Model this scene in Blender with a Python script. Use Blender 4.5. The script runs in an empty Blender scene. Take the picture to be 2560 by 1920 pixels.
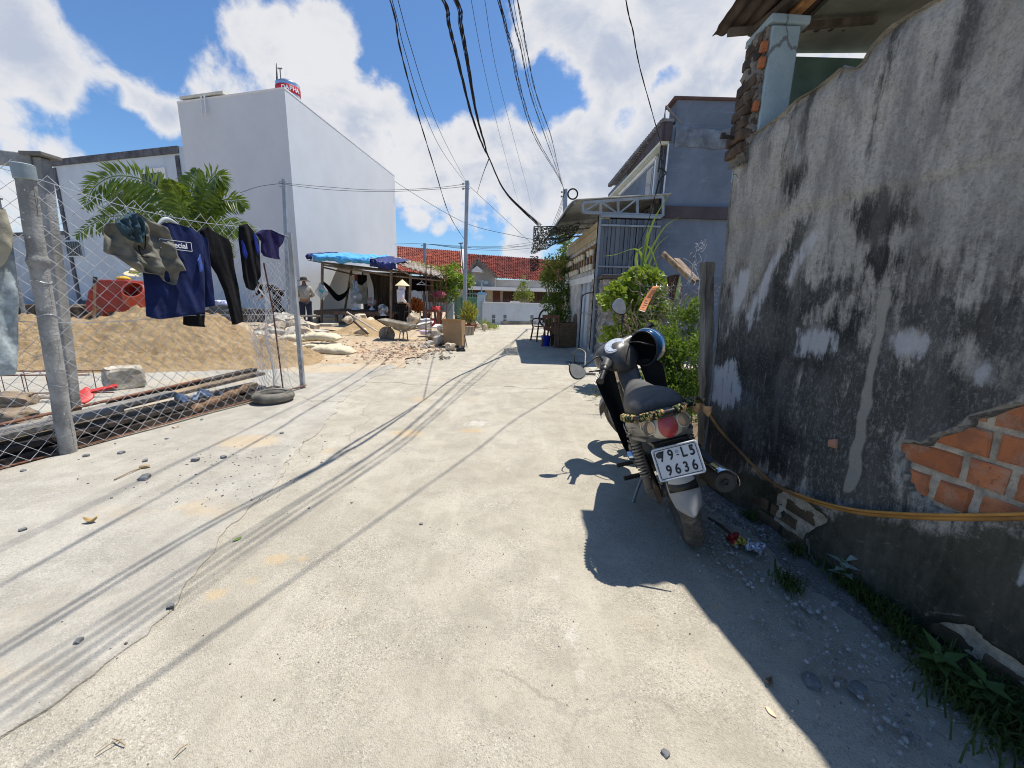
DEN = True
EXPO, SKYS, SKYB, CLB = .42, .10, .92, 6.2
import bpy, bmesh, math, random
from mathutils import Vector, Matrix, Euler, noise
random.seed(7)
PI = math.pi
SC = bpy.context.scene
COL = SC.collection
R_ = math.radians
# ------------------------------------------------------------------ camera model (used to survey positions off the photo)
FPX, CAMH, PITCH, ROLL = 1000.0, 1.2, math.atan(.215), R_(1.6)
CAMROT = Matrix.Rotation(PI/2-PITCH, 3, 'X') @ Matrix.Rotation(ROLL, 3, 'Z')
def ray(px, py): return CAMROT @ Vector(((px-1280)/FPX, -(py-960)/FPX, -1.0))
def G(px, py, z=0.0):
    d = ray(px, py); t = (z-CAMH)/d.z; return Vector((d.x*t, d.y*t, z))
def P(px, py, Y):
    d = ray(px, py); t = Y/d.y; return Vector((d.x*t, Y, CAMH+d.z*t))
def RP(px, py, o, n):                     # ray meets the plane through o with normal n
    d = ray(px, py); c = Vector((0, 0, CAMH)); t = n.dot(o-c)/n.dot(d); return c+d*t
# ------------------------------------------------------------------ scene bookkeeping
def tag(o, label=None, cat=None, group=None, kind=None):
    if label: o['label'] = label
    if cat: o['category'] = cat
    if group: o['group'] = group
    if kind: o['kind'] = kind
    return o
def thing(name, label, cat, loc=(0, 0, 0), rz=0, group=None):
    o = bpy.data.objects.new(name, None); COL.objects.link(o)
    o.empty_display_size = .1
    o.location = loc; o.rotation_euler = (0, 0, rz)
    return tag(o, label, cat, group)
def copy_tree(o, parent=None):
    c = o.copy(); COL.objects.link(c); c.parent = parent
    for ch in [x for x in o.children]: copy_tree(ch, c)
    return c
# ------------------------------------------------------------------ materials
def _n(nt, t, **kw):
    n = nt.nodes.new(t)
    for k, v in kw.items():
        try: setattr(n, k, v)
        except Exception: pass
    return n
def mixc(nt, fac, a, b, bt='MIX'):
    m = nt.nodes.new('ShaderNodeMix'); m.data_type = 'RGBA'; m.blend_type = bt
    for s, v in ((m.inputs[0], fac), (m.inputs[6], a), (m.inputs[7], b)):
        if hasattr(v, 'links'): nt.links.new(v, s)
        elif isinstance(v, (int, float)): s.default_value = v if s.type == 'VALUE' else (v, v, v, 1)
        else: s.default_value = (*v, 1) if len(v) == 3 else v
    return m.outputs[2]
def mth(nt, op, a, b=0.0, clamp=False):
    m = nt.nodes.new('ShaderNodeMath'); m.operation = op; m.use_clamp = clamp
    for s, v in ((m.inputs[0], a), (m.inputs[1], b)):
        if hasattr(v, 'links'): nt.links.new(v, s)
        else: s.default_value = v
    return m.outputs[0]
def ramp(nt, fac, lo, hi):                 # smooth 0..1 between lo and hi
    m = nt.nodes.new('ShaderNodeMapRange'); m.interpolation_type = 'SMOOTHSTEP'
    nt.links.new(fac, m.inputs[0]); m.inputs[1].default_value = lo; m.inputs[2].default_value = hi
    return m.outputs[0]
def noi(nt, vec, sc, det=5, rough=.55, dist=0.0):
    n = nt.nodes.new('ShaderNodeTexNoise'); n.inputs['Scale'].default_value = sc
    n.inputs['Detail'].default_value = det; n.inputs['Roughness'].default_value = rough; n.inputs['Distortion'].default_value = dist
    nt.links.new(vec, n.inputs['Vector']); return n.outputs['Fac']
def mapv(nt, vec, sc=(1, 1, 1), rot=(0, 0, 0), loc=(0, 0, 0)):
    m = nt.nodes.new('ShaderNodeMapping'); nt.links.new(vec, m.inputs[0])
    m.inputs['Location'].default_value = loc; m.inputs['Rotation'].default_value = rot; m.inputs['Scale'].default_value = sc
    return m.outputs[0]
def bumpn(nt, h, strength, dist=.01, prev=None):
    b = nt.nodes.new('ShaderNodeBump'); b.inputs['Strength'].default_value = strength; b.inputs['Distance'].default_value = dist
    nt.links.new(h, b.inputs['Height'])
    if prev: nt.links.new(prev, b.inputs['Normal'])
    return b.outputs[0]
def newmat(name):
    m = bpy.data.materials.new(name); m.use_nodes = True; nt = m.node_tree
    b = nt.nodes['Principled BSDF']; b.inputs['Specular IOR Level'].default_value = .3
    tc = nt.nodes.new('ShaderNodeTexCoord')
    return m, nt, b, tc.outputs['Object']
MATS = {}
def mat(name, col, rough=.8, var=.25, vs=5, metal=0, bump=.15, bs=60, spec=.3, dirt=None, da=.5, ds=3, coat=0, trans=0, streak=False):
    if name in MATS: return MATS[name]
    m, nt, b, co = newmat(name)
    if streak: co2 = mapv(nt, co, (1, 1, .12))
    else: co2 = co
    n1 = noi(nt, co2, vs, 6, .6)
    lo = tuple(max(0, c*(1-var)) for c in col); hi = tuple(min(1, c*(1+var)) for c in col)
    c = mixc(nt, ramp(nt, n1, .3, .7), lo, hi)
    if dirt:
        nd = noi(nt, co2, ds, 8, .7)
        f = mth(nt, 'MULTIPLY', ramp(nt, nd, .45, .7), da)
        c = mixc(nt, f, c, dirt)
    nt.links.new(c, b.inputs['Base Color'])
    b.inputs['Roughness'].default_value = rough; b.inputs['Metallic'].default_value = metal
    b.inputs['Specular IOR Level'].default_value = spec
    if coat: b.inputs['Coat Weight'].default_value = coat
    if trans: b.inputs['Transmission Weight'].default_value = trans
    if bump:
        nt.links.new(bumpn(nt, noi(nt, co, bs, 4, .6), bump, .01), b.inputs['Normal'])
    MATS[name] = m
    return m
def leafmat(name, c1, c2, rough=.5, c3=None):
    if name in MATS: return MATS[name]
    m, nt, b, co = newmat(name)
    geo = nt.nodes.new('ShaderNodeNewGeometry')
    c = mixc(nt, geo.outputs['Random Per Island'], c1, c2)
    if c3:
        c = mixc(nt, ramp(nt, noi(nt, co, 4, 3), .5, .75), c, c3)
    nt.links.new(c, b.inputs['Base Color']); b.inputs['Roughness'].default_value = rough
    tr = nt.nodes.new('ShaderNodeBsdfTranslucent'); nt.links.new(mixc(nt, .5, c, (.3, .4, .02)), tr.inputs[0])
    mx = nt.nodes.new('ShaderNodeMixShader'); mx.inputs[0].default_value = .3
    nt.links.new(b.outputs[0], mx.inputs[1]); nt.links.new(tr.outputs[0], mx.inputs[2])
    nt.links.new(mx.outputs[0], nt.nodes['Material Output'].inputs[0])
    MATS[name] = m
    return m
# ------------------------------------------------------------------ mesh builder
def rotm(rx=0, ry=0, rz=0): return Euler((rx, ry, rz)).to_matrix()
def frame_to(d):
    d = Vector(d).normalized(); return d.to_track_quat('Z', 'Y').to_matrix()
class MB:
    def __init__(s): s.v = []; s.f = []; s.m = []; s.k = 0
    def add(s, vs, fs):
        n = len(s.v); s.v += [tuple(p) for p in vs]
        for f in fs: s.f.append(tuple(i+n for i in f)); s.m.append(s.k)
        return s
    def box(s, c, d, rot=None, taper=1.0):
        c = Vector(c); vs = []
        for z in (-.5, .5):
            t = taper if z > 0 else 1
            for x, y in ((-.5, -.5), (.5, -.5), (.5, .5), (-.5, .5)):
                p = Vector((x*d[0]*t, y*d[1]*t, z*d[2]))
                vs.append(c+(rot @ p if rot is not None else p))
        return s.add(vs, [(3, 2, 1, 0), (4, 5, 6, 7), (0, 1, 5, 4), (1, 2, 6, 5), (2, 3, 7, 6), (3, 0, 4, 7)])
    def bar(s, a, b, w, h=None, up=(0, 0, 1)):
        a = Vector(a); b = Vector(b); h = h or w; d = (b-a).normalized(); u = Vector(up)
        if abs(d.dot(u)) > .98: u = Vector((0, 1, 0))
        x = d.cross(u).normalized(); u = x.cross(d)
        vs = [q+x*i*w/2+u*j*h/2 for q in (a, b) for i, j in ((-1, -1), (1, -1), (1, 1), (-1, 1))]
        return s.add(vs, [(0, 1, 2, 3), (7, 6, 5, 4), (4, 5, 1, 0), (5, 6, 2, 1), (6, 7, 3, 2), (7, 4, 0, 3)])
    def tube(s, pts, r, n=8, caps=True, closed=False):
        pts = [Vector(p) for p in pts]; N = len(pts); rs = r if isinstance(r, (list, tuple)) else [r]*N
        vs = []; fs = []; prev = None
        for i, p in enumerate(pts):
            if closed: t = pts[(i+1) % N]-pts[i-1]
            else: t = pts[min(i+1, N-1)]-pts[max(i-1, 0)]
            t = t.normalized() if t.length > 1e-9 else Vector((0, 0, 1))
            if prev is None:
                a = t.orthogonal().normalized()
            else:
                a = (prev-t*prev.dot(t)); a = a.normalized() if a.length > 1e-6 else t.orthogonal().normalized()
            prev = a; b = t.cross(a)
            for k in range(n):
                th = 2*PI*k/n; vs.append(p+(a*math.cos(th)+b*math.sin(th))*rs[i])
        M = N if closed else N-1
        for i in range(M):
            j = (i+1) % N
            for k in range(n):
                l = (k+1) % n; fs.append((i*n+k, i*n+l, j*n+l, j*n+k))
        if caps and not closed:
            fs.append(tuple(range(n))[::-1]); fs.append(tuple((N-1)*n+k for k in range(n)))
        return s.add(vs, fs)
    def lathe(s, prof, n=20, o=(0, 0, 0), rot=None, a0=0, a1=2*PI):
        o = Vector(o); vs = []; fs = []; full = abs(a1-a0-2*PI) < 1e-6; m = n if full else n+1
        for r, z in prof:
            for k in range(m):
                th = a0+(a1-a0)*k/n; p = Vector((r*math.cos(th), r*math.sin(th), z))
                vs.append(o+(rot @ p if rot is not None else p))
        for i in range(len(prof)-1):
            for k in range(n):
                l = (k+1) % m; fs.append((i*m+k, i*m+l, (i+1)*m+l, (i+1)*m+k))
        return s.add(vs, fs)
    def prism(s, poly, t, o=(0, 0, 0), rot=None):       # poly in local xy, thickness t along z (centred)
        o = Vector(o); n = len(poly); vs = []
        for z in (-t/2, t/2):
            for x, y in poly:
                p = Vector((x, y, z)); vs.append(o+(rot @ p if rot is not None else p))
        fs = [tuple(range(n))[::-1], tuple(range(n, 2*n))]+[(i, (i+1) % n, n+(i+1) % n, n+i) for i in range(n)]
        return s.add(vs, fs)
    def sphere(s, c, r, nu=14, nv=9, rot=None, z0=-1, z1=1):
        r = r if isinstance(r, (tuple, list)) else (r, r, r); c = Vector(c); vs = []; fs = []
        for j in range(nv+1):
            ph = -PI/2+PI*j/nv
            for i in range(nu):
                th = 2*PI*i/nu; p = Vector((r[0]*math.cos(ph)*math.cos(th), r[1]*math.cos(ph)*math.sin(th), r[2]*math.sin(ph)))
                vs.append(c+(rot @ p if rot is not None else p))
        for j in range(nv):
            for i in range(nu):
                k = (i+1) % nu; fs.append((j*nu+i, j*nu+k, (j+1)*nu+k, (j+1)*nu+i))
        return s.add(vs, fs)
    def grid(s, fn, nu, nv, closed_u=False, keep=None):
        vs = []; fs = []
        for j in range(nv+1):
            for i in range(nu+1): vs.append(fn(i/nu, j/nv))
        for j in range(nv):
            for i in range(nu):
                if keep and not keep((i+.5)/nu, (j+.5)/nv): continue
                a = j*(nu+1)+i; fs.append((a, a+1, a+nu+2, a+nu+1))
        return s.add(vs, fs)
    def loft(s, rings, caps=True):
        n = len(rings[0]); vs = [p for r in rings for p in r]; fs = []
        for i in range(len(rings)-1):
            for k in range(n):
                l = (k+1) % n; fs.append((i*n+k, i*n+l, (i+1)*n+l, (i+1)*n+k))
        if caps: fs.append(tuple(range(n))[::-1]); fs.append(tuple((len(rings)-1)*n+k for k in range(n)))
        return s.add(vs, fs)
    def rock(s, c, r, seed=0, flat=.7, sub=2, amp=.35):
        bm = bmesh.new(); bmesh.ops.create_icosphere(bm, subdivisions=sub, radius=1)
        off = Vector((seed*3.7, seed*1.3, seed*.7)); c = Vector(c); rz = Matrix.Rotation(seed*2.3, 3, 'Z')
        rr = r if isinstance(r, (tuple, list)) else (r, r*.85, r*flat)
        vs = []
        for v in bm.verts:
            p = v.co.copy(); q = p.copy()
            k = 1+amp*noise.noise(p*1.1+off)+amp*.5*noise.noise(p*2.7+off)
            for ax in range(3):                          # a few flat broken faces
                q[ax] = max(-.72, min(.72, q[ax]*1.0))
            q = rz @ Vector((q.x*rr[0], q.y*rr[1], q.z*rr[2]))*k*1.25
            vs.append(c+q)
        fs = [tuple(v.index for v in f.verts) for f in bm.faces]; bm.free()
        return s.add(vs, fs)
    def xf(s, M):                                        # transform everything so far
        s.v = [tuple(M @ Vector(p)) for p in s.v]; return s
    def build(s, name, m, parent=None, smooth=0, bevel=0, sub=0, solid=0, bseg=2, colors=None, merge=False):
        me = bpy.data.meshes.new(name); me.from_pydata(s.v, [], s.f); me.validate()
        ms = m if isinstance(m, (list, tuple)) else [m]
        for q in ms: me.materials.append(q)
        if len(ms) > 1 and len(me.polygons) == len(s.m): me.polygons.foreach_set('material_index', s.m)
        if colors and len(colors) == len(me.vertices):
            at = me.color_attributes.new('mask', 'FLOAT_COLOR', 'POINT')
            at.data.foreach_set('color', [c for q in colors for c in q])
        bm = bmesh.new(); bm.from_mesh(me)
        if merge: bmesh.ops.remove_doubles(bm, verts=bm.verts, dist=1e-5)
        bmesh.ops.recalc_face_normals(bm, faces=bm.faces) if merge or smooth or bevel else None
        bm.to_mesh(me); bm.free()
        if smooth:
            me.polygons.foreach_set('use_smooth', [True]*len(me.polygons))
            me.set_sharp_from_angle(angle=R_(smooth if smooth > 1 else 40))
        me.update()
        o = bpy.data.objects.new(name, me); COL.objects.link(o)
        if parent: o.parent = parent
        if solid:
            d = o.modifiers.new('solid', 'SOLIDIFY'); d.thickness = solid; d.offset = 0
        if bevel:
            d = o.modifiers.new('bevel', 'BEVEL'); d.width = bevel; d.segments = bseg; d.limit_method = 'ANGLE'; d.angle_limit = R_(35)
        if sub:
            d = o.modifiers.new('sub', 'SUBSURF'); d.levels = sub; d.render_levels = sub
        return o
def txt(name, s, size, loc, rot, m, parent=None, ext=.001, align='CENTER', sx=1.0, bold=0.0):
    cu = bpy.data.curves.new(name, 'FONT'); cu.body = s; cu.size = size; cu.extrude = ext; cu.align_x = align; cu.align_y = 'CENTER'
    cu.offset = bold
    cu.materials.append(m); o = bpy.data.objects.new(name, cu); COL.objects.link(o)
    if parent: o.parent = parent
    me = bpy.data.meshes.new_from_object(o); ob_ = bpy.data.objects.new(name, me); COL.objects.link(ob_); bpy.data.objects.remove(o); o = ob_; o.parent = parent
    o.matrix_local = Matrix.Translation(Vector(loc)) @ (rot.to_4x4() if rot is not None else Matrix()) @ Matrix.Diagonal((sx, 1, 1, 1))
    return o
def lerp(a, b_, t): return a+(b_-a)*t
def inpoly(x, y, poly):
    c = False; n = len(poly); j = n-1
    for i in range(n):
        xi, yi = poly[i]; xj, yj = poly[j]
        if (yi > y) != (yj > y) and x < (xj-xi)*(y-yi)/(yj-yi)+xi: c = not c
        j = i
    return c
def pdist(x, y, poly, closed=True):
    best = 1e9; n = len(poly)
    for i in range(n if closed else n-1):
        ax, ay = poly[i]; bx, by = poly[(i+1) % n]; dx, dy = bx-ax, by-ay
        L = dx*dx+dy*dy; t = 0 if L == 0 else max(0, min(1, ((x-ax)*dx+(y-ay)*dy)/L))
        best = min(best, (x-ax-dx*t)**2+(y-ay-dy*t)**2)
    return math.sqrt(best)
def sm(a, b, x):
    t = max(0, min(1, (x-a)/(b-a))); return t*t*(3-2*t)
def nz(x, y, z=0, s=1): return noise.noise(Vector((x*s, y*s, z*s)))
def fb(x, y, z=0, s=1, o=4):
    return noise.fractal(Vector((x*s, y*s, z*s)), 1.0, 2.0, o)
# ------------------------------------------------------------------ camera, sun, sky
cam = bpy.data.cameras.new('camera'); camo = bpy.data.objects.new('camera', cam); COL.objects.link(camo)
cam.sensor_width = 36; cam.lens = 36*FPX/2560; cam.clip_end = 2000; cam.clip_start = .05
camo.matrix_world = Matrix.Translation((0, 0, CAMH)) @ CAMROT.to_4x4()
SC.camera = camo
SC.cycles.filter_width = 1.05; SC.cycles.use_denoising = DEN; SC.cycles.denoising_prefilter = 'ACCURATE'; SC.cycles.sample_clamp_indirect = 6
SUNV = Vector((.25, .20, 1)).normalized()
EL = math.asin(SUNV.z); AZ = math.atan2(SUNV.x, SUNV.y)
sl = bpy.data.lights.new('sun', 'SUN'); sl.energy = 4.9; sl.angle = R_(.55); sl.color = (1, .94, .84)
so = bpy.data.objects.new('sun', sl); COL.objects.link(so); so.location = (3, 2, 30)
so.rotation_euler = SUNV.to_track_quat('Z', 'Y').to_euler()
SC.view_settings.view_transform = 'Standard'; SC.view_settings.look = 'None'; SC.view_settings.exposure = EXPO; SC.view_settings.gamma = 1
w = bpy.data.worlds.new('World'); SC.world = w; w.use_nodes = True; nt = w.node_tree
bg = nt.nodes['Background']
sky = nt.nodes.new('ShaderNodeTexSky'); sky.sky_type = 'NISHITA'; sky.sun_disc = False
sky.sun_elevation = EL; sky.sun_rotation = AZ; sky.air_density = 1.0; sky.dust_density = .6; sky.ozone_density = 2.5
tcw = nt.nodes.new('ShaderNodeTexCoord'); dv = tcw.outputs['Generated']
# cumulus: lobes give the big masses, fractal noise their torn edges
def lobe(px, py, rad, amp=1.0, sq=1.0):
    d = ray(px, py).normalized()
    vm = nt.nodes.new('ShaderNodeVectorMath'); vm.operation = 'DISTANCE'
    if sq != 1.0:
        a = mapv(nt, dv, (1, 1, sq)); nt.links.new(a, vm.inputs[0]); vm.inputs[1].default_value = (d.x, d.y, d.z*sq)
    else:
        nt.links.new(dv, vm.inputs[0]); vm.inputs[1].default_value = d
    m = nt.nodes.new('ShaderNodeMapRange'); m.interpolation_type = 'SMOOTHSTEP'
    nt.links.new(vm.outputs['Value'], m.inputs[0]); m.inputs[1].default_value = rad; m.inputs[2].default_value = 0
    m.inputs[3].default_value = 0; m.inputs[4].default_value = amp
    return m.outputs[0]
LOBES = [(20, 60, .17, 1.0), (60, 160, .17, 1.0), (170, 130, .12, .85), (140, 240, .11, .8), (250, 195, .09, .8), (330, 240, .09, .8), (410, 290, .08, .8), (30, 345, .10, .85), (130, 370, .08, .8), (190, 395, .06, .7), (-120, 200, .25, .9),
         (650, 130, .15, .95), (540, 190, .12, .9), (500, 100, .06, .7), (700, 60, .07, .8), (800, 190, .18, 1.0), (850, 110, .10, .9), (930, 300, .2, 1), (1050, 410, .2, 1), (1150, 340, .12, .85), (640, 260, .2, .9), (1180, 430, .2, .95), (1290, 420, .22, 1.0), (1400, 400, .2, .9), (1040, 545, .09, .75), (1090, 570, .06, .6), (1310, 600, .12, .7),
         (1420, 60, .2, 1.0), (1560, 140, .22, 1.0), (1330, 120, .1, .8), (1680, 60, .25, .95), (1720, 260, .2, 1.0), (1600, 330, .16, .95), (1440, 300, .08, .7), (1500, 420, .24, 1), (1800, 100, .3, 1), (2300, 300, .6, .8), (-500, 350, .5, .8)]
acc = None
for l in LOBES:
    o = lobe(*l); acc = o if acc is None else mth(nt, 'MAXIMUM', acc, o)
HOLES = [(1385, 210, .12, .9), (1345, 265, .09, .8), (1560, 320, .05, .6), (1680, 180, .05, .45), (1210, 170, .13, .9), (1080, 130, .16, .9), (960, 100, .12, .8), (960, 330, .025, .5), (1190, 520, .07, .5), (280, 225, .04, .55), (330, 60, .13, .9), (240, 20, .07, .6), (420, 160, .07, .8), (90, 290, .07, .6), (260, 320, .08, .7), (1480, 560, .1, .3)]
hol = None
for l in HOLES:
    o = lobe(*l); hol = o if hol is None else mth(nt, 'MAXIMUM', hol, o)
n1 = noi(nt, dv, 4.5, 9, .62, .25)
n2 = noi(nt, dv, 13, 8, .6, .2)
dens = mth(nt, 'ADD', mth(nt, 'SUBTRACT', mth(nt, 'MULTIPLY', acc, .95), mth(nt, 'MULTIPLY', hol, .6)), mth(nt, 'MULTIPLY', mth(nt, 'SUBTRACT', n1, .5), 1.5))
dens = mth(nt, 'ADD', dens, mth(nt, 'MULTIPLY', mth(nt, 'SUBTRACT', n2, .5), .85))
cm = ramp(nt, dens, .27, .58)
core = ramp(nt, dens, .45, .95)
nsh = noi(nt, mapv(nt, dv, (1, 1, 1.6)), 5, 7, .6, .4)
shade = mth(nt, 'MULTIPLY', ramp(nt, nsh, .36, .62), core)
ccol = mixc(nt, shade, (1.0, 1.0, 1.0), (.62, .69, .82))
skyv = mixc(nt, 1.0, sky.outputs[0], (SKYB*.72, SKYB*.98, SKYB*1.22), 'MULTIPLY')
cl = mixc(nt, 1.0, ccol, (CLB, CLB, CLB*1.02), 'MULTIPLY')
nt.links.new(mixc(nt, mth(nt, 'MULTIPLY', cm, .97), skyv, cl), bg.inputs[0]); bg.inputs[1].default_value = SKYS
# ================================================================== GROUND
def ground_mat(name, c1, c2, spec1, spec2, stain, pale, bump=.5, agg=220, streak_dir=0.0, crack=.5, aggw=.75):
    m, nt, b, co = newmat(name)
    big = noi(nt, co, .9, 6, .6, .3); mid = noi(nt, co, 5, 7, .65, .2)
    c = mixc(nt, ramp(nt, big, .32, .68), c1, c2)
    c = mixc(nt, mth(nt, 'MULTIPLY', ramp(nt, mid, .42, .64), .5), c, tuple(x*.74 for x in c1))
    blot = ramp(nt, noi(nt, co, 1.7, 8, .72, .8), .46, .60)
    c = mixc(nt, mth(nt, 'MULTIPLY', blot, .30), c, tuple(x*.72 for x in c1))
    tan = ramp(nt, noi(nt, co, 2.6, 7, .7, .4), .56, .70)
    c = mixc(nt, mth(nt, 'MULTIPLY', tan, .22), c, tuple(a*.5+b*.5 for a, b in zip(c2, stain)))
    # long worn streaks
    st = noi(nt, mapv(nt, co, (7, .9, 1), (0, 0, streak_dir)), 1.0, 6, .6, .3)
    c = mixc(nt, mth(nt, 'MULTIPLY', ramp(nt, st, .52, .72), .35), c, tuple(min(1, x*1.15) for x in c2))
    sxy = nt.nodes.new('ShaderNodeSeparateXYZ'); nt.links.new(co, sxy.inputs[0])
    if name.startswith('road'):
        jn = mth(nt, 'ABSOLUTE', mth(nt, 'ADD', mth(nt, 'SUBTRACT', sxy.outputs[1], 5.35), mth(nt, 'MULTIPLY', mth(nt, 'SUBTRACT', noi(nt, co, 1.5, 6), .5), .5)))
        c = mixc(nt, mth(nt, 'MULTIPLY', ramp(nt, jn, .018, .004), .7), c, (.13, .12, .10))
    # pits and aggregate
    vo = nt.nodes.new('ShaderNodeTexVoronoi'); vo.inputs['Scale'].default_value = agg; nt.links.new(co, vo.inputs['Vector'])
    sep = nt.nodes.new('ShaderNodeSeparateColor'); nt.links.new(vo.outputs['Color'], sep.inputs[0])
    patch = ramp(nt, noi(nt, co, 2.2, 5, .6), .38, .62)
    dk = mth(nt, 'MULTIPLY', ramp(nt, sep.outputs[0], .78, .9), patch)
    c = mixc(nt, mth(nt, 'MULTIPLY', dk, aggw), c, spec1)
    lt = mth(nt, 'MULTIPLY', ramp(nt, sep.outputs[1], .80, .92), patch)
    c = mixc(nt, mth(nt, 'MULTIPLY', lt, aggw), c, spec2)
    fine = noi(nt, co, 90, 5, .7)
    c = mixc(nt, mth(nt, 'MULTIPLY', ramp(nt, fine, .45, .7), .40), c, tuple(x*.6 for x in c1))
    # sand stains and pale scuffs painted by the mask
    at = nt.nodes.new('ShaderNodeVertexColor'); at.layer_name = 'mask'
    sp = nt.nodes.new('ShaderNodeSeparateColor'); nt.links.new(at.outputs[0], sp.inputs[0])
    brk = noi(nt, co, 14, 7, .7, .5); brk2 = noi(nt, co, 30, 7, .75, .5)
    fs = mth(nt, 'MULTIPLY', ramp(nt, mth(nt, 'MULTIPLY', sp.outputs[0], mth(nt, 'ADD', .28, mth(nt, 'ADD', mth(nt, 'MULTIPLY', brk, .6), mth(nt, 'MULTIPLY', brk2, .4)))), .36, .62), .5)
    c = mixc(nt, fs, c, stain)
    fp = ramp(nt, mth(nt, 'MULTIPLY', sp.outputs[1], mth(nt, 'ADD', .05, brk2)), .36, .56)
    c = mixc(nt, mth(nt, 'MULTIPLY', fp, .6), c, pale)
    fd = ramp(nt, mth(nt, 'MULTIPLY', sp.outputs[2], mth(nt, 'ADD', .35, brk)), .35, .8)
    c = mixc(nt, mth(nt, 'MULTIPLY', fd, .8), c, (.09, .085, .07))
    # sparse cracks
    vc = nt.nodes.new('ShaderNodeTexVoronoi'); vc.feature = 'DISTANCE_TO_EDGE'; vc.inputs['Scale'].default_value = .55
    wob = nt.nodes.new('ShaderNodeTexNoise'); wob.inputs['Scale'].default_value = 2.5; wob.inputs['Detail'].default_value = 7; nt.links.new(co, wob.inputs['Vector'])
    va = nt.nodes.new('ShaderNodeVectorMath'); va.operation = 'MULTIPLY_ADD'; nt.links.new(wob.outputs['Color'], va.inputs[0]); va.inputs[1].default_value = (.55, .55, 0); nt.links.new(co, va.inputs[2])
    nt.links.new(va.outputs[0], vc.inputs['Vector'])
    ck = mth(nt, 'MULTIPLY', ramp(nt, vc.outputs['Distance'], .007, .002), ramp(nt, noi(nt, co, .7, 2), .46, .55))
    c = mixc(nt, mth(nt, 'MULTIPLY', ck, crack*.5), c, (.10, .09, .075))
    nt.links.new(c, b.inputs['Base Color']); b.inputs['Roughness'].default_value = .9; b.inputs['Specular IOR Level'].default_value = .2
    h = mth(nt, 'ADD', mth(nt, 'MULTIPLY', vo.outputs['Distance'], .5), mth(nt, 'ADD', mth(nt, 'MULTIPLY', mid, 1.6), fine))
    nt.links.new(bumpn(nt, h, bump, .012), b.inputs['Normal'])
    return m
M_road = ground_mat('road_concrete', (.405, .37, .298), (.49, .453, .375), (.13, .12, .105), (.64, .60, .53), (.53, .38, .20), (.60, .57, .52), .6, 250, .1, aggw=.5)
M_apron = ground_mat('apron_cement', (.345, .322, .275), (.43, .407, .355), (.13, .12, .105), (.62, .60, .55), (.50, .38, .23), (.62, .60, .57), .35, 210, .5, .7, .28)
M_dirt = ground_mat('site_dirt', (.44, .34, .225), (.54, .44, .31), (.20, .15, .10), (.60, .52, .42), (.48, .31, .16), (.66, .62, .55), .9, 70, .3, 0)
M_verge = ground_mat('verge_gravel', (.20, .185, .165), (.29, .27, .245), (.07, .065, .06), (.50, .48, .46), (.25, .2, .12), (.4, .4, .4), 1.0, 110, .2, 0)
def lobes(x, y, L):
    v = 0
    for (cx, cy, rx, ry, a) in L:
        d = ((x-cx)/rx)**2+((y-cy)/ry)**2
        if d < 6: v = max(v, a*math.exp(-d))
    return v
def pxl(L):                                              # (px, py, across, along, amount)
    out = []
    for px, py, rx, ry, a in L:
        g = G(px, py); out.append((g.x, g.y, rx, ry, a))
    return out
base = MB(); base.box((0, 60, -.31), (400, 400, .6)); ob = base.build('ground', mat('far_earth', (.40, .33, .24), .95, .3, 2, bump=.4)); tag(ob, kind='structure')
# apron edge as surveyed from the joint in the cement
EDGE = [(-1.30, -3.0), (-1.33, .3), (-1.33, .85), (-1.24, 1.28), (-1.42, 1.75), (-1.42, 2.06), (-1.62, 3.0), (-1.9, 4.27), (-2.02, 5.6), (-1.93, 7.02), (-1.75, 8.6), (-1.45, 10.5)]
def edge_x(y):
    for (x0, y0), (x1, y1) in zip(EDGE, EDGE[1:]):
        if y <= y1: return x0+(x1-x0)*(y-y0)/(y1-y0)
    return EDGE[-1][0]
S_road = pxl([(640, 1445, .10, .05, 1), (760, 1400, .05, .03, .8), (530, 1500, .07, .05, 1), (700, 1395, .09, .05, 1), (1020, 1085, .22, .14, 1), (1180, 1078, .2, .1, .9), (1050, 1000, .25, .3, .7), (1190, 1000, .3, .25, .6),
              (1380, 1370, .06, .04, .7), (1450, 1400, .05, .05, .6), (1400, 1540, .04, .06, .6), (1790, 1525, .05, .04, .8), (1100, 950, .3, .3, .6), (1250, 960, .5, .3, .5), (820, 1130, .1, .1, .8), (1550, 1700, .05, .05, .5), (1480, 1780, .05, .05, .5)])
P_road = pxl([(1330, 1350, .14, .10, .75), (1390, 1450, .1, .12, .8), (1430, 1590, .07, .12, .9), (1450, 1680, .05, .1, .9), (1190, 1060, .16, .10, .7), (1300, 1310, .16, .12, .7), (1290, 1230, .14, .16, .7), (1590, 1740, .05, .06, .8), (1480, 1850, .04, .1, .8), (1520, 1900, .04, .06, .8), (560, 1640, .04, .03, .4),
              (480, 1600, .05, .04, .4), (1350, 1560, .04, .05, .8), (1250, 1180, .1, .2, .6), (900, 1350, .1, .08, .5), (760, 1760, .12, .05, .6), (470, 1830, .06, .03, .4), (1160, 1900, .08, .06, .5), (1700, 1850, .06, .05, .5)])
def road_fn(u, v):
    y = -3+23.5*v**1.6; xl = edge_x(y)-.35 if y < 11 else -1.75-(y-11)*.12
    xr = 1.2+.10*noise.noise(Vector((0, y*2.2, 3)))+.169*(2.5-min(y, 3.4)) if y < 3.2 else 1.5+.3*sm(3.2, 4.2, y)+.4*sm(4, 6, y)
    x = xl+(xr-xl)*u
    return Vector((x, y, .008+.012*nz(x, y, 0, .7)+.004*nz(x, y, 1, 3)))
mb = MB(); mb.grid(road_fn, 130, 260)
cols = []
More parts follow.
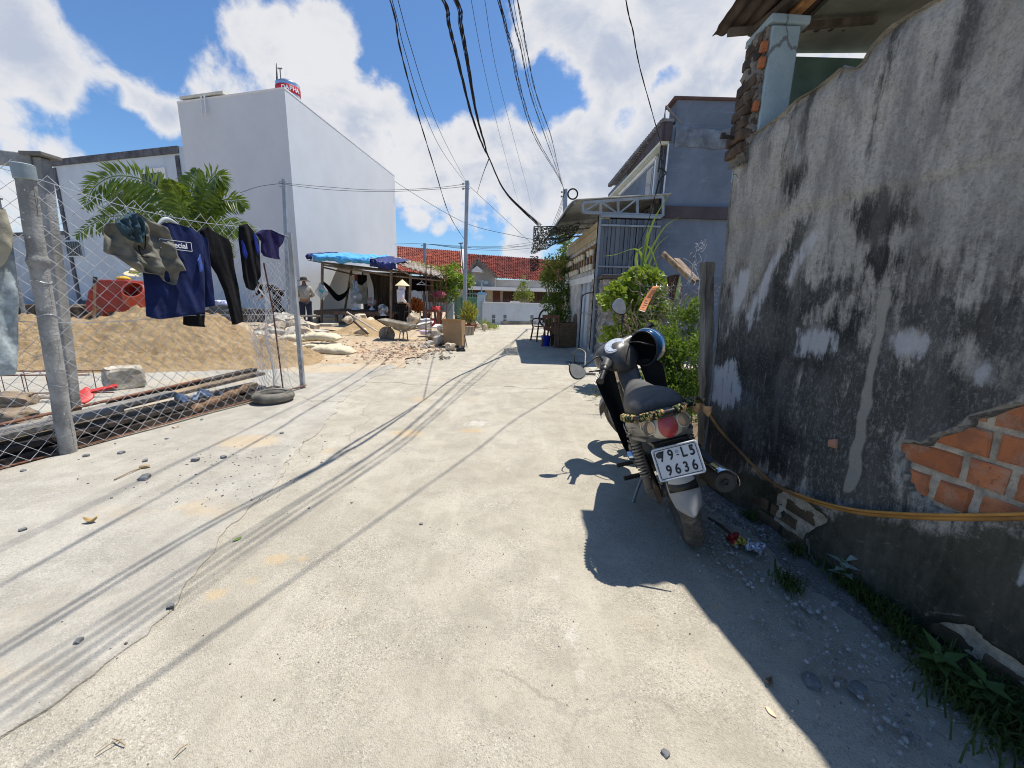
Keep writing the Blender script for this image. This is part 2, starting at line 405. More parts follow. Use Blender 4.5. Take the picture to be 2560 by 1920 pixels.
for x, y, z in mb.v:
    cols.append((lobes(x, y, S_road)+.35*sm(5, 9, y)*sm(.0, .5, fb(x, y, 0, 1.2)), lobes(x, y, P_road)+.55*sm(.28, .55, fb(x*1.6, y*.5, 4, 1.6)), .0, 1))
ob = mb.build('road', M_road, smooth=1, colors=cols); tag(ob, kind='structure')
# apron: newer pale cement slab lapping onto the road, reaching back past the fence
S_apr = pxl([(620, 1110, .35, .25, .9), (300, 1290, .5, .2, .6), (150, 1230, .5, .2, .5), (120, 1490, .2, .1, .5), (500, 960, .5, .5, .8), (800, 925, 1.0, .5, 1), (950, 900, .9, .5, .9), (400, 1010, .7, .4, .7), (700, 905, .8, .5, .9), (60, 1700, .2, .1, .6), (330, 1570, .2, .06, .5)])
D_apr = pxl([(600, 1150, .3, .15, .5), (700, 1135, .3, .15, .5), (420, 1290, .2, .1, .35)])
def apr_fn(u, v):
    y = -3+11.6*v
    xr = edge_x(y)+.10*nz(0, y, 2, 2.1)+.05*nz(0, y, 5, 7)+.02*nz(0, y, 8, 21)
    x = xr-(1-u)**1.6*9
    z = .008+.012*nz(x, y, 0, .7)+(.010+.006*nz(x, y, 3, 2))*sm(1.0, .97, u)+.004
    if u > .999: z = -.01
    return Vector((x, y, z))
mb = MB(); mb.grid(apr_fn, 120, 300)
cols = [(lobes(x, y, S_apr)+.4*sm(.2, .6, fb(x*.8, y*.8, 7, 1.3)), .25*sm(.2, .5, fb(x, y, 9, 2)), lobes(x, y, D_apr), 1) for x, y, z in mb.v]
ob = mb.build('cement_apron_path', M_apron, smooth=1, colors=cols); tag(ob, kind='structure')
# building-site dirt, lumpy
def dirt_z(x, y):
    k = sm(6.3, 7.6, y)*sm(-1.35, -2.4, x)
    return .02+k*(.05+.05*fb(x, y, 0, .9)+.05*max(0, fb(x, y, 3, 2.5)))-.03*(1-sm(6.2, 6.9, y+.4*nz(x, y, 0, 1.3)))
def dirt_fn(u, v):
    y = 6.2+13*v; xr = -1.5+.25*nz(0, y, 1, 1.7)-.02*(y-8)+.35*sm(9.8, 7.5, y)*-1.2
    x = xr-(1-u)**1.7*24
    return Vector((x, y, dirt_z(x, y)))
mb = MB(); mb.grid(dirt_fn, 150, 130)
cols = [(sm(.1, .5, fb(x, y, 2, 1.5))*.7, .7*sm(.2, .55, fb(x, y, 5, 1.9)), .5*sm(.25, .6, fb(x, y, 8, 2.3)), 1) for x, y, z in mb.v]
ob = mb.build('site_ground', M_dirt, smooth=1, colors=cols); tag(ob, kind='structure')
# rough strip between road and wall
def wall_x(y): return 1.235+.169*(2.5-y)+.06
def verge_fn(u, v):
    y = -3+6.5*v; xl = road_fn(1, ((y+3)/23.5)**(1/1.6)).x-.06+.05*nz(0, y, 9, 3); xr = wall_x(y)+.15
    x = xl+(xr-xl)*u
    return Vector((x, y, .0+.03*sm(0, .35, u)+.015*fb(x, y, 1, 8)*sm(0, .3, u)+.01*fb(x, y, 4, 20)*sm(0, .3, u)))
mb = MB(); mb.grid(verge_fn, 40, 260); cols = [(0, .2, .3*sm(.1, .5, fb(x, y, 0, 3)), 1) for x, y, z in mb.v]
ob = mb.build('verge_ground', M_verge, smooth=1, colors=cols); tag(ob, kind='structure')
# ramped concrete pavement in front of the gate on the right, soil under the bushes
mb = MB(); mb.grid(lambda u, v: Vector((1.35+u*3.2+.08*nz(0, v*12, 3), 6.6+8*v, .012+.10*sm(.02, .25, u))), 20, 40)
ob = mb.build('ramp_pavement', mat('ramp_cement', (.45, .42, .36), .9, .2, 3, bump=.4)); tag(ob, kind='structure')
mb = MB(); mb.grid(lambda u, v: Vector((1.5+.15*nz(0, v*9, 5)+u*3, 2.5+4.3*v, .012+.05*sm(0, .1, u)+.04*fb(u*3, v*4, 0, 2)*sm(0, .1, u))), 30, 40)
ob = mb.build('bed_ground', mat('bed_soil', (.16, .12, .08), .95, .4, 4, bump=.6)); tag(ob, kind='structure')
# ---- loose stones: the countless crumbs are stuff, the larger ones are things
M_stone = mat('grey_stone', (.17, .175, .18), .8, .45, 8, bump=.4); M_stone2 = mat('buff_stone', (.45, .38, .29), .9, .3, 8, bump=.4)
def crumb_patch(name, spots, n, smin, smax, m, zf=.026):
    mb = MB()
    for i in range(n):
        cx, cy, rx, ry = random.choice(spots); x = random.gauss(cx, rx); y = random.gauss(cy, ry)
        if x > wall_x(y)-.02: continue
        s = smin+(smax-smin)*random.random()**3; h = s*random.uniform(.35, .7); a = random.random()*6
        z = zf(x, y) if callable(zf) else zf
        vs = [(x+s*math.cos(a+k*1.257)*random.uniform(.6, 1.1), y+s*math.sin(a+k*1.257)*random.uniform(.6, 1.1), z-.003) for k in range(5)]
        vs += [(x+(p[0]-x)*.55+s*.1, y+(p[1]-y)*.55, z+h*random.uniform(.7, 1.1)) for p in vs]
        mb.add(vs, [(0, 1, 6, 5), (1, 2, 7, 6), (2, 3, 8, 7), (3, 4, 9, 8), (4, 0, 5, 9), (5, 6, 7, 8, 9)])
    o = mb.build(name, m); tag(o, kind='stuff'); return o
def gsp(L): return [(*G(a, b).xy, c, d) for a, b, c, d in L]
def road_z(x, y):
    z = .008+.012*nz(x, y, 0, .7)+.004*nz(x, y, 1, 3)
    return max(z, .022+.012*nz(x, y, 0, .7)+.006*nz(x, y, 3, 2)) if x < edge_x(y) else z
o = crumb_patch('grey_gravel', gsp([(520, 1165, .12, .10), (600, 1160, .22, .12), (690, 1140, .22, .14), (640, 1190, .3, .15), (800, 1120, .2, .2), (540, 1240, .3, .12), (440, 1210, .4, .15), (350, 1150, .6, .2), (700, 1250, .25, .1)]), 360, .003, .011, M_stone, road_z)
tag(o, 'scatter of small dark grey gravel along the pale cement joint', 'gravel')
o = crumb_patch('road_grit', [(-.2, 1.9, .8, .7), (-.4, 3, 1.0, 1), (.3, 1.2, .5, .4), (-.5, 1.1, .7, .3), (.2, 4.5, 1, 1.2)], 450, .002, .006, mat('grit', (.15, .14, .13), .9, .5, 30, bump=0), road_z)
tag(o, 'fine dark grit lying loose on the concrete road', 'grit')
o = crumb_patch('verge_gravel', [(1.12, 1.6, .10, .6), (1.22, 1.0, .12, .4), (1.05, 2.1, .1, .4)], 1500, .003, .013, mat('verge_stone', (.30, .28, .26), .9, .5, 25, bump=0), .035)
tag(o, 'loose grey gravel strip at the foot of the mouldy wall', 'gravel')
o = crumb_patch('brick_rubble', [(-2.6, 8.0, .5, .35), (-2.2, 8.8, .4, .5), (-3.4, 9.0, .9, .6), (-5, 9, 1.5, 1), (-2.4, 7.4, .4, .3), (-1.9, 9.3, .25, .5)], 1300, .01, .055, mat('rubble_bits', (.40, .27, .19), .95, .5, 3, bump=.3, dirt=(.5, .42, .32), da=.8), lambda x, y: dirt_z(x, y))
tag(o, 'broken brick and plaster crumbs spread over the site dirt', 'rubble')
BIG = [(365, 1162, .026, 'grey angular stone with sharp edges on the pale cement, by the thin stick'), (305, 1142, .03, 'flat blue grey stone nearest the foot of the concrete fence post'), (217, 1148, .028, 'pale grey stone beside the foot of the concrete fence post'), (60, 1185, .02, 'small mauve grey stone far left on the pale cement'), (505, 1055, .022, 'pale grey stone tucked against the bottom of the chain link fence'), (440, 1074, .03, 'buff limestone pebble against the bottom of the chain link fence'), (490, 1160, .035, 'blue grey stone largest in the gravel scatter'), (560, 1152, .03, 'dark slate stone in the gravel scatter beside its largest stone'), (365, 1205, .045, 'dark charcoal stone chunk standing alone on the pale cement'), (60, 1335, .02, 'flat grey stone left of the dry yellow seed pod'), (418, 1105, .018, 'small grey stone midway between fence and gravel scatter'), (705, 1090, .022, 'dark pebble on the pale cement below the old tyre'), (200, 1618, .018, 'grey pebble near the cement joint at lower left'), (430, 1530, .018, 'grey pebble where the pale cement ends in a square corner'), (1053, 1317, .014, 'small dark pebble on the middle of the road'), (1662, 1895, .016, 'dark pebble at the bottom of the road near the shadow edge'), (2025, 1715, .04, 'dark stone lump lying in the shade of the wall'), (2140, 1745, .034, 'dark clod in the wall shade next to the weeds')]
for i, (px, py, s, lb) in enumerate(BIG):
    s *= .7; g = G(px, py); mb = MB(); mb.rock((0, 0, s*.35), (s, s*.8, s*.5), seed=i+1, sub=2)
    o = mb.build('loose_stone', M_stone2 if 'buff' in lb or 'brown' in lb else M_stone, smooth=30); o.location = (g.x, g.y, road_z(g.x, g.y) if g.x < 1 else .03)
    tag(o, lb, 'stone', 'loose stones on the road')
# small litter
def leaf_litter(name, px, py, L, W, c, lb, cat, rz=0, curl=.3, z=.014):
    g = G(px, py); mb = MB()
    def f(u, v):
        t = (u-.5)*L; hw = W*math.sin(PI*min(1, max(0, u*.96+.02)))*.5
        return Vector((t, (v-.5)*2*hw, curl*L*((u-.5)**2)*1.6+curl*W*((v-.5)**2)*2))
    mb.grid(f, 10, 4); o = mb.build(name, mat(name+'_skin', c, .6, .3, 20, bump=.1), smooth=1, solid=.0015)
    o.location = (g.x, g.y, road_z(g.x, g.y)+.003 if g.x < 1 else .035); o.rotation_euler.z = rz; tag(o, lb, cat); return o
leaf_litter('dry_pod', 230, 1316, .06, .03, (.42, .30, .13), 'dry yellow brown seed pod curled on the pale cement', 'seed pod', .2, .9)
leaf_litter('green_leaf', 594, 1353, .045, .016, (.13, .22, .04), 'small green leaf fallen on the road', 'leaf', 1.2, .2)
leaf_litter('paper_scrap', 1925, 1790, .035, .016, (.75, .52, .33), 'white and orange paper scrap on the road beside the shadow edge', 'paper scrap', -1.2, .05)
leaf_litter('brown_leaf', 1920, 1717, .03, .02, (.2, .13, .08), 'crumpled brown leaf at the edge of the wall shadow', 'leaf', .6, .8)
leaf_litter('bottle_cap', 1878, 1486, .014, .014, (.6, .68, .75), 'pale blue plastic scrap shining in the wall shade', 'plastic scrap', .6, .1)
mb = MB(); a = G(288, 1210); b_ = G(360, 1178); mb.tube([a+Vector((0, 0, .03)), (a+b_)/2+Vector((0, .005, .035)), b_+Vector((0, 0, .03))], [.004, .003, .005], 6); mb.rock((b_.x+.01, b_.y, .035), (.03, .02, .012), 3, sub=1)
o = mb.build('dry_stick', mat('stick_bark', (.30, .22, .13), .9)); tag(o, 'thin dry stick with a withered tip on the pale cement', 'stick')
mb = MB()
for px, py, L, a in ((275, 1880, .05, .9), (300, 1868, .05, -.3), (455, 1888, .03, 1.2)):
    g = G(px, py); mb.tube([(g.x-L*math.cos(a)/2, g.y-L*math.sin(a)/2, .018), (g.x, g.y, .024), (g.x+L*math.cos(a)/2, g.y+L*math.sin(a)/2, .018)], .0015, 5)
o = mb.build('dry_twig', mat('stick_bark', (.30, .22, .13))); tag(o, 'forked dry twig on the road at the bottom left', 'twig')
# snack wrapper
g = G(1860, 1378); mb = MB(); mb.k = 0
def wr(u, v):
    x = (u-.5)*.16; y = (v-.5)*.085*(1+.2*math.sin(u*9)); return Vector((x, y, .012+.012*math.sin(u*17+v*5)*math.cos(v*13)+.01*fb(u*6, v*6, 2, 2)))
mb.grid(wr, 24, 16)
m, nt, b, co = newmat('wrapper_foil'); sx = nt.nodes.new('ShaderNodeSeparateXYZ'); nt.links.new(co, sx.inputs[0])
xx = mth(nt, 'ADD', sx.outputs[0], mth(nt, 'MULTIPLY', mth(nt, 'SUBTRACT', noi(nt, co, 25, 3), .5), .06))
c = mixc(nt, ramp(nt, xx, -.045, -.035), (.30, .02, .015), (.45, .33, .05)); c = mixc(nt, ramp(nt, xx, .0, .015), c, (.5, .5, .55))
c = mixc(nt, ramp(nt, noi(nt, co, 60, 2), .6, .66), c, (.04, .03, .05))
nt.links.new(c, b.inputs['Base Color']); b.inputs['Roughness'].default_value = .25; b.inputs['Metallic'].default_value = .5
o = mb.build('snack_wrapper', m, smooth=1, solid=.001); o.location = (g.x, g.y, .035); o.rotation_euler.z = -.75; tag(o, 'crumpled red, yellow and silver snack wrapper in the wall shade', 'wrapper')
mb = MB(); a = G(1800, 1318); pts = [G(1770, 1300, .02), G(1800, 1318, .03), G(1835, 1348, .03), G(1852, 1370, .03)]; mb.tube([p+Vector((0, 0, .012)) for p in pts], [.006, .009, .007, .004], 6)
o = mb.build('dead_branch', mat('dead_bark', (.07, .055, .04), .9)); tag(o, 'short black dead branch lying behind the snack wrapper', 'branch')
# ================================================================== OLD WALL ON THE RIGHT
WA = Vector((1.30, 2.50, 0)); WD = Vector((.169, -1, 0)).normalized(); WN = Vector((-WD.y*-1, 0, 0))
WN = WD.cross(Vector((0, 0, 1))).normalized()            # points to the road?
if WN.x > 0: WN = -WN
LEAN = .034
def wp(u, v, d=0): return WA+WD*u+Vector((0, 0, v))+WN*(v*LEAN+d)
def W(px, py):                                           # photo pixel -> (along, height) on the wall face
    n = (WN-Vector((0, 0, 1))*LEAN*1.0).normalized(); q = RP(px, py, WA, n)-WA
    return (q.dot(WD), q.z)
WL = 6.2
TOPL = [W(1834, 372), W(1905, 318), W(1950, 288), W(2000, 250), W(2060, 205), W(2112, 160), W(2118, 166), W(2152, 170), W(2185, 110), W(2240, 62), W(2290, 25), W(2336, -5)]
def top_v(u):
    if u <= TOPL[0][0]: return TOPL[0][1]
    for (a, va), (b, vb) in zip(TOPL, TOPL[1:]):
        if u <= b: return va+(vb-va)*(u-a)/max(b-a, 1e-4)
    return TOPL[-1][1]+.05*nz(u, 0, 0, 2)
HOLE = [W(*q) for q in [(2236, 1118), (2252, 1106), (2285, 1108), (2303, 1114), (2320, 1107), (2340, 1092), (2372, 1084), (2390, 1078), (2412, 1066), (2426, 1048), (2450, 1040), (2480, 1032), (2510, 1022), (2545, 1010), (2600, 995), (2680, 985), (2720, 1050), (2740, 1150), (2700, 1250), (2620, 1288), (2560, 1286), (2480, 1290), (2400, 1288), (2350, 1285), (2318, 1262), (2290, 1235), (2268, 1200), (2262, 1160), (2248, 1135)]]
BASEH = [W(*q) for q in [(1850, 1240), (1900, 1225), (1960, 1215), (2010, 1245), (2050, 1275), (2070, 1300), (2060, 1320), (2030, 1330), (2010, 1350), (2018, 1385), (2040, 1420), (2060, 1440), (2100, 1490), (2040, 1440), (1960, 1380), (1900, 1330), (1850, 1290)]]
LOWH = [W(*q) for q in [(2255, 1605), (2262, 1580), (2300, 1550), (2340, 1538), (2380, 1545), (2420, 1545), (2445, 1575), (2480, 1610), (2520, 1630), (2570, 1670), (2640, 1720), (2700, 1800), (2600, 1900), (2480, 1800), (2350, 1700)]]
def wallmask(u, v):
    hd = pdist(u, v, HOLE); hi = inpoly(u, v, HOLE)
    return hi, hd
def PL(L): return [[W(*q) for q in p] for p in L]
# stain outlines read off the photo: black mould, white lime bloom, smooth pale repair, dark wet base
MOULD = PL([[(1700, 1250), (1760, 700), (1790, 745), (1815, 830), (1860, 780), (1900, 760), (1925, 690), (1950, 590), (1975, 540), (2005, 545), (2010, 600), (1990, 680), (2000, 760), (2040, 790), (2100, 800), (2160, 770), (2185, 850), (2230, 870), (2260, 900), (2320, 960), (2380, 900), (2480, 920), (2560, 950), (2560, 1020), (2400, 1080), (2240, 1110), (2270, 1250), (2320, 1290), (2560, 1300), (2560, 1340), (2400, 1330), (2200, 1300), (2060, 1260), (1880, 1180)],
            [(2130, 510), (2200, 480), (2260, 455), (2310, 450), (2310, 520), (2250, 555), (2200, 590), (2140, 610), (2110, 560)],
            [(2190, 590), (2240, 580), (2250, 640), (2200, 700), (2150, 720), (2140, 640)],
            [(2260, 740), (2330, 725), (2420, 715), (2500, 730), (2580, 750), (2600, 950), (2500, 900), (2420, 860), (2330, 880), (2240, 800)],
            [(1960, 430), (2010, 410), (2020, 440), (1990, 520), (1965, 520)],
            [(1985, 680), (2090, 700), (2160, 700), (2140, 760), (2050, 790), (1985, 780)]])
LIME = PL([[(1990, 820), (2030, 800), (2080, 825), (2110, 850), (2100, 880), (2060, 905), (2020, 890), (1985, 885)],
           [(2210, 840), (2260, 815), (2300, 830), (2335, 870), (2290, 900), (2240, 905), (2212, 880)],
           [(2395, 880), (2440, 870), (2490, 900), (2480, 940), (2420, 940)], [(1905, 700), (1925, 640), (1935, 600), (1940, 700), (1900, 800), (1875, 840), (1868, 800)],
           [(1965, 700), (1985, 620), (2040, 560), (2050, 580), (2010, 660), (1985, 720)], [(1780, 900), (1850, 890), (1865, 980), (1840, 1040), (1775, 1000)], [(1840, 690), (1880, 660), (1880, 720), (1850, 800), (1835, 780)],
           [(1995, 300), (2010, 340), (2005, 420), (1985, 440), (1992, 350)], [(2140, 170), (2160, 200), (2165, 290), (2140, 290)],
           [(2500, 1380), (2600, 1330), (2700, 1400), (2620, 1480), (2530, 1450)]])
PALE = PL([[(2200, 720), (2230, 730), (2185, 930), (2150, 1180), (2130, 1235), (2105, 1230), (2125, 1120), (2150, 1000), (2180, 850)],
           [(2010, 1345), (2025, 1330), (2040, 1335), (2030, 1355), (2028, 1380), (2060, 1420), (2085, 1430), (2080, 1450), (2040, 1440), (2012, 1390)],
           [(2250, 1590), (2265, 1560), (2310, 1525), (2340, 1520), (2420, 1530), (2430, 1550), (2480, 1600), (2560, 1650), (2560, 1670), (2470, 1620), (2420, 1555), (2340, 1540), (2300, 1550), (2262, 1585)],
           [(2100, 1330), (2150, 1345), (2280, 1362), (2320, 1350), (2330, 1362), (2280, 1375), (2150, 1358)]])
WETB = PL([[(1700, 1160), (1880, 1180), (2060, 1270), (2250, 1310), (2560, 1330), (2700, 1340), (2700, 1950), (2560, 1900), (2100, 1500), (1880, 1310), (1700, 1180)]])
def soft(u, v, polys, w):
    best = 0
    for p in polys:
        xs = [q[0] for q in p]; ys = [q[1] for q in p]
        if u < min(xs)-w or u > max(xs)+w or v < min(ys)-w or v > max(ys)+w: continue
        d = pdist(u, v, p); d = d if inpoly(u, v, p) else -d
        best = max(best, sm(-w, w, d))
        if best > .999: break
    return best
SEAMV = W(2200, 475)[1]; NU, NV = 330, 170
def ugrid(t): return WL*t**1.0
random.seed(77); STK = [(random.uniform(0, 3.2), random.uniform(.012, .05), random.uniform(.15, .95), random.uniform(.35, .75)) for _ in range(46)]
mb = MB(); cols = []
def wall_fn(a, t):
    u = ugrid(a); tv = top_v(u)+.012*nz(u, 0, 0, 9)
    v = -.06+(tv+.06)*t
    hi, hd = wallmask(u, v)
    lowin = inpoly(u, v, LOWH) or inpoly(u, v, BASEH)
    lowd = min(pdist(u, v, LOWH), pdist(u, v, BASEH))
    d = .010*fb(u, v, 0, 1.3)+.004*fb(u, v, 3, 7)+.0025*fb(u, v, 6, 20)
    if v > .75: d += -.008*sm(1.02, 1.0, v+.05*nz(u, 0, 1, 1.5))*0
    d += .009*sm(-.005, .005, (v-SEAMV-.02*nz(u, 0, 4, 3)-.008*nz(u, 0, 4, 11)))          # daywork seam: upper render lift stands proud
    if lowin: d -= .030*sm(0, .03, lowd)+.012*fb(u, v, 2, 9)
    if hi: d -= .035*sm(0, .012, hd)
    elif hd < .03: d += .006*(1-hd/.03)
    if t > .97: d -= .02*(t-.97)/.03
    return wp(u, v, d)
mb.grid(wall_fn, NU, NV)
for j in range(NV+1):
    for i in range(NU+1):
        u = ugrid(i/NU); tv = top_v(u)+.012*nz(u, 0, 0, 9); v = -.06+(tv+.06)*j/NV
        wu = u+.05*fb(u, v, 11, 3); wv = v+.07*fb(u*2, v*.6, 13, 3)
        hi, hd = wallmask(u, v)
        mold = soft(wu, wv, MOULD, .09); lime = soft(wu, wv, LIME, .06); pale = soft(u+.012*nz(u, v, 3, 14), v+.012*nz(u, v, 5, 14), PALE, .02); wet = soft(wu, wv, WETB, .08)
        mold = max(mold, .62*sm(1.75, 1.15, wv+.25*fb(u, 0, 4, 1.6)))
        if v < .42: pale *= .62; lime *= .8
        if inpoly(u, v, BASEH) or inpoly(u, v, LOWH): wet = 1; pale = 0
        for (su, sw, sl_, sa) in STK:
            du = abs(u+.02*nz(v*3, su)-su)
            if du < sw*2: mold = max(mold, sa*math.exp(-(du/sw)**2)*sm(sl_, sl_*.15, tv-v))
        cols.append((mold, lime, max(pale, .8*(1-sm(0, .03, hd)) if not hi and hd < .03 else pale), wet))
m, nt, b, co = newmat('mouldy_plaster')
at = nt.nodes.new('ShaderNodeVertexColor'); at.layer_name = 'mask'; sp = nt.nodes.new('ShaderNodeSeparateColor'); nt.links.new(at.outputs[0], sp.inputs[0])
drip = noi(nt, mapv(nt, co, (1, 1, .22)), 9, 7, .65, .15); dripf = noi(nt, mapv(nt, co, (1, 1, .18)), 34, 6, .7, .1)
cl = noi(nt, co, 2.2, 7, .62, .3); fine = noi(nt, co, 60, 6, .75); sand = noi(nt, co, 260, 3, .7); spk = noi(nt, co, 26, 8, .8, .3)
c = mixc(nt, ramp(nt, cl, .35, .66), (.475, .455, .41), (.65, .62, .56))
c = mixc(nt, mth(nt, 'MULTIPLY', ramp(nt, drip, .43, .62), .7), c, (.25, .245, .24))
c = mixc(nt, mth(nt, 'MULTIPLY', ramp(nt, noi(nt, co, 1.2, 4, .6, .5), .52, .70), .55), c, (.30, .275, .205))
c = mixc(nt, mth(nt, 'MULTIPLY', ramp(nt, noi(nt, co, 3.1, 5, .6, .2), .60, .72), .25), c, (.42, .27, .12))
c = mixc(nt, mth(nt, 'MULTIPLY', ramp(nt, dripf, .5, .66), .4), c, (.72, .71, .70))
c = mixc(nt, mth(nt, 'MULTIPLY', ramp(nt, fine, .45, .66), .5), c, (.22, .205, .18)); gr = noi(nt, co, 150, 4, .8); c = mixc(nt, mth(nt, 'MULTIPLY', ramp(nt, gr, .54, .66), .5), c, (.18, .165, .14)); c = mixc(nt, mth(nt, 'MULTIPLY', ramp(nt, gr, .45, .34), .4), c, (.74, .71, .64))
# black mould
mk = mth(nt, 'ADD', mth(nt, 'MULTIPLY', sp.outputs[0], 1.1), mth(nt, 'MULTIPLY', mth(nt, 'SUBTRACT', mth(nt, 'ADD', mth(nt, 'MULTIPLY', dripf, .8), mth(nt, 'ADD', mth(nt, 'MULTIPLY', spk, .45), mth(nt, 'MULTIPLY', drip, .6))), .93), 2.3))
mf = ramp(nt, mk, .34, .92)
mcol = mixc(nt, ramp(nt, cl, .4, .6), (.018, .019, .02), (.072, .073, .065))
mcol = mixc(nt, mth(nt, 'MULTIPLY', ramp(nt, drip, .47, .62), .65), mcol, (.15, .145, .135)); flk = ramp(nt, noi(nt, mapv(nt, co, (1, 1, .5)), 75, 6, .8), .50, .62); mcol = mixc(nt, mth(nt, 'MULTIPLY', flk, mth(nt, 'MULTIPLY', ramp(nt, cl, .42, .62), .75)), mcol, (.30, .295, .28))
c = mixc(nt, mth(nt, 'MULTIPLY', mf, .94), c, mcol)
gs_ = mth(nt, 'MULTIPLY', ramp(nt, noi(nt, mapv(nt, co, (1, 1, .55)), 190, 4, .8), .55, .64), mth(nt, 'MULTIPLY', mf, ramp(nt, spk, .46, .6))); c = mixc(nt, mth(nt, 'MULTIPLY', gs_, .8), c, (.40, .40, .38))
vcr = nt.nodes.new('ShaderNodeTexVoronoi'); vcr.feature = 'DISTANCE_TO_EDGE'; vcr.inputs['Scale'].default_value = 1.1
wbn = nt.nodes.new('ShaderNodeTexNoise'); wbn.inputs['Scale'].default_value = 5; wbn.inputs['Detail'].default_value = 7; nt.links.new(co, wbn.inputs['Vector'])
vma = nt.nodes.new('ShaderNodeVectorMath'); vma.operation = 'MULTIPLY_ADD'; nt.links.new(wbn.outputs['Color'], vma.inputs[0]); vma.inputs[1].default_value = (.35, .35, .35); nt.links.new(co, vma.inputs[2]); nt.links.new(vma.outputs[0], vcr.inputs['Vector'])
crk = mth(nt, 'MULTIPLY', ramp(nt, vcr.outputs['Distance'], .007, .0015), ramp(nt, noi(nt, co, 1.1, 3), .48, .56))
c = mixc(nt, mth(nt, 'MULTIPLY', crk, .8), c, (.06, .058, .052))
# wet, algae-dark base
wk = mth(nt, 'ADD', at.outputs[1], mth(nt, 'MULTIPLY', mth(nt, 'SUBTRACT', spk, .5), 1.3))
wcol = mixc(nt, ramp(nt, cl, .42, .6), (.035, .04, .026), (.10, .095, .07)); wcol = mixc(nt, mth(nt, 'MULTIPLY', ramp(nt, spk, .52, .7), .7), wcol, (.24, .215, .17))
c = mixc(nt, mth(nt, 'MULTIPLY', ramp(nt, wk, .35, .8), .9), c, wcol)
# lime bloom and pale repair
lk = mth(nt, 'ADD', sp.outputs[1], mth(nt, 'MULTIPLY', mth(nt, 'SUBTRACT', mth(nt, 'ADD', mth(nt, 'MULTIPLY', dripf, .7), mth(nt, 'MULTIPLY', spk, .4)), .55), 2.6))
c = mixc(nt, mth(nt, 'MULTIPLY', ramp(nt, lk, .45, .95), .82), c, (.66, .665, .68))
pk = mth(nt, 'ADD', sp.outputs[2], mth(nt, 'MULTIPLY', mth(nt, 'SUBTRACT', spk, .5), .5))
c = mixc(nt, mth(nt, 'MULTIPLY', ramp(nt, pk, .4, .7), .85), c, mixc(nt, fine, (.36, .335, .28), (.56, .53, .47)))
# pin-holes and flecks
vo = nt.nodes.new('ShaderNodeTexVoronoi'); vo.inputs['Scale'].default_value = 45; nt.links.new(co, vo.inputs['Vector'])
c = mixc(nt, mth(nt, 'MULTIPLY', ramp(nt, vo.outputs['Distance'], .14, .06), mth(nt, 'MULTIPLY', ramp(nt, spk, .5, .62), .7)), c, (.46, .42, .32))
nt.links.new(c, b.inputs['Base Color']); b.inputs['Roughness'].default_value = .9; b.inputs['Specular IOR Level'].default_value = .15
h = mth(nt, 'ADD', mth(nt, 'MULTIPLY', spk, 1.4), mth(nt, 'ADD', mth(nt, 'MULTIPLY', fine, .8), mth(nt, 'MULTIPLY', sand, .35)))
nt.links.new(bumpn(nt, h, .9, .014), b.inputs['Normal'])
wall = thing('old_plaster_wall', 'tall grey plaster wall streaked with black mould and showing orange bricks', 'wall')
# drop the faces over the brick hole so that the bricks are seen through it
nv = NU+1; kf = []; 
for f in mb.f:
    a = f[0]; i = a % nv; j = a//nv
    u = ugrid((i+.5)/NU); tv = top_v(u); v = -.06+(tv+.06)*(j+.5)/NV
    if inpoly(u, v, HOLE) and pdist(u, v, HOLE) > .02: continue
    kf.append(f)
mb.f = kf; mb.m = [0]*len(kf)
po = mb.build('plaster_face', m, wall, smooth=60, colors=None)
at_ = po.data.color_attributes.new('mask', 'FLOAT_COLOR', 'POINT')
at_.data.foreach_set('color', [x for q in cols for x in q])
# masonry core, coping and end face
core = MB(); vs = []
for i in range(41):
    u = WL*i/40
    for (v, d) in ((-.06, -.055), (top_v(u)-.01, -.055), (top_v(u)-.02, -.20), (-.06, -.20)): vs.append(wp(u if i else .0, v, d))
fs = [(i*4+k, i*4+(k+1) % 4, i*4+4+(k+1) % 4, i*4+4+k) for i in range(40) for k in range(4)]+[(0, 1, 2, 3), (160, 163, 162, 161)]
core.add(vs, fs); core.build('wall_core', mat('wall_mortar', (.32, .30, .26), .95, .4, 9, bump=.8, bs=40), wall)
end = MB(); end.grid(lambda a, t: wp(.0-.012*fb(a, t*3, 0, 3), -.06+(top_v(0)+.05)*t, .014-.20*a), 12, 60)
end.build('wall_end', m, wall, smooth=60)
cop = MB(); cop.grid(lambda a, t: wp(WL*a, top_v(WL*a)+.012*nz(WL*a, 0, 0, 9)-.003+.012*fb(a*WL, t, 1, 6), .012-.19*t), 260, 8)
cop.build('wall_coping', m, wall, smooth=60)
# exposed bricks, laid as in the photo (large hollow-clay stretchers)
def brick_mat():
    m, nt, b, co = newmat('orange_brick')
    geo = nt.nodes.new('ShaderNodeNewGeometry'); r = geo.outputs['Random Per Island']
    c = mixc(nt, r, (.42, .135, .05), (.56, .215, .095)); c = mixc(nt, mth(nt, 'MULTIPLY', ramp(nt, noi(nt, co, 14, 7, .7), .42, .62), .65), c, (.27, .115, .065))
    c = mixc(nt, mth(nt, 'MULTIPLY', ramp(nt, noi(nt, mapv(nt, co, (1, 1, 3)), 20, 4), .58, .75), .4), c, (.30, .12, .07))
    c = mixc(nt, mth(nt, 'MULTIPLY', ramp(nt, noi(nt, co, 9, 8, .75, .4), .50, .66), .6), c, (.40, .31, .23)); c = mixc(nt, mth(nt, 'MULTIPLY', ramp(nt, noi(nt, co, 45, 5, .8), .58, .68), .6), c, (.12, .06, .04))
    nt.links.new(c, b.inputs['Base Color']); b.inputs['Roughness'].default_value = .85
    nt.links.new(bumpn(nt, noi(nt, co, 80, 6, .75), .5, .01), b.inputs['Normal']); return m
MBR = brick_mat()
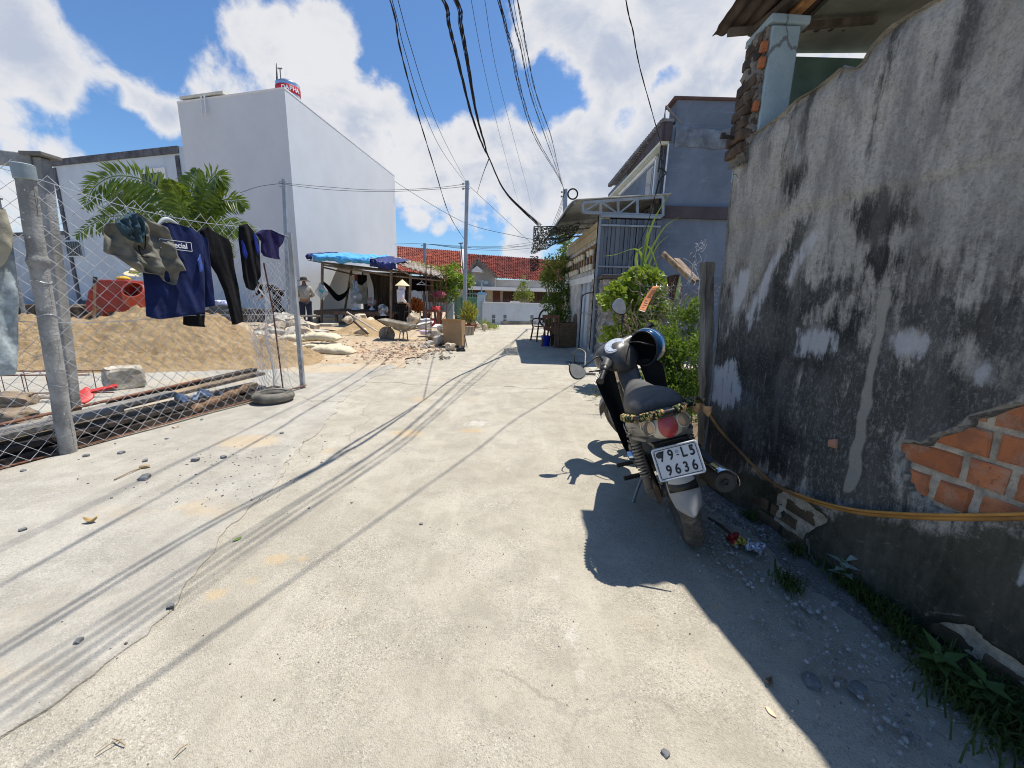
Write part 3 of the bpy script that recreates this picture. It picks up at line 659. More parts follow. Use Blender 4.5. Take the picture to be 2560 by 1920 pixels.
bk = MB(); BL, BH, MJ = .185, .083, .022
u0, v0 = W(2236, 1118)[0]-.3, .14; rowi = 0
vv = .12
while vv < 1.15:
    uu = u0-.3+(.5 if rowi % 2 else .17)*BL+random.uniform(-.02, .02)
    while uu < WL:
        L = BL*random.choice([1, 1, 1, .5, .95]); cu, cv = uu+L/2, vv+BH/2
        inside = inpoly(cu, cv, HOLE) or pdist(cu, cv, HOLE) < .09
        low = inpoly(cu, cv, LOWH)
        if inside and not low:
            vs = []; ch = .006
            for dd, ins in ((-.06, 0), (-.0215+random.uniform(-.003, .003), 0), (-.0175+random.uniform(-.003, .003), ch)):
                for a, c_ in ((0, 0), (1, 0), (1, 1), (0, 1)):
                    u_ = uu+ins+(L-2*ins)*a; v_ = vv+ins+(BH-2*ins)*c_
                    vs.append(wp(u_+.009*nz(u_, v_, 0, 23), v_+.008*nz(u_, v_, 4, 23), dd))
            bk.add(vs, [(8, 9, 10, 11)]+[(k*4+i, k*4+(i+1) % 4, k*4+4+(i+1) % 4, k*4+4+i) for k in range(2) for i in range(4)])
        uu += L+MJ
    vv += BH+MJ; rowi += 1
bk.build('exposed_brickwork', MBR, wall)
mo = MB(); mo.grid(lambda a, t: wp(u0-.2+3.4*a, .08+1.1*t, -.024+.007*fb(a*30, t*10, 2, 2)), 120, 50)
mo.build('mortar_bed', mat('mortar_grey', (.44, .39, .31), .95, .35, 20, bump=1.0, bs=120), wall, smooth=60)
# lower weathered bricks showing through the fallen base plaster
lb = MB()
for p, vr in ((BASEH, (.02, .5)), (LOWH, (-.02, .45))):
    us = [q[0] for q in p]; row = 0; vv = vr[0]
    while vv < vr[1]:
        uu = min(us)-.1+(row % 2)*.1
        while uu < max(us):
            if inpoly(uu+.09, vv+.035, p) and pdist(uu+.09, vv+.035, p) > .03:
                lb.box(wp(uu+.09, vv+.035, -.028), (.012, .17, .062), Matrix(((WN.x, WD.x, 0), (WN.y, WD.y, 0), (0, 0, 1))))
            uu += .19
        vv += .078; row += 1
lb.build('footing_bricks', mat('mossy_brick', (.13, .085, .055), .95, .5, 7, bump=.7, bs=50, dirt=(.04, .045, .025), da=.8, ds=6), wall, bevel=.006)
# small brick knocked through the plaster
q = W(2085, 1108); kn = MB(); kn.rock(wp(q[0], q[1], .0), (.018, .016, .022), 5, sub=2); kn.build('brick_knob', mat('pink_brick', (.45, .23, .15), .9), wall, smooth=40)
# ---- yellow conduit sagging along the wall
hp = [(1762, 1000), (1790, 1035), (1820, 1080), (1858, 1125), (1900, 1170), (1950, 1207), (2010, 1237), (2080, 1262), (2160, 1281), (2250, 1289), (2350, 1293), (2450, 1294), (2560, 1293), (2700, 1287), (2950, 1268), (3400, 1225), (4300, 1140)]
pts = []
for i, (x, y) in enumerate(hp):
    u, v = W(x, y); pts.append(wp(u, v, .035+.012*math.sin(i*1.3)))
def smooth_path(pts, k=6):
    out = []; n = len(pts)
    for i in range(n-1):
        p0, p1, p2, p3 = pts[max(0, i-1)], pts[i], pts[i+1], pts[min(n-1, i+2)]
        for j in range(k):
            t = j/k; out.append(.5*((2*p1)+(p2-p0)*t+(2*p0-5*p1+4*p2-p3)*t*t+(3*p1-3*p2+p3-p0)*t**3))
    out.append(pts[-1]); return out
hz = thing('yellow_hose', 'dirty yellow hose sagging in a long curve along the mouldy wall', 'hose')
sp_ = smooth_path(pts)
mb = MB(); mb.tube(sp_, .0082, 10); mb.build('hose_tube', mat('hose_yellow', (.36, .18, .045), .65, .3, 6, bump=.1, dirt=(.13, .07, .045), da=.85, ds=4), hz, smooth=60)
mb = MB(); mb.tube([p+Vector((0, 0, .013))+WN*.006 for p in sp_[36:]], .0055, 8); mb.build('thin_cable', mat('hose_orange', (.44, .22, .055), .6, .3, 8), hz, smooth=60)
# ================================================================== RIGHT SIDE: porch over the wall, grey house, carport, gate, bushes
def leaf(mb, p, d, up, L, Wd, fold=.25):
    d = d.normalized(); s = d.cross(up); s = s.normalized() if s.length > 1e-4 else d.orthogonal().normalized(); n = s.cross(d)
    a = p; t = p+d*L-n*L*.12; m1 = p+d*L*.42+s*Wd*.5+n*Wd*fold; m2 = p+d*L*.42-s*Wd*.5+n*Wd*fold
    k = p+d*L*.45
    mb.add([a, m1, t, m2, k], [(0, 4, 1), (1, 4, 2), (2, 4, 3), (3, 4, 0)])
def rdir(): 
    while True:
        v = Vector((random.uniform(-1, 1), random.uniform(-1, 1), random.uniform(-1, 1)))
        if .05 < v.length < 1: return v.normalized()
def blob_leaves(mb, blobs, n, L, asp=.55, up=.4, shell=.55, gap=0.0):
    tot = sum(b[3]*b[4]*b[5] for b in blobs)
    for b in blobs:
        k = int(n*b[3]*b[4]*b[5]/tot)
        for _ in range(k):
            d = rdir(); r = (shell+(1-shell)*random.random()) if random.random() < .8 else random.random()
            p = Vector((b[0]+d.x*b[3]*r, b[1]+d.y*b[4]*r, b[2]+d.z*b[5]*r))
            if gap and noise.noise(p*gap) < -.12: continue
            if p.z < .03: continue
            p += .15*b[3]*rdir()
            o = (d*.8+rdir()*.9+Vector((0, 0, up))).normalized(); l = L*random.uniform(.6, 1.25)
            leaf(mb, p, o, rdir()+Vector((0, 0, 1.0)), l, l*asp)
# ---------------- porch (old house behind the wall)
porch = thing('porch_house', 'old house porch over the wall with pale blue pillar and rusty roof', 'house')
pb = [P(1882, 330, 2.38), P(1975, 330, 2.38)]
mb = MB(); x0, x1 = P(1886, 320, 2.36).x, P(1975, 250, 2.36).x; zt = P(1955, 62, 2.36).z
def pil(u, v): return Vector((x0+.02+(x1-x0-.02)*u, 2.36+.006*fb(u*3, v*6, 0, 2), 1.9+(zt-1.9)*v))
mb.box(((x0+x1)/2+.01, 2.47, (1.9+zt)/2), (x1-x0-.02, .22, zt-1.9))
m, nt, b, co = newmat('pale_blue_limewash')
c = mixc(nt, ramp(nt, noi(nt, co, 5, 7, .65), .35, .65), (.27, .36, .41), (.35, .45, .50))
vc = nt.nodes.new('ShaderNodeTexVoronoi'); vc.feature = 'DISTANCE_TO_EDGE'; vc.inputs['Scale'].default_value = 1.3
wv = nt.nodes.new('ShaderNodeTexNoise'); wv.inputs['Scale'].default_value = 9; wv.inputs['Detail'].default_value = 5; nt.links.new(co, wv.inputs['Vector'])
va = nt.nodes.new('ShaderNodeVectorMath'); va.operation = 'MULTIPLY_ADD'; nt.links.new(wv.outputs['Color'], va.inputs[0]); va.inputs[1].default_value = (.15, .15, .1); nt.links.new(co, va.inputs[2]); nt.links.new(va.outputs[0], vc.inputs['Vector'])
c = mixc(nt, mth(nt, 'MULTIPLY', ramp(nt, vc.outputs['Distance'], .012, .003), .8), c, (.12, .13, .13)); nt.links.new(c, b.inputs['Base Color']); b.inputs['Roughness'].default_value = .9
nt.links.new(bumpn(nt, noi(nt, co, 60, 5), .3), b.inputs['Normal'])
mb.build('pillar', m, porch, bevel=.006)
mb = MB(); mb.box((x1-.06, 2.47, zt+.025), (.20, .24, .04), rotm(0, .04, 0)); mb.build('pillar_cap', m, porch, bevel=.008)
# broken brick end of the upper wall beside the pillar
mb = MB(); z = 2.0; i = 0
while z < zt-.02:
    l = x0-(.055-.045*((z-2.0)/(zt-2.0)))+.022*nz(z*9, 0); mb.box(((l+x0+.06)/2, 2.46, z+.03), (x0+.06-l, .17+.02*nz(z, 3), .052+.006*nz(z, 8, 0, 9)), rotm(.03*nz(z, 1, 0, 5), .05*nz(z, 4, 0, 5), .1*nz(z, 2, 0, 5)), ); z += .064; i += 1
mb.build('broken_brick_jamb', mat('sooty_brick', (.085, .06, .045), .95, .6, 9, bump=1.0, bs=40, dirt=(.03, .03, .027), da=.95, ds=6), porch, bevel=.009)
mb = MB(); mb.grid(lambda u, v: Vector((x0-.030+.022*v+.025*fb(v*7, u*2, 0, 2), 2.375+.16*u, 1.95+(zt-1.95)*v)), 8, 60); mb.grid(lambda u, v: Vector((x0-.030+.022*v+.07*u+.02*fb(v*7, 0, 0, 2), 2.374+.01*fb(u*3, v*9, 2, 2), 1.95+(zt-1.95)*v)), 8, 60); mb.build('mortar_core', mat('old_mortar', (.20, .185, .16), .95, .4, 9, bump=1.0, bs=50, dirt=(.05, .05, .045), da=.8, ds=7), porch, smooth=60)
for z in (2.22, 2.42, 2.49): mb = MB(); mb.box((x0-.004, 2.372, z), (.034, .03, .05), rotm(0, .1, 0)); mb.build('bare_brick', MBR, porch, bevel=.008)
# corrugated rusty canopy: only a short piece reaches past the wall
zr = P(1785, 86, 2.62).z; xr0 = P(1785, 86, 2.62).x
mb = MB(); mb.grid(lambda u, v: Vector((xr0+.9*u+.01*nz(v*9, 0), 2.64-(.52+.10*math.sin(u*5+.4)-.10*u)*v+.006*nz(u*20, 3), zr+.012+.008*math.sin(u*2*PI*12)+.05*u+.06*v-.01*sm(.1, 0, u))), 160, 14)
mb.build('roof_sheet', mat('rusty_sheet', (.075, .058, .052), .8, .5, 5, metal=.2, bump=.5, dirt=(.11, .06, .04), da=.5), porch, smooth=1, solid=.004)
mb = MB(); a = Vector((xr0+.30, 2.60, zr-.01)); mb.bar(a, a+Vector((.12, -.75, .10)), .05, .06); mb.build('rafter', mat('raw_timber', (.36, .20, .09), .8, .5, 12, streak=True, bump=.3), porch, bevel=.003)
mb = MB(); mb.bar((xr0+.20, 2.6, zr-.006), (xr0+.36, 2.05, zr+.05), .05, .03); mb.bar((xr0+.06, 2.58, zr-.012), (xr0+.8, 2.5, zr+.02), .03, .03); mb.build('batten', mat('grey_timber', (.10, .085, .075), .9, .5, 12, streak=True), porch)
mb = MB(); mb.box((3.3, .9, zr+.12), (3.5, 3.9, .06), rotm(0, -.03, 0)); mb.build('ceiling', mat('old_soffit', (.26, .27, .24), .9, .3, 2.5, dirt=(.10, .12, .10), da=.7, ds=1.2), porch)
mb = MB(); mb.box((3.36, 2.83, (zr+2.0)/2-.012), (3.56, .1, zr-2.0)); mb.build('inner_wall', mat('green_wall', (.10, .17, .16), .9, .3, 4, bump=.2), porch)
mb = MB(); mb.box((5.05, .9, 1.5), (.1, 3.9, 3.0)); mb.build('back_wall', mat('green_wall', (.1, .17, .16)), porch)
mb = MB(); a = P(1848, 346, 2.45); mb.bar(a+Vector((.06, .02, 0)), a+Vector((-.10, -.02, .0)), .016, .016); mb.box(a+Vector((-.10, -.02, .003)), (.02, .02, .026))
o = mb.build('rusty_bracket', mat('rust_dark', (.06, .05, .045), .8, .5, 30, metal=.3)); tag(o, 'short rusty iron bar poking out of the wall end below the blue pillar', 'bar')
# ---------------- dark concrete post standing at the end of the wall
mb = MB(); z1 = P(1768, 655, 2.78).z; PX0, PX1 = P(1756, 1190, 2.8).x+.012, P(1768, 655, 2.8).x
def post(u, v):
    a = u*2*PI; r = .05*(1-.12*v); c_, s_ = math.cos(a), math.sin(a); k = max(abs(c_), abs(s_)); q = r/k*(.86+.14*k)
    return Vector((lerp(PX0, PX1, v)+q*c_*.62+.01*fb(v*5, u*2, 0, 2), 2.80+q*s_+.01*fb(v*6, u*2, 3, 2), -.05+(z1+.05)*v))
mb.grid(post, 24, 50); mb.add([post(i/24, 1)+Vector((0, 0, .012*nz(i, 0))) for i in range(24)], [tuple(range(24))])
o = mb.build('concrete_post', MATS.get('x') or mat('dark_post', (.20, .19, .17), .95, .6, 6, bump=1.0, bs=35, dirt=(.03, .03, .028), da=.95, ds=5, streak=True), None, smooth=50)
tag(o, 'blackened concrete post standing at the far end of the mouldy wall', 'post')
# ---------------- grey two-storey house
GY = 8.2
gh = thing('grey_house', 'two storey grey blue house with dark band and side balcony windows', 'house', (3.1, GY, 0))
GHo = Vector((3.1, GY, 0))
m, nt, b, co = newmat('grey_blue_render')
c = mixc(nt, ramp(nt, noi(nt, co, 1.1, 6, .65, .4), .34, .66), (.125, .155, .205), (.185, .22, .28))
c = mixc(nt, mth(nt, 'MULTIPLY', ramp(nt, noi(nt, mapv(nt, co, (.5, 1, 3)), 2.4, 6, .7, .5), .55, .7), .5), c, (.24, .28, .34))
nt.links.new(c, b.inputs['Base Color']); b.inputs['Roughness'].default_value = .85; nt.links.new(bumpn(nt, noi(nt, co, 9, 6, .7), .5, .02), b.inputs['Normal'])
M_gw = m
M_band = mat('dark_band', (.075, .06, .068), .8, .2, 3); M_cream = mat('cream_paint', (.66, .65, .53), .7, .06, 2, bump=.03); M_white = mat('white_paint', (.74, .75, .76), .6, .06, 2, bump=.03)
def part(mb, name, m, par, o, **k):
    mb.v = [tuple(Vector(p)-o) for p in mb.v]; return mb.build(name, m, par, **k)
xL = P(1668, 400, GY).x; zE = P(1682, 312, GY).z; xP = P(1690, 300, GY).x; zP = P(1700, 248, GY).z; zB0, zB1 = P(1668, 546, GY).z, P(1668, 516, GY).z
mb = MB(); mb.box(((xL+9)/2, GY+2.5, zE/2), (9-xL, 5, zE)); part(mb, 'wall', M_gw, gh, GHo)
mb = MB(); mb.box(((xP+9)/2, GY+.2, (zE+zP)/2-.002), (9-xP, .38, zP-zE)); part(mb, 'parapet', M_gw, gh, GHo)
mb = MB(); mb.box(((xP+9)/2-.03, GY+.2, zP+.02), (9-xP+.1, .46, .05)); part(mb, 'parapet_coping', mat('brown_coping', (.10, .06, .055), .8), gh, GHo, bevel=.01)
mb = MB(); mb.box(((xL+9)/2-.03, GY-.03, (zB0+zB1)/2), (9-xL+.06, .07, zB1-zB0)); part(mb, 'band_course', M_band, gh, GHo)
mb = MB(); mb.grid(lambda u, v: Vector((xL+.1+(8-xL)*u, GY-.012-.02*max(0, fb(u*9, v*2, 0, 2))-.016*math.sin(PI*v), zE-.05-.32*v+.05*fb(u*8, 0, 2, 1.5))), 90, 12); part(mb, 'mortar_patch', mat('grey_mortar', (.165, .19, .225), .95, .35, 5, bump=.7), gh, GHo, smooth=50)
fa0 = P(1658, 330, GY); fa1 = P(1545, 470, 12.4)
mb = MB(); mb.bar((fa0.x, GY-.02, fa0.z), (fa1.x, 12.4, fa0.z), .06, .30); mb.bar((fa0.x+.02, GY-.02, fa0.z), (xL+.03, GY-.02, fa0.z), .04, .30); part(mb, 'eave_fascia', M_band, gh, GHo)
mb = MB(); mb.box(((fa0.x+xL)/2+.04, (GY+12.4)/2, fa0.z-.17), (xL-fa0.x+.15, 12.4-GY, .05)); part(mb, 'soffit', M_cream, gh, GHo)
mb = MB(); mb.box(((fa0.x+xL)/2, (GY+12.4)/2, fa0.z+.19), (xL-fa0.x+.1, 12.4-GY+.06, .05))
for k in range(40): mb.box((fa0.x+.0, GY+.1+k*.107, fa0.z+.185), (.10, .05, .09))
part(mb, 'roof_edge_tiles', mat('grey_tiles', (.20, .19, .19), .9, .4, 9), gh, GHo)
xf_ = xL+.02
mb = MB(); mb.box((xf_+.05, (GY+12.4)/2, zE/2), (.1, 12.2-GY, zE-.4)); part(mb, 'side_wall', mat('pale_blue_wall', (.42, .55, .60), .8, .1, 2, bump=.1), gh, GHo)
fz = fa0.z-.25
fr = MB(); Y0, Y1 = GY+.55, 11.7; X_ = xf_-.03
for a, b_ in (((X_, Y0, fz), (X_, Y1, fz)), ((X_, Y0, fz-1.25), (X_, Y0, fz)), ((X_, Y1, fz-1.25), (X_, Y1, fz)), ((X_, Y0, fz-1.25), (X_, Y1, fz-1.25))): fr.bar(a, b_, .07, .07)
part(fr, 'balcony_frame', M_white, gh, GHo)
M_pane = mat('dark_pane', (.05, .07, .085), .12, .2, 2, bump=0, spec=.6)
for (ya, yb, za, zb) in ((GY+.72, GY+1.05, fz-.75, fz-.15), (GY+.75, GY+1.5, fz-1.2, fz-.95), (GY+1.9, GY+2.5, fz-1.2, fz-.55), (GY+2.8, GY+3.3, fz-1.2, fz-.6)):
    mb = MB(); mb.box((X_, (ya+yb)/2, (za+zb)/2), (.06, yb-ya+.08, zb-za+.08)); wdo = part(mb, 'window', mat('grey_frame', (.40, .45, .47), .6, .1), gh, GHo, bevel=.01)
    mb = MB(); mb.box((X_-.032, (ya+yb)/2, (za+zb)/2), (.012, yb-ya, zb-za)); part(mb, 'pane', M_pane, wdo, GHo)
mb = MB(); a = P(1668, 350, GY-.03); c_ = P(1655, 482, GY-.03); mb.tube([(xL-.07, GY+.12, fa0.z-.2), (xL-.07, GY+.12, zB1+.06)], .05, 12); part(mb, 'drainpipe', mat('grey_pipe', (.20, .19, .19), .6, .2, 3), gh, GHo, smooth=50)
mb = MB(); mb.bar((xL-.01, GY-.015, fa0.z-.2), (xL-.015, GY-.015, zB1), .022, .022); part(mb, 'corner_bead', M_white, gh, GHo)
mb = MB(); p0 = P(1655, 300, GY); mb.tube([(fa0.x, GY, fa0.z+.2), (fa0.x, GY, fa0.z+.42), (xP+.1, GY+.02, zE+.05)], .025, 8); part(mb, 'vent_pipe', mat('grey_pipe', (.2, .19, .19)), gh, GHo, smooth=50)
BRK = P(1654, 365, GY-.12)
mb = MB()
for k in range(4): mb.bar(BRK+Vector((.01, .03, -.02-.065*k)), BRK+Vector((.07, .10, -.02-.065*k)), .012, .012); mb.tube([BRK+Vector((0, 0, -.035-.065*k)), BRK+Vector((0, 0, -.005-.065*k))], .018, 8)
mb.bar(BRK+Vector((.05, .08, .03)), BRK+Vector((.05, .08, -.28)), .015, .015); part(mb, 'wire_bracket', mat('black_iron', (.03, .03, .03), .6, .2, 20), gh, GHo)
mb = MB(); mb.tube(smooth_path([BRK, BRK+Vector((.0, .05, -.4)), P(1648, 420, GY-.1), P(1665, 432, GY-.1), P(1650, 450, GY-.1), P(1640, 485, GY-.1)]), .012, 6); part(mb, 'service_cable', mat('black_rubber', (.02, .02, .02), .6, .2, 20), gh, GHo, smooth=60)
# ---------------- carport: truss, curved roof, slatted screen, block wall with lattice, gate
CY = 8.0
cp = thing('carport', 'grey steel carport with curved sheet roof, truss and slatted screen', 'carport', (1.7, CY, 0)); CPo = Vector((1.7, CY, 0))
M_steel = mat('galv_grey', (.33, .36, .39), .5, .25, 6, metal=.3, bump=.1, dirt=(.16, .15, .14), da=.6)
tl, tr_, bl, br = P(1457, 507, CY), P(1657, 492, CY), P(1457, 531, CY), P(1657, 540, CY)
mb = MB(); mb.bar(tl, tr_, .05); mb.bar(bl, br, .05)
ks = [0, .22, .44, .68, 1.0]
for i, k in enumerate(ks): mb.bar(lerp(bl, br, k), lerp(tl, tr_, k), .045)
for i in range(3):
    a, b_ = ks[i], ks[i+1]
    mb.bar(lerp(bl, br, a if i != 1 else b_), lerp(tl, tr_, b_ if i != 1 else a), .032)
part(mb, 'truss', M_steel, cp, CPo)
zr_, zl = tr_.z+.05, tl.z+.05; xa, xb = tl.x-.10, xL+.05
def roof_c(u, v):
    y = CY-.06+4.4*v; t = u
    if t < .22:
        a = (1-t/.22); x = xa-.28*a; z = zl-.30*a*a
    else:
        k = (t-.22)/.78; x = xa+(xb-xa)*k; z = zl+(zr_-zl)*k
    return Vector((x-.1*v, y, z+.006*math.sin(y*40)))
mb = MB(); mb.grid(roof_c, 30, 120); part(mb, 'roof_sheet', mat('fibre_sheet', (.40, .42, .42), .7, .15, 3, bump=.1), cp, CPo, smooth=50, solid=.012)
mb = MB()
for y in (CY+1.4, CY+2.8, CY+4.1): mb.bar((xa-.2, y, zl-.14), (xb, y, zr_-.06), .04)
mb.bar((xa-.05, CY, zl-.05), (xa-.15, CY+4.2, zl-.05), .04); part(mb, 'purlin', M_steel, cp, CPo)
sl_, sr_ = P(1503, 540, CY), P(1652, 540, CY); zb_ = .15
mb = MB(); x = sl_.x; i = 0
while x < sr_.x-.02:
    wd = random.choice([.035, .05, .06, .075]); mb.box((x+wd/2, CY+.015*(i % 2), (sl_.z+zb_)/2-.02), (wd, .02, sl_.z-zb_-.06)); x += wd+random.choice([.006, .010, .016]); i += 1
slp = part(mb, 'slat_screen', mat('slate_slats', (.155, .175, .205), .6, .35, 4, metal=.2, bump=.05, dirt=(.07, .06, .055), da=.7, ds=4, streak=True), cp, CPo)
mb = MB()
for zz in (P(1560, 565, CY).z, P(1560, 668, CY).z, P(1560, 775, CY).z): mb.bar((sl_.x, CY-.03, zz), (sr_.x, CY-.03, zz), .03, .03)
mb.bar((sl_.x-.02, CY-.02, sl_.z), (sr_.x, CY-.02, sl_.z), .05, .05); mb.bar((sl_.x-.015, CY, zb_), (sl_.x-.015, CY, sl_.z), .04)
part(mb, 'screen_rail', M_steel, cp, CPo)
mb = MB(); mb.box(((sl_.x+sr_.x)/2, CY+.3, 1.5), (sr_.x-sl_.x, .02, 2.6)); part(mb, 'gap_shade_sheet', mat('dark_void', (.02, .02, .022), .9, .2), cp, CPo)  # near-black sheet standing in for the shade seen between the slats
# street wall
SW0, SW1 = Vector((1.69, 8.03, 0)), Vector((1.60, 12.6, 0)); sd = (SW1-SW0).normalized(); sn = Vector((-sd.y, sd.x, 0))
def swp(t, z, d=0): return SW0+sd*t+Vector((0, 0, z))+sn*d
L_ = (SW1-SW0).length; SR = Matrix((sd, sn, (0, 0, 1))).transposed()
bw = thing('lattice_wall', 'cream block wall with a white lattice band and brown trellis', 'wall', tuple(SW0))
zs = [P(1497, y, SW0.y).z for y in (545, 590, 682, 702)]
def swbox(mb, t0, t1, z0, z1, th=.12, d=0): mb.box(swp((t0+t1)/2, (z0+z1)/2, d), (t1-t0, th, z1-z0), SR)
mb = MB(); swbox(mb, 0, L_, zs[1], zs[0]+.02, .13); 
M_blk = mat('cream_blocks', (.52, .47, .36), .9, .15, 5, bump=.5)
part(mb, 'block_course', M_blk, bw, SW0)
mb = MB(); 
for k in range(4): swbox(mb, 0, L_, zs[1]+.02+k*.2, zs[1]+.03+k*.2, .01, .066)
part(mb, 'mortar_line', mat('mortar_dark', (.25, .22, .18), .9), bw, SW0)
mb = MB(); swbox(mb, 0, L_, zs[3], zs[2], .15); t = .05
while t < L_: swbox(mb, t, t+.055, zs[2], zs[1], .1); t += .155
part(mb, 'lattice', M_white, bw, SW0)
mb = MB()
for z in (lerp(zs[2], zs[1], .28), lerp(zs[2], zs[1], .78)): swbox(mb, .05, L_-.2, z-.045, z+.045, .02, .075)
t = .2
while t < L_-.2: swbox(mb, t-.05, t+.05, lerp(zs[2], zs[1], .15), lerp(zs[2], zs[1], .88), .018, .072); t += .33
part(mb, 'trellis', mat('brown_trellis', (.21, .12, .055), .85, .3, 8), bw, SW0)
mb = MB(); swbox(mb, 1.9, L_, 0, zs[3], .12); swbox(mb, 0, .75, 0, zs[3], .10, -.01); part(mb, 'wall_face', mat('chalk_wall', (.55, .53, .49), .9, .2, 4, bump=.4, dirt=(.3, .28, .24), da=.6), bw, SW0)
k = 0
for t in [.35+.33*i for i in range(11)]:
    for z in (lerp(zs[2], zs[1], .62), lerp(zs[2], zs[1], .2)):
        k += 1
        if (k*7) % 5 == 0: continue
        mb = MB(); mb.lathe([(0, -.055), (.04, -.055), (.055, .04), (.058, .055), (.05, .055), (.042, .0), (0, 0)], 12, (0, 0, 0))
        o = mb.build('hanging_pot', mat('cream_pot', (.62, .58, .48), .6, .15, 9), smooth=50); o.location = swp(t+.08, z, .14); tag(o, 'small cream pot hooked on the brown trellis of the lattice wall', 'pot', 'pots hooked on the trellis')
# gate
gt = thing('metal_gate', 'narrow white corrugated metal gate between rough stone posts', 'gate', tuple(swp(.8, .1)))
go = swp(.8, .1)
mb = MB(); n = 14
mb.grid(lambda u, v: swp(.78+1.1*u, .12+1.52*v, .02+.012*math.sin(u*2*PI*9)), 72, 2); part(mb, 'gate_leaf', mat('white_sheet', (.62, .64, .65), .5, .1, 3, bump=.05), gt, go, smooth=50, solid=.004)
mb = MB()
for t in (.78, 1.33, 1.88): mb.bar(swp(t, .1, .05), swp(t, 1.62, .05), .035)
for z in (.12, .9, 1.62): mb.bar(swp(.78, z, .045), swp(1.88, z, .045), .03)
part(mb, 'gate_frame', mat('gate_grey', (.42, .45, .47), .5, .2), gt, go)
mb = MB(); mb.tube(smooth_path([swp(-.1, 1.35, .18), swp(.5, 1.33, .2), swp(.85, 1.28, .2), swp(.9, 1.2, .2), swp(.92, .12, .2)], 4), .014, 8); part(mb, 'bent_pipe', mat('black_iron', (.03, .03, .03)), gt, go, smooth=60)
gp = thing('stone_gatepost', 'rough grey rubble stone gatepost with dark cap by the narrow gate', 'gatepost', (1.78, 7.75, 0)); gpo = Vector((1.78, 7.75, 0))
def gpf(u, v):
    a = u*2*PI; c_, s_ = math.cos(a), math.sin(a); k = max(abs(c_), abs(s_)); h = .13; z = v*1.58
    return Vector((1.76+h*c_/k+.035*fb(u*9, v*10, 0, 1.6), 7.75+h*1.6*s_/k+.03*fb(u*9, v*10, 3, 1.6), z))
mb = MB(); mb.grid(gpf, 56, 70); part(mb, 'shaft', mat('rubble_stone_face', (.30, .28, .25), .95, .5, 9, bump=1.0, bs=20, dirt=(.12, .11, .10), da=.8, ds=8), gp, gpo, smooth=70)
mb = MB(); mb.box((1.77, 7.75, 1.63), (.38, .5, .07)); part(mb, 'cap', mat('dark_cap', (.09, .075, .07), .8), gp, gpo, bevel=.01)
gp2 = thing('stone_gatepost', 'slim rough pebble gatepost on the hinge side, beyond the capped one', 'gatepost', (1.74, 8.55, 0))
mb = MB(); mb.grid(lambda u, v: Vector((.09*math.cos(u*2*PI)+.02*fb(u*6, v*9, 0, 2)-.06, .13*math.sin(u*2*PI)+.02*fb(u*6, v*9, 5, 2), v*1.62)), 30, 50); mb.build('shaft', mat('pebble_dash', (.40, .36, .30), .95, .5, 14, bump=1.0, bs=30, dirt=(.2, .17, .13), da=.7, ds=10), gp2, smooth=70)
# ---------------- shade net on its pole frame
nt_ = thing('shade_net', 'torn dark green shade net hung from a pole under the carport eave', 'shade net'); 
a, c_ = P(1335, 566, 8.9), P(1505, 556, 9.3); 
mb = MB(); mb.tube([a, lerp(a, c_, .5)+Vector((0, 0, -.02)), c_], .016, 8); mb.tube([a, P(1333, 602, 8.9)], .012, 8); mb.tube([lerp(a, c_, .65), P(1465, 500, 9.3)], .006, 6); mb.build('net_pole', M_steel, nt_, smooth=50)
ol = [(1336, 568), (1440, 560)], [(1325, 640), (1400, 620)]
def netf(u, v):
    top = lerp(P(1336, 568, 8.9), P(1452, 560, 9.1), u); bot = lerp(P(1325, 640+14*math.sin(u*9)*u, 10.3), P(1425, 590, 11.0), u)
    sag = -.28*math.sin(PI*v)*(.5+.5*math.sin(PI*u)); p = lerp(top, bot, v)
    return p+Vector((.03*nz(u*9, v*9), .03*nz(u*8, v*8, 4), sag*.6+.05*fb(u*6, v*6, 1, 1)))
mb = MB()
NUv, NVv = 70, 60
vs = [netf(i/NUv, j/NVv) for j in range(NVv+1) for i in range(NUv+1)]
mb.grid(netf, NUv, NVv, keep=lambda u, v: noise.noise(Vector((u*30, v*30, 5))) > -.33 and not (v > .86+.14*nz(u*12, 0, 2)))
mm, nt2, b2, co2 = newmat('green_black_net'); vo = nt2.nodes.new('ShaderNodeTexVoronoi'); vo.inputs['Scale'].default_value = 60; nt2.links.new(co2, vo.inputs['Vector'])
b2.inputs['Base Color'].default_value = (.030, .042, .038, 1); b2.inputs['Roughness'].default_value = .8
nt2.links.new(mth(nt2, 'ADD', ramp(nt2, vo.outputs['Distance'], .80, .70), 0), b2.inputs['Alpha'])
mb.build('net_cloth', mm, nt_, smooth=1)
mb = MB(); mb.grid(lambda u, v: P(1325+22*u, 640+45*v*(1-.3*u), 10.3)+Vector((.02*nz(u*9, v*9), .05*nz(u*5, v*5), 0)), 10, 20, keep=lambda u, v: noise.noise(Vector((u*20, v*20, 9))) > -.25); mb.build('torn_strip', mm, nt_, smooth=1)
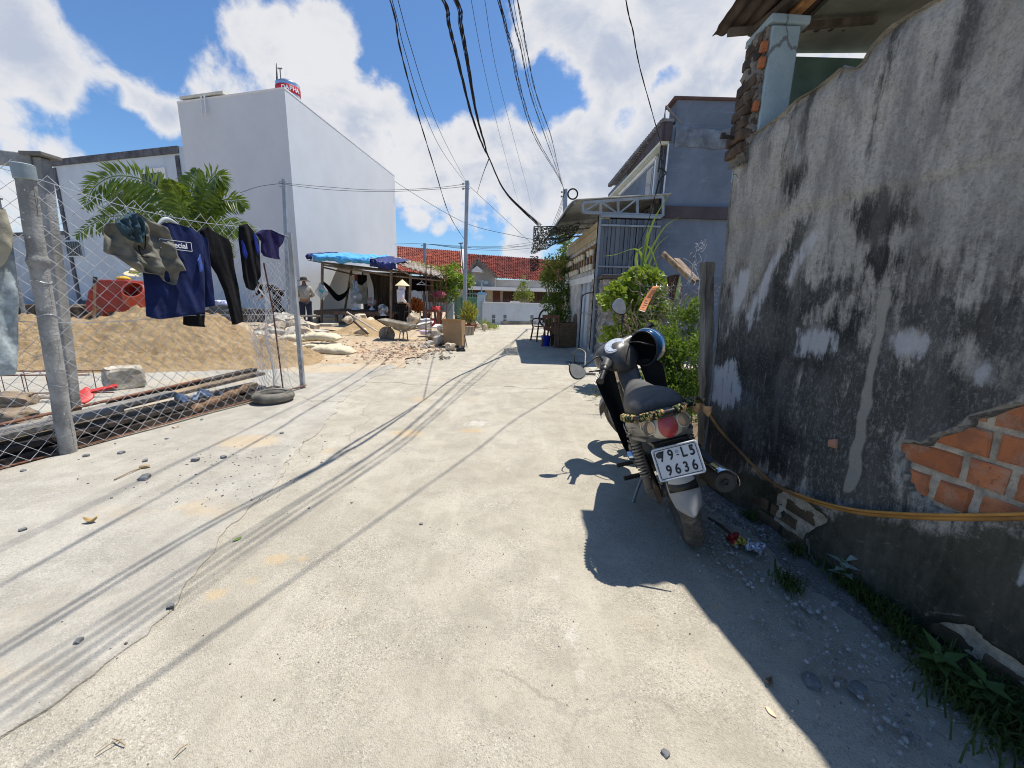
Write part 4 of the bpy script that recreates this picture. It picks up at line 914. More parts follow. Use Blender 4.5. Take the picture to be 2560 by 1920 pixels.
# ---------------- greenery
M_vine = leafmat('vine_leaf', (.17, .26, .035), (.30, .38, .055), .5); M_shrub = leafmat('shrub_leaf', (.07, .14, .022), (.15, .23, .04), .5); M_dkleaf = leafmat('dark_leaf', (.035, .075, .015), (.08, .13, .03), .5)
M_wood = mat('branch_bark', (.20, .15, .10), .9, .4, 20, bump=.4)
def Pb(px, py, Y, rx, ry, rz): q = P(px, py, Y); return (q.x, q.y, q.z, rx, ry, rz)
vn = thing('climbing_vine', 'bright yellow green vine with heart shaped leaves heaped over the fence', 'vine', (1.8, 5.4, 0)); vo_ = Vector((1.8, 5.4, 0))
mb = MB(); blob_leaves(mb, [Pb(1560, 735, 5.5, .26, .3, .16), Pb(1535, 755, 5.6, .2, .3, .14), Pb(1610, 700, 5.5, .22, .3, .16), Pb(1640, 715, 5.4, .16, .25, .12), Pb(1575, 790, 5.4, .2, .3, .2), Pb(1560, 845, 5.3, .2, .3, .14), Pb(1620, 770, 5.3, .2, .25, .2), Pb(1520, 840, 5.6, .12, .2, .1), Pb(1660, 760, 5.2, .14, .2, .2), Pb(1640, 850, 5.0, .22, .3, .2)], 6200, .075, .85, .5, .6, 5)
part(mb, 'foliage', M_vine, vn, vo_)
mb = MB()
for i in range(60):
    a = P(random.uniform(1540, 1700), random.uniform(850, 940), random.uniform(4.6, 5.5)); p = [a]
    for k in range(5): p.append(p[-1]+Vector((random.uniform(-.09, .07), random.uniform(-.06, .06), random.uniform(.03, .17))))
    mb.tube(smooth_path(p, 3), random.uniform(.003, .008), 5)
part(mb, 'stem', M_wood, vn, vo_, smooth=60)
sh = thing('small_leaved_bush', 'dense low bush of small green leaves between motorbike and wall end', 'bush', (1.75, 3.7, 0)); so_ = Vector((1.75, 3.7, 0))
BL_ = [Pb(1680, 880, 3.8, .20, .25, .16), Pb(1655, 930, 3.7, .17, .25, .18), Pb(1700, 930, 3.7, .19, .25, .2), Pb(1715, 850, 3.9, .12, .2, .12), Pb(1730, 900, 3.6, .09, .2, .2), Pb(1640, 960, 3.6, .16, .2, .15), Pb(1690, 985, 3.5, .2, .25, .15), Pb(1740, 780, 4.0, .08, .15, .16), Pb(1640, 895, 3.9, .12, .2, .1), Pb(1735, 960, 3.4, .10, .2, .2)]
BL_ += [Pb(1748, 880, 3.3, .06, .15, .22), Pb(1735, 1010, 3.2, .10, .2, .14), Pb(1670, 850, 4.0, .14, .2, .14), Pb(1705, 800, 4.1, .12, .2, .12)]
mb = MB(); blob_leaves(mb, BL_, 15000, .036, .6, .5, .45, 7); part(mb, 'foliage', M_shrub, sh, so_)
mb = MB()
for i in range(46):
    a = Vector((random.uniform(1.4, 1.95), random.uniform(3.4, 4), .02)); p = [a]
    for k in range(5): p.append(p[-1]+Vector((random.uniform(-.06, .06), random.uniform(-.05, .05), random.uniform(.08, .2))))
    mb.tube(smooth_path(p, 3), [.006-.0003*j for j in range(16)], 5)
part(mb, 'stem', M_wood, sh, so_, smooth=60)
rd = thing('tall_grass_clump', 'clump of long arching pale green grass blades above the vine', 'grass clump', (1.9, 5.6, 0)); ro_ = Vector((1.9, 5.6, 0))
for pts_, wd in (([(1600, 690), (1615, 610), (1640, 540), (1678, 480)], .035), ([(1602, 690), (1620, 640), (1660, 570), (1697, 543)], .04), ([(1606, 690), (1604, 640), (1585, 622), (1540, 636), (1510, 640)], .03), ([(1600, 690), (1590, 650), (1600, 622), (1622, 618), (1640, 660), (1652, 705)], .035), ([(1604, 690), (1612, 620), (1622, 560)], .025), ([(1604, 690), (1612, 640), (1624, 590)], .025), ([(1612, 690), (1640, 620), (1670, 590)], .02)):
    p = smooth_path([P(x, y, 5.7-.05*i) for i, (x, y) in enumerate(pts_)], 6); mb = MB(); n = len(p); vs = []; fs = []
    for i, q in enumerate(p):
        t = i/(n-1); h = wd*.5*(1-t**2.2)+.002; s_ = Vector((.85, -.3, .35)).normalized()
        vs += [q-s_*h, q+Vector((0, .006, -.004)), q+s_*h]
    for i in range(n-1): fs += [(3*i, 3*i+1, 3*i+4, 3*i+3), (3*i+1, 3*i+2, 3*i+5, 3*i+4)]
    mb.add(vs, fs); part(mb, 'blade', leafmat('reed_leaf', (.20, .30, .07), (.30, .40, .12), .5), rd, ro_, smooth=1)
# strap leaves lower down
st = thing('strap_leaf_plant', 'pale strap leaved plant behind the wire netting', 'plant', (1.8, 4.6, 0)); so2 = Vector((1.8, 4.6, 0))
for pts_, wd in (([(1690, 840), (1690, 770), (1700, 690)], .06), ([(1685, 810), (1705, 770), (1725, 735)], .05), ([(1692, 850), (1680, 800), (1672, 745)], .04)):
    p = smooth_path([P(x, y, 4.6) for x, y in pts_], 6); mb = MB(); n = len(p); vs = []; fs = []
    for i, q in enumerate(p):
        t = i/(n-1); h = wd*.5*math.sin(PI*(.15+.8*t)); s_ = Vector((.9, -.35, .1)).normalized(); vs += [q-s_*h, q+Vector((0, .01, 0)), q+s_*h]
    for i in range(n-1): fs += [(3*i, 3*i+1, 3*i+4, 3*i+3), (3*i+1, 3*i+2, 3*i+5, 3*i+4)]
    mb.add(vs, fs); part(mb, 'leaf', leafmat('strap_leaf', (.22, .33, .17), (.32, .42, .24), .45), st, so2, smooth=1)
# dry twigs tangle
tw = MB()
for i in range(130):
    a = P(random.uniform(1590, 1745), random.uniform(700, 930), random.uniform(4.1, 5.0)); p = [a]; d = rdir()
    for k in range(4): p.append(p[-1]+d*.08+rdir()*.05)
    tw.tube(smooth_path(p, 3), random.uniform(.0015, .004), 4)
o = tw.build('dry_twigs', mat('grey_twig', (.24, .19, .15), .9, .4, 20)); tag(o, 'tangle of dry grey twigs inside the wire netting', 'twigs', kind='stuff')
# hexagonal netting
wn_ = MB(); pitch = .055
NO = P(1680, 800, 4.35); NX = Vector((1, -.35, 0)).normalized(); 
def npt(a, b_): return NO+NX*a+Vector((0, 0, b_))+Vector((0, -.05, 0))+Vector((.03*nz(a*5, b_*5, 1), .10*fb(a, b_, 3, 3), .03*nz(a*5, b_*5, 6)))
for r in range(-7, 9):
    for c_ in range(-6, 8):
        a = c_*pitch*1.0+(r % 2)*pitch*.5; b_ = r*pitch*.8
        if a > .34+.02*r or a < -.36: continue
        if noise.noise(Vector((a*4, b_*4, 8))) < -.25: continue
        wn_.tube([npt(a-pitch*.25, b_), npt(a-pitch*.5, b_+pitch*.25)], .0016, 4, False); wn_.tube([npt(a-pitch*.25, b_), npt(a+pitch*.25, b_)], .0016, 4, False) if r % 3 else None
        wn_.tube([npt(a+pitch*.25, b_), npt(a+pitch*.5, b_+pitch*.25)], .0016, 4, False); wn_.tube([npt(a-pitch*.5, b_+pitch*.25), npt(a-pitch*.5, b_+pitch*.55)], .0016, 4, False)
M_galv = mat('galv_wire', (.52, .53, .54), .4, .2, 20, metal=.7, bump=0)
o = wn_.build('wirework', M_galv); tag(o, 'crumpled galvanised wire netting over the bushes by the wall', 'wire netting')
cw = MB()
for i in range(26):
    a = P(random.uniform(1718, 1760), random.uniform(618, 745), 3.9); p = [a+Vector((.018*math.cos(t*1.1+i), .02*math.sin(t*.9), .016*t+.018*math.sin(t*1.1+i))) for t in range(5)]
    cw.tube(smooth_path(p, 4), .0022, 5)
cw.tube(smooth_path([P(1708, 645, 3.9), P(1730, 660, 3.9), P(1748, 700, 3.9), P(1745, 760, 3.9), P(1756, 840, 3.9)], 5), .0025, 5)
o = cw.build('curled_wire', M_galv); tag(o, 'loose curled wire ends sticking up beside the dark concrete post', 'wire')
def log(name, a, b_, r, m, lb, cat, sq=False):
    mb = MB()
    if sq: mb.bar(a, b_, r*2.4, r*1.0)
    else:
        p = [lerp(a, b_, i/7)+Vector((.006*nz(i, 1), .006*nz(i, 2), .008*nz(i, 3))) for i in range(8)]; mb.tube(p, [r*(1+.12*nz(i, 9)) for i in range(8)], 10)
    o = mb.build(name, m, smooth=50, bevel=0); tag(o, lb, cat); return o
log('firewood_log', P(1658, 634, 4.7), P(1735, 705, 4.4), .030, mat('log_bark', (.27, .19, .12), .9, .5, 15, bump=.8, bs=30, streak=True), 'split log with pale cut end leaning out of the bushes', 'log')
log('weathered_plank', P(1690, 648, 4.9), P(1742, 702, 4.5), .03, mat('plank_grey', (.22, .16, .12), .9, .4, 9, streak=True), 'narrow brown plank lying behind the split log', 'plank', True)
log('coconut_husk_stump', P(1690, 750, 4.75), P(1683, 690, 4.8), .07, mat('husk', (.085, .05, .035), 1, .6, 25, bump=1.2, bs=60, streak=True), 'dark fibrous palm stump inside the bushes under the log', 'stump')
# orange card
a, b_, c_, d_ = P(1632, 716, 4.2), P(1648, 715, 4.15), P(1612, 781, 4.05), P(1596, 776, 4.1)
cd = thing('orange_card', 'curled orange printed card stuck in the wire netting', 'card', tuple((a+c_)/2)); cdo = (a+c_)/2
mb = MB(); mb.grid(lambda u, v: lerp(lerp(d_, c_, u), lerp(a, b_, u), v)+Vector((0, .03*math.sin(PI*v), 0)), 6, 12); part(mb, 'sheet', mat('orange_print', (.66, .24, .09), .5, .1, 9, bump=0), cd, cdo, smooth=1, solid=.003)
mb = MB()
for k in range(9):
    v = .18+k*.085
    if k in (4,): continue
    p0 = lerp(lerp(d_, c_, .2), lerp(a, b_, .2), v); p1 = lerp(lerp(d_, c_, .8-.2*(k % 3 == 0)), lerp(a, b_, .8-.2*(k % 3 == 0)), v); of = Vector((-.001, .03*math.sin(PI*v)-.006, .0)); mb.bar(p0+of, p1+of, .006, .002)
mb.bar(lerp(d_, c_, .05)+Vector((0, -.004, .006)), lerp(d_, c_, .95)+Vector((0, -.004, .006)), .03, .003)
part(mb, 'printed_text', mat('white_ink', (.72, .66, .58), .6, .1, 9, bump=0), cd, cdo)
# ================================================================== MOTORBIKE (x forward, y left, z up, leaning on its side stand)
HD, LN = 82.0, 20.0
BM = Matrix.Translation((.955, 1.89, 0)) @ Matrix.Rotation(R_(HD), 4, 'Z') @ Matrix.Rotation(-R_(LN), 4, 'X')
bike = thing('motorbike', 'dusty grey underbone motorbike leaning on its stand beside the mouldy wall', 'motorbike')
bike.matrix_world = BM
def dusty(name, col, rough=.4, dust=(.36, .32, .26), da=.55, metal=0, coat=0, up=True, sc=9, spec=.4):
    m, nt, b, co = newmat(name)
    geo = nt.nodes.new('ShaderNodeNewGeometry'); sx = nt.nodes.new('ShaderNodeSeparateXYZ'); nt.links.new(geo.outputs['Normal'], sx.inputs[0])
    n = noi(nt, co, sc, 7, .7, .2); f = ramp(nt, n, .36, .70)
    n2 = noi(nt, co, 120, 4, .7); f = mth(nt, 'MULTIPLY', mth(nt, 'ADD', mth(nt, 'MULTIPLY', f, .75), mth(nt, 'MULTIPLY', n2, .3)), da)
    if up: f = mth(nt, 'MULTIPLY', f, mth(nt, 'ADD', .55, mth(nt, 'MULTIPLY', ramp(nt, sx.outputs[2], -.2, .9), .6)), True)
    nt.links.new(mixc(nt, f, col, dust), b.inputs['Base Color'])
    mr = nt.nodes.new('ShaderNodeMapRange'); nt.links.new(f, mr.inputs[0]); mr.inputs[3].default_value = rough; mr.inputs[4].default_value = min(1, rough+.45); nt.links.new(mr.outputs[0], b.inputs['Roughness'])
    b.inputs['Metallic'].default_value = metal; b.inputs['Specular IOR Level'].default_value = spec; b.inputs['Coat Weight'].default_value = coat
    nt.links.new(bumpn(nt, n2, .06), b.inputs['Normal']); return m
M_bk = dusty('black_plastic', (.010, .010, .011), .35, (.10, .09, .08), .25); M_bks = dusty('shield_black', (.004, .004, .0045), .6, (.05, .045, .04), .16, spec=.15)
M_gy = dusty('grey_cowl', (.045, .045, .046), .3, (.26, .24, .21), .38); M_tail = dusty('grey_tail', (.075, .072, .066), .32, (.36, .32, .25), .6)
M_seat = dusty('seat_vinyl', (.028, .028, .029), .6, (.22, .21, .19), .5, sc=5); M_rub = dusty('tyre_rubber', (.035, .033, .03), .85, (.27, .235, .19), .75, up=False)
M_fend = dusty('grey_mudguard', (.24, .245, .25), .6, (.42, .39, .34), .55); M_cast = dusty('dirty_alloy', (.17, .165, .155), .5, (.20, .16, .11), .8, .5, up=False); M_chr = mat('chrome', (.72, .74, .78), .18, .05, 5, 1.0, bump=0)
M_steelB = dusty('bike_steel', (.30, .30, .30), .4, (.20, .16, .12), .6, .7, up=False); M_rustb = dusty('rusty_steel', (.07, .05, .04), .7, (.2, .13, .08), .7, .3, up=False)
def ring(x, zc, hy, hz, e=2.4, n=24, yc=0.0, top=1.0):
    out = []
    for k in range(n):
        t = 2*PI*k/n; c_, s_ = math.cos(t), math.sin(t)
        y = hy*abs(c_)**(2/e)*(1 if c_ > 0 else -1); z = hz*abs(s_)**(2/e)*(1 if s_ > 0 else -1)
        if s_ > 0: y *= 1-(1-top)*s_
        out.append(Vector((x, yc+y, zc+z)))
    return out
def wheel(name, c, rt, M=None, disc=False):
    Rr, rr = .285-rt, rt
    e = bpy.data.objects.new('wheel', None); COL.objects.link(e); e.parent = bike; e.empty_display_size = .05
    mb = MB(); NA, NB = 420, 26
    def ty(u, v):
        a = u*2*PI; q = v*2*PI; cq = math.cos(q); rad = rr*(1 if cq > 0 else .92)
        if cq > .15:
            s_ = math.sin(q); ph = (u*44) % 1; zig = abs(ph-.5)*2
            g = 0
            for off, dr in ((.0, 1), (.5, -1)):
                pos = (s_*.9*dr+1)*.5
                w_ = ((u*44*.5+pos*.5+off*.5+.16*abs(((s_*3) % 1)-.5)) % .5)
                if w_ < .085 and s_*dr > -.12: g = 1
            rad -= .0045*g
        r = Rr+rad*cq; return Vector((c[0]+r*math.cos(a), c[1]+rad*1.02*math.sin(q), c[2]+r*math.sin(a)))
    mb.grid(ty, NA, NB)
    if M: mb.xf(M)
    mb.build('tyre', M_rub, e, smooth=25)
    mb = MB(); ax = rotm(PI/2)
    mb.lathe([(Rr-.028, -.026), (Rr-.012, -.030), (Rr-.006, -.024), (Rr-.02, -.012), (Rr-.02, .012), (Rr-.006, .024), (Rr-.012, .030), (Rr-.028, .026), (Rr-.028, -.026)], 64, c, ax)
    if M: mb.xf(M)
    mb.build('rim', M_steelB, e, smooth=40)
    mb = MB(); mb.lathe([(0, -.07), (.03, -.07), (.03, -.055), (.062, -.05), (.066, -.02), (.045, -.01), (.045, .02), (.06, .03), (.06, .05), (.02, .055), (.02, .08), (0, .08)], 28, c, ax)
    if M: mb.xf(M)
    mb.build('hub', M_cast, e, smooth=40)
    mb = MB()
    for k in range(36):
        a = 2*PI*k/36; b_ = a+(.42 if (k//2) % 2 else -.42); y = .035 if k % 2 else -.035
        mb.tube([Vector((c[0]+.055*math.cos(b_), c[1]+y, c[2]+.055*math.sin(b_))), Vector((c[0]+(Rr-.022)*math.cos(a), c[1]+y*.2, c[2]+(Rr-.022)*math.sin(a)))], .0016, 5)
    if M: mb.xf(M)
    mb.build('spokes', M_steelB, e)
    return e
AX0 = Vector((1.18, 0, .285)); AXD = Vector((-.42, 0, .907)).normalized()
ST = Matrix.Translation(AX0) @ Matrix.Rotation(R_(46), 4, AXD) @ Matrix.Translation(-AX0)
wheel('rear', (0, 0, .285), .044); wheel('front', (1.22, 0, .285), .036, ST)
def bp(name, mb, m, par=bike, steer=False, **k):
    if steer: mb.xf(ST)
    return mb.build(name, m, par, **k)
# rear mudguard
def fend(c, R0, a0, a1, hw, flare=0.0):
    def f(u, v):
        a = a0+(a1-a0)*v; s_ = (u-.5)*2; w_ = hw*(1+flare*v); r = R0-.03*abs(s_)**2.2
        return Vector((c[0]+r*math.cos(a), s_*w_, c[2]+r*math.sin(a)))
    return f
mb = MB(); c0 = (0, 0, .285)
def rf(u, v):                                            # hugging flap under the number plate
    s_ = (u-.5)*2; w_ = .055+.012*math.sin(PI*min(1, v*1.15))-.016*sm(.8, 1, v)*1.3
    x = -.262-.085*v; z = .495-.175*v; x += .035*abs(s_)**2.0; z += -.012*abs(s_)**2*0
    if v > .9: w_ *= 1-.35*((v-.9)/.1)**2
    return Vector((x, s_*w_, z))
mb.grid(rf, 16, 26); mg = bp('mudguard', mb, M_fend, smooth=60, solid=.004)
mb = MB(); mb.grid(lambda u, v: rf(.06+.88*u, -.02+.28*v)+Vector((-.008, 0, .004)), 12, 8); bp('mudguard_bracket', mb, dusty('pale_grey', (.42, .43, .44), .5, (.4, .37, .32), .4), mg, smooth=60, solid=.004)
mb = MB(); mb.grid(fend(c0, .335, R_(100), R_(155), .062), 12, 16); bp('inner_fender', mb, M_bk, smooth=60, solid=.004)
# tail fairing, side panels
mb = MB(); mb.loft([ring(.54, .53, .075, .09, 2.6, top=.8), ring(.40, .56, .12, .12, 2.6, top=.75), ring(.24, .60, .146, .125, 2.4, top=.72), ring(.08, .64, .148, .115, 2.4, top=.7), ring(-.08, .685, .136, .095, 2.4, top=.7), ring(-.19, .71, .118, .075, 2.5, top=.72), ring(-.262, .722, .098, .055, 2.6, top=.75)])
tailp = bp('tail_fairing', mb, M_tail, smooth=50)
mb = MB(); mb.loft([ring(.22, .545, .150, .026, 3), ring(.02, .595, .145, .024, 3), ring(-.18, .655, .122, .02, 3), ring(-.26, .672, .10, .014, 3)]); bp('fairing_lip', mb, M_gy, tailp, smooth=50)
tx = txt('lettering', 'MAX', .040, (.135, .158, .615), Matrix(((-.97, -.22, .05), (-.05, .12, .99), (-.23, .96, -.1))).normalized() if False else rotm(PI/2, 0, PI) , mat('pale_decal', (.55, .52, .45), .5, .1, 9), tailp, .0015, sx=1.1)
mb = MB()
for k in range(3): mb.grid(lambda u, v: Vector((.04-.14*u-.03*k, .163-.012*u-.004*k, .60+.03*k+.05*u+.014*v*(1-u))), 8, 2)
bp('decal_flash', mb, mat('dark_decal', (.03, .03, .03), .5, .1), tailp, solid=.002)
# tail lamp
def lampf(s0, s1, t0, t1, off=0.0):
    def f(u, v):
        s_ = s0+(s1-s0)*u; t = t0+(t1-t0)*v; hh = .052*(1-.30*abs(s_)**3)*math.sqrt(max(0, 1-min(1, abs(s_)**5)))
        bul = .020*(1-t*t)*(1-.5*s_*s_)
        return Vector((-.268+.062*s_*s_-bul-off+.012*t, -s_*.104, .722+t*hh+.012*s_*s_))
    return f
tl_ = MB(); tl_.grid(lampf(-1, 1, -1, 1), 40, 14); lampo = bp('tail_lamp', tl_, dusty('cloudy_lens', (.52, .47, .36), .25, (.40, .34, .24), .55, spec=.6), smooth=60)
mb = MB()
def redf(u, v):
    a = v*2*PI; p = lampf(-.38+.02, .44, -1.0, .95, .0035); r = u
    return p(.5+.5*r*math.cos(a)*(1+.0), .5+.5*r*math.sin(a))
mb.grid(redf, 8, 36); bp('red_lens', mb, dusty('red_lens', (.36, .03, .035), .18, (.42, .24, .20), .45, spec=.6), lampo, smooth=60)
for sgn in (-1, 1):
    cy = sgn*.70
    mb = MB(); pc = lampf(-1, 1, -1, 1)(.5+cy*.5, .5); nrm = Vector((-1, -sgn*.62, .15)).normalized(); fr_ = frame_to(nrm)
    mb.lathe([(.036, -.004), (.034, .004), (.031, .004), (.030, -.002)], 28, pc+nrm*.005, fr_); ind = bp('indicator', mb, dusty('pale_bezel', (.55, .52, .44), .3, (.4, .36, .28), .5), lampo, smooth=40)
    mb = MB(); mb.lathe([(0, .006), (.02, .004), (.030, -.002)], 28, pc+nrm*.006, fr_); bp('amber_lens', mb, dusty('amber_lens', (.52, .33, .19), .2, (.5, .38, .25), .4, spec=.6), ind, smooth=60)
# under-tail, plate, plate text
mb = MB(); mb.loft([ring(-.10, .63, .10, .03, 3), ring(-.22, .64, .085, .022, 3), ring(-.275, .645, .075, .012, 3)]); bp('under_tail', mb, M_bk, smooth=50)
T18 = R_(17); PM = Matrix(((0, math.sin(T18), -math.cos(T18)), (-1, 0, 0), (0, math.cos(T18), math.sin(T18))))
pc = Vector((-.325, .0, .578)); PM = PM @ Matrix.Rotation(R_(0), 3, 'Z')
def rrect(w_, h, r, n=5):
    out = []
    for cx, cy, a0 in ((w_/2-r, h/2-r, 0), (-w_/2+r, h/2-r, PI/2), (-w_/2+r, -h/2+r, PI), (w_/2-r, -h/2+r, 1.5*PI)):
        for k in range(n+1): a = a0+PI/2*k/n; out.append((cx+r*math.cos(a), cy+r*math.sin(a)))
    return out
mb = MB(); mb.prism(rrect(.192, .142, .012), .002, pc, PM); plate = bp('licence_plate', mb, dusty('plate_white', (.66, .67, .68), .35, (.5, .47, .42), .35), bevel=.0008)
mb = MB(); mb.tube([pc+PM @ Vector((x, y, .002)) for x, y in rrect(.184, .134, .010)], .0032, 6, closed=True); bp('plate_rim', mb, mat('rim_silver', (.62, .63, .64), .35, .15, 20, .4, bump=0), plate, smooth=60)
mb = MB(); mb.tube([pc+PM @ Vector((x, y, .0014)) for x, y in rrect(.171, .121, .008)], .0014, 6, closed=True); bp('plate_border', mb, mat('plate_black', (.02, .02, .022), .5, .2, 20, bump=0), plate)
M_pk = MATS['plate_black']
for s_, x, y, z_ in (('7', -.058, .030, .060), ('9', -.022, .030, .060), ('L', .032, .030, .060), ('5', .066, .030, .060), ('9', -.046, -.032, .060), ('6', -.011, -.032, .060), ('3', .024, -.032, .060), ('6', .059, -.032, .060)):
    txt('plate_character', s_, z_, pc+PM @ Vector((x, y, .0018)), PM, M_pk, plate, .0012, sx=.78, bold=.0012)
mb = MB(); mb.box(pc+PM @ Vector((.006, .026, .002)), (.010, .004, .0012), PM); bp('plate_dash', mb, M_pk, plate)
mb = MB(); mb.lathe([(.0, .003), (.007, .003), (.007, .001)], 16, pc+PM @ Vector((.005, .040, .001)), PM); bp('plate_seal', mb, mat('seal_grey', (.34, .36, .38), .4, .1), plate)
mb = MB(); mb.lathe([(0, .006), (.006, .005), (.008, .001)], 6, pc+PM @ Vector((.065, .043, .001)), PM); mb.lathe([(0, .004), (.011, .004), (.013, .001)], 18, pc+PM @ Vector((-.068, .040, .001)), PM); bp('plate_bolt', mb, mat('bolt_dark', (.05, .05, .05), .5, .3, 20, .3), plate)
# seat
mb = MB(); mb.loft([ring(-.205, .785, .075, .02, 2.6), ring(-.19, .782, .105, .04, 2.6, top=.85), ring(-.10, .772, .125, .060, 2.6, top=.82), ring(.05, .752, .134, .068, 2.6, top=.80), ring(.18, .727, .130, .070, 2.6, top=.80), ring(.32, .700, .118, .068, 2.6, top=.80), ring(.46, .690, .105, .065, 2.4, top=.78), ring(.58, .70, .078, .062, 2.2, top=.72), ring(.68, .70, .045, .04, 2.2)])
bp('seat', mb, M_seat, smooth=60)
# grab rail
rail = smooth_path([Vector(p) for p in ((.10, .150, .700), (-.05, .152, .735), (-.18, .140, .765), (-.262, .085, .782), (-.285, 0, .786), (-.262, -.085, .782), (-.18, -.140, .765), (-.05, -.152, .735), (.10, -.150, .700))], 6)
mb = MB(); mb.tube(rail, .011, 10); mb.loft([ring(-.15, .752, .118, .010, 3), ring(-.24, .765, .10, .010, 3), ring(-.275, .768, .07, .008, 3)]); bp('grab_rail', mb, M_bk, smooth=60)
# frame, swingarm, engine
mb = MB()
for y in (.085, -.085): mb.bar((-.02, y, .285), (.42, y*.9, .31), .022, .05, (0, 0, 1))
mb.tube([(.42, -.09, .31), (.42, .09, .31)], .03, 10); bp('swingarm', mb, M_rustb, bevel=.004)
mb = MB(); mb.loft([ring(-.06, .30, .012, .055, 3, yc=.098), ring(.10, .33, .014, .060, 3, yc=.10), ring(.36, .33, .014, .055, 3, yc=.10), ring(.42, .32, .012, .03, 3, yc=.10)]); bp('chain_cover', mb, M_rustb, smooth=40)
for sgn in (1, -1):
    a = Vector((.05, sgn*.128, .605)); b_ = Vector((-.005, sgn*.128, .30)); d = (b_-a)
    mb = MB(); mb.tube([a, a+d*.16], .026, 14); mb.tube([a+d*.1, a+d*.75], .013, 10); mb.tube([a+d*.70, a+d*1.0], .022, 14); mb.box(b_, (.045, .03, .05)); sk = bp('shock_absorber', mb, dusty('shock_grey', (.10, .095, .085), .5, (.22, .18, .13), .7, .2, up=False), smooth=45)
    mb = MB(); pts = []; nT = 11; u_ = d.normalized(); e1 = u_.orthogonal().normalized(); e2 = u_.cross(e1)
    for k in range(nT*14+1):
        t = k/14; pts.append(a+d*(.15+.60*t/nT)+(e1*math.cos(2*PI*t)+e2*math.sin(2*PI*t))*.024)
    mb.tube(pts, .0052, 6); bp('coil_spring', mb, dusty('spring_grey', (.26, .25, .23), .45, (.25, .2, .15), .6, .5, up=False), sk, smooth=60)
mb = MB(); mb.loft([ring(.34, .30, .075, .07, 3), ring(.42, .295, .11, .09, 3), ring(.56, .29, .115, .085, 3), ring(.64, .30, .08, .06, 3)]); mb.lathe([(0, -.02), (.085, -.02), (.085, .02), (.06, .03), (0, .03)], 26, (.50, .125, .30), rotm(-PI/2)); mb.lathe([(0, -.02), (.095, -.02), (.09, .02), (0, .03)], 26, (.48, -.125, .30), rotm(PI/2))
eng = bp('engine', mb, M_cast, smooth=40)
mb = MB()
for k in range(9): mb.box((.66+.016*k, 0, .315+.004*k), (.008, .15-.004*abs(k-4), .13))
bp('cylinder_fins', mb, M_cast, eng)
mb = MB(); mb.lathe([(0, 0), (.03, .0), (.034, .03), (.03, .05), (0, .055)], 16, (.36, .125, .36), rotm(-PI/2)); bp('chrome_cap', mb, M_chr, eng, smooth=50)
# foot pegs, gear pedal, side stand
for (x, y0, y1, z) in ((.47, .12, .26, .27), (.30, .11, .24, .255), (.47, -.12, -.26, .27)):
    mb = MB(); mb.tube([(x, y0, z-.01), (x, y0+(y1-y0)*.25, z)], .010, 8); n = 12
    pts = [(x, y0+(y1-y0)*(.2+.8*k/(n*2)), z+.002) for k in range(n*2+1)]; mb.tube(pts, [.016 if k % 2 else .0125 for k in range(n*2+1)], 10); bp('foot_peg', mb, M_bk, smooth=30)
mb = MB(); mb.tube(smooth_path([Vector(p) for p in ((.40, .10, .22), (.36, .16, .17), (.30, .235, .085), (.27, .26, .077))], 5), .009, 8); mb.box((.255, .275, .081), (.05, .03, .008), rotm(.27)); bp('side_stand', mb, M_steelB, smooth=50)
mb = MB(); mb.tube(smooth_path([Vector(p) for p in ((.55, .13, .25), (.56, .16, .24), (.66, .17, .235), (.68, .20, .235))], 5), .007, 8); bp('gear_pedal', mb, M_steelB, smooth=50)
# exhaust
mb = MB(); e0, e1 = Vector((.30, -.155, .285)), Vector((-.215, -.185, .375)); d = e1-e0
pr = [(.0, .03), (.06, .044), (.2, .052), (.85, .054), (.97, .052), (1.0, .044)]
mb.tube([e0+d*t for t, r in pr], [r for t, r in pr], 26); ex = bp('exhaust', mb, dusty('muffler_grey', (.06, .058, .055), .55, (.12, .10, .085), .5, .4, up=False), smooth=40)
mb = MB(); q = frame_to(d); mb.lathe([(.044, 0), (.044, .006), (.028, .008), (.016, .003), (.014, .012), (.010, .012), (.010, -.03), (0, -.03)], 26, e1, q); bp('end_cap', mb, dusty('cap_grey', (.05, .048, .045), .5, (.15, .13, .10), .5, .5, up=False), ex, smooth=40)
mb = MB(); mb.lathe([(.061, -.40), (.063, -.38), (.063, -.03), (.058, .012)], 18, e1, q, R_(-30), R_(110)) ; bp('heat_shield', mb, M_chr, ex, smooth=50, solid=.002)
mb = MB(); mb.tube(smooth_path([e0, Vector((.45, -.14, .20)), Vector((.62, -.10, .17)), Vector((.80, -.02, .26))], 6), .018, 10); bp('header_pipe', mb, M_rustb, ex, smooth=50)
mb = MB(); mb.bar((-.02, -.12, .52), (-.16, -.16, .46), .03, .02); bp('muffler_bracket', mb, M_bk)
# leg shields + centre
def shield(sgn):
    rows = [(.0, .905, .085, .875, .19, .815), (.12, .900, .09, .85, .235, .79), (.3, .885, .095, .82, .225, .70), (.5, .855, .10, .78, .205, .58), (.7, .81, .105, .735, .195, .45), (.88, .75, .095, .675, .180, .32), (1.0, .70, .09, .63, .140, .235)]
    def f(u, v):
        for a, b_ in zip(rows, rows[1:]):
            if v <= b_[0]+1e-6: break
        t = (v-a[0])/(b_[0]-a[0]); xi, yi, xo, yo, z = [a[k]+(b_[k]-a[k])*t for k in range(1, 6)]
        q = math.sin(u*PI/2); return Vector((xi+(xo-xi)*u**1.6+.02*math.sin(PI*u), sgn*(yi+(yo-yi)*u), z-.03*u*u))
    return f
for sgn in (1, -1):
    mb = MB(); mb.grid(shield(sgn), 14, 30); o = bp('leg_shield', mb, M_bks, smooth=60, solid=.006)
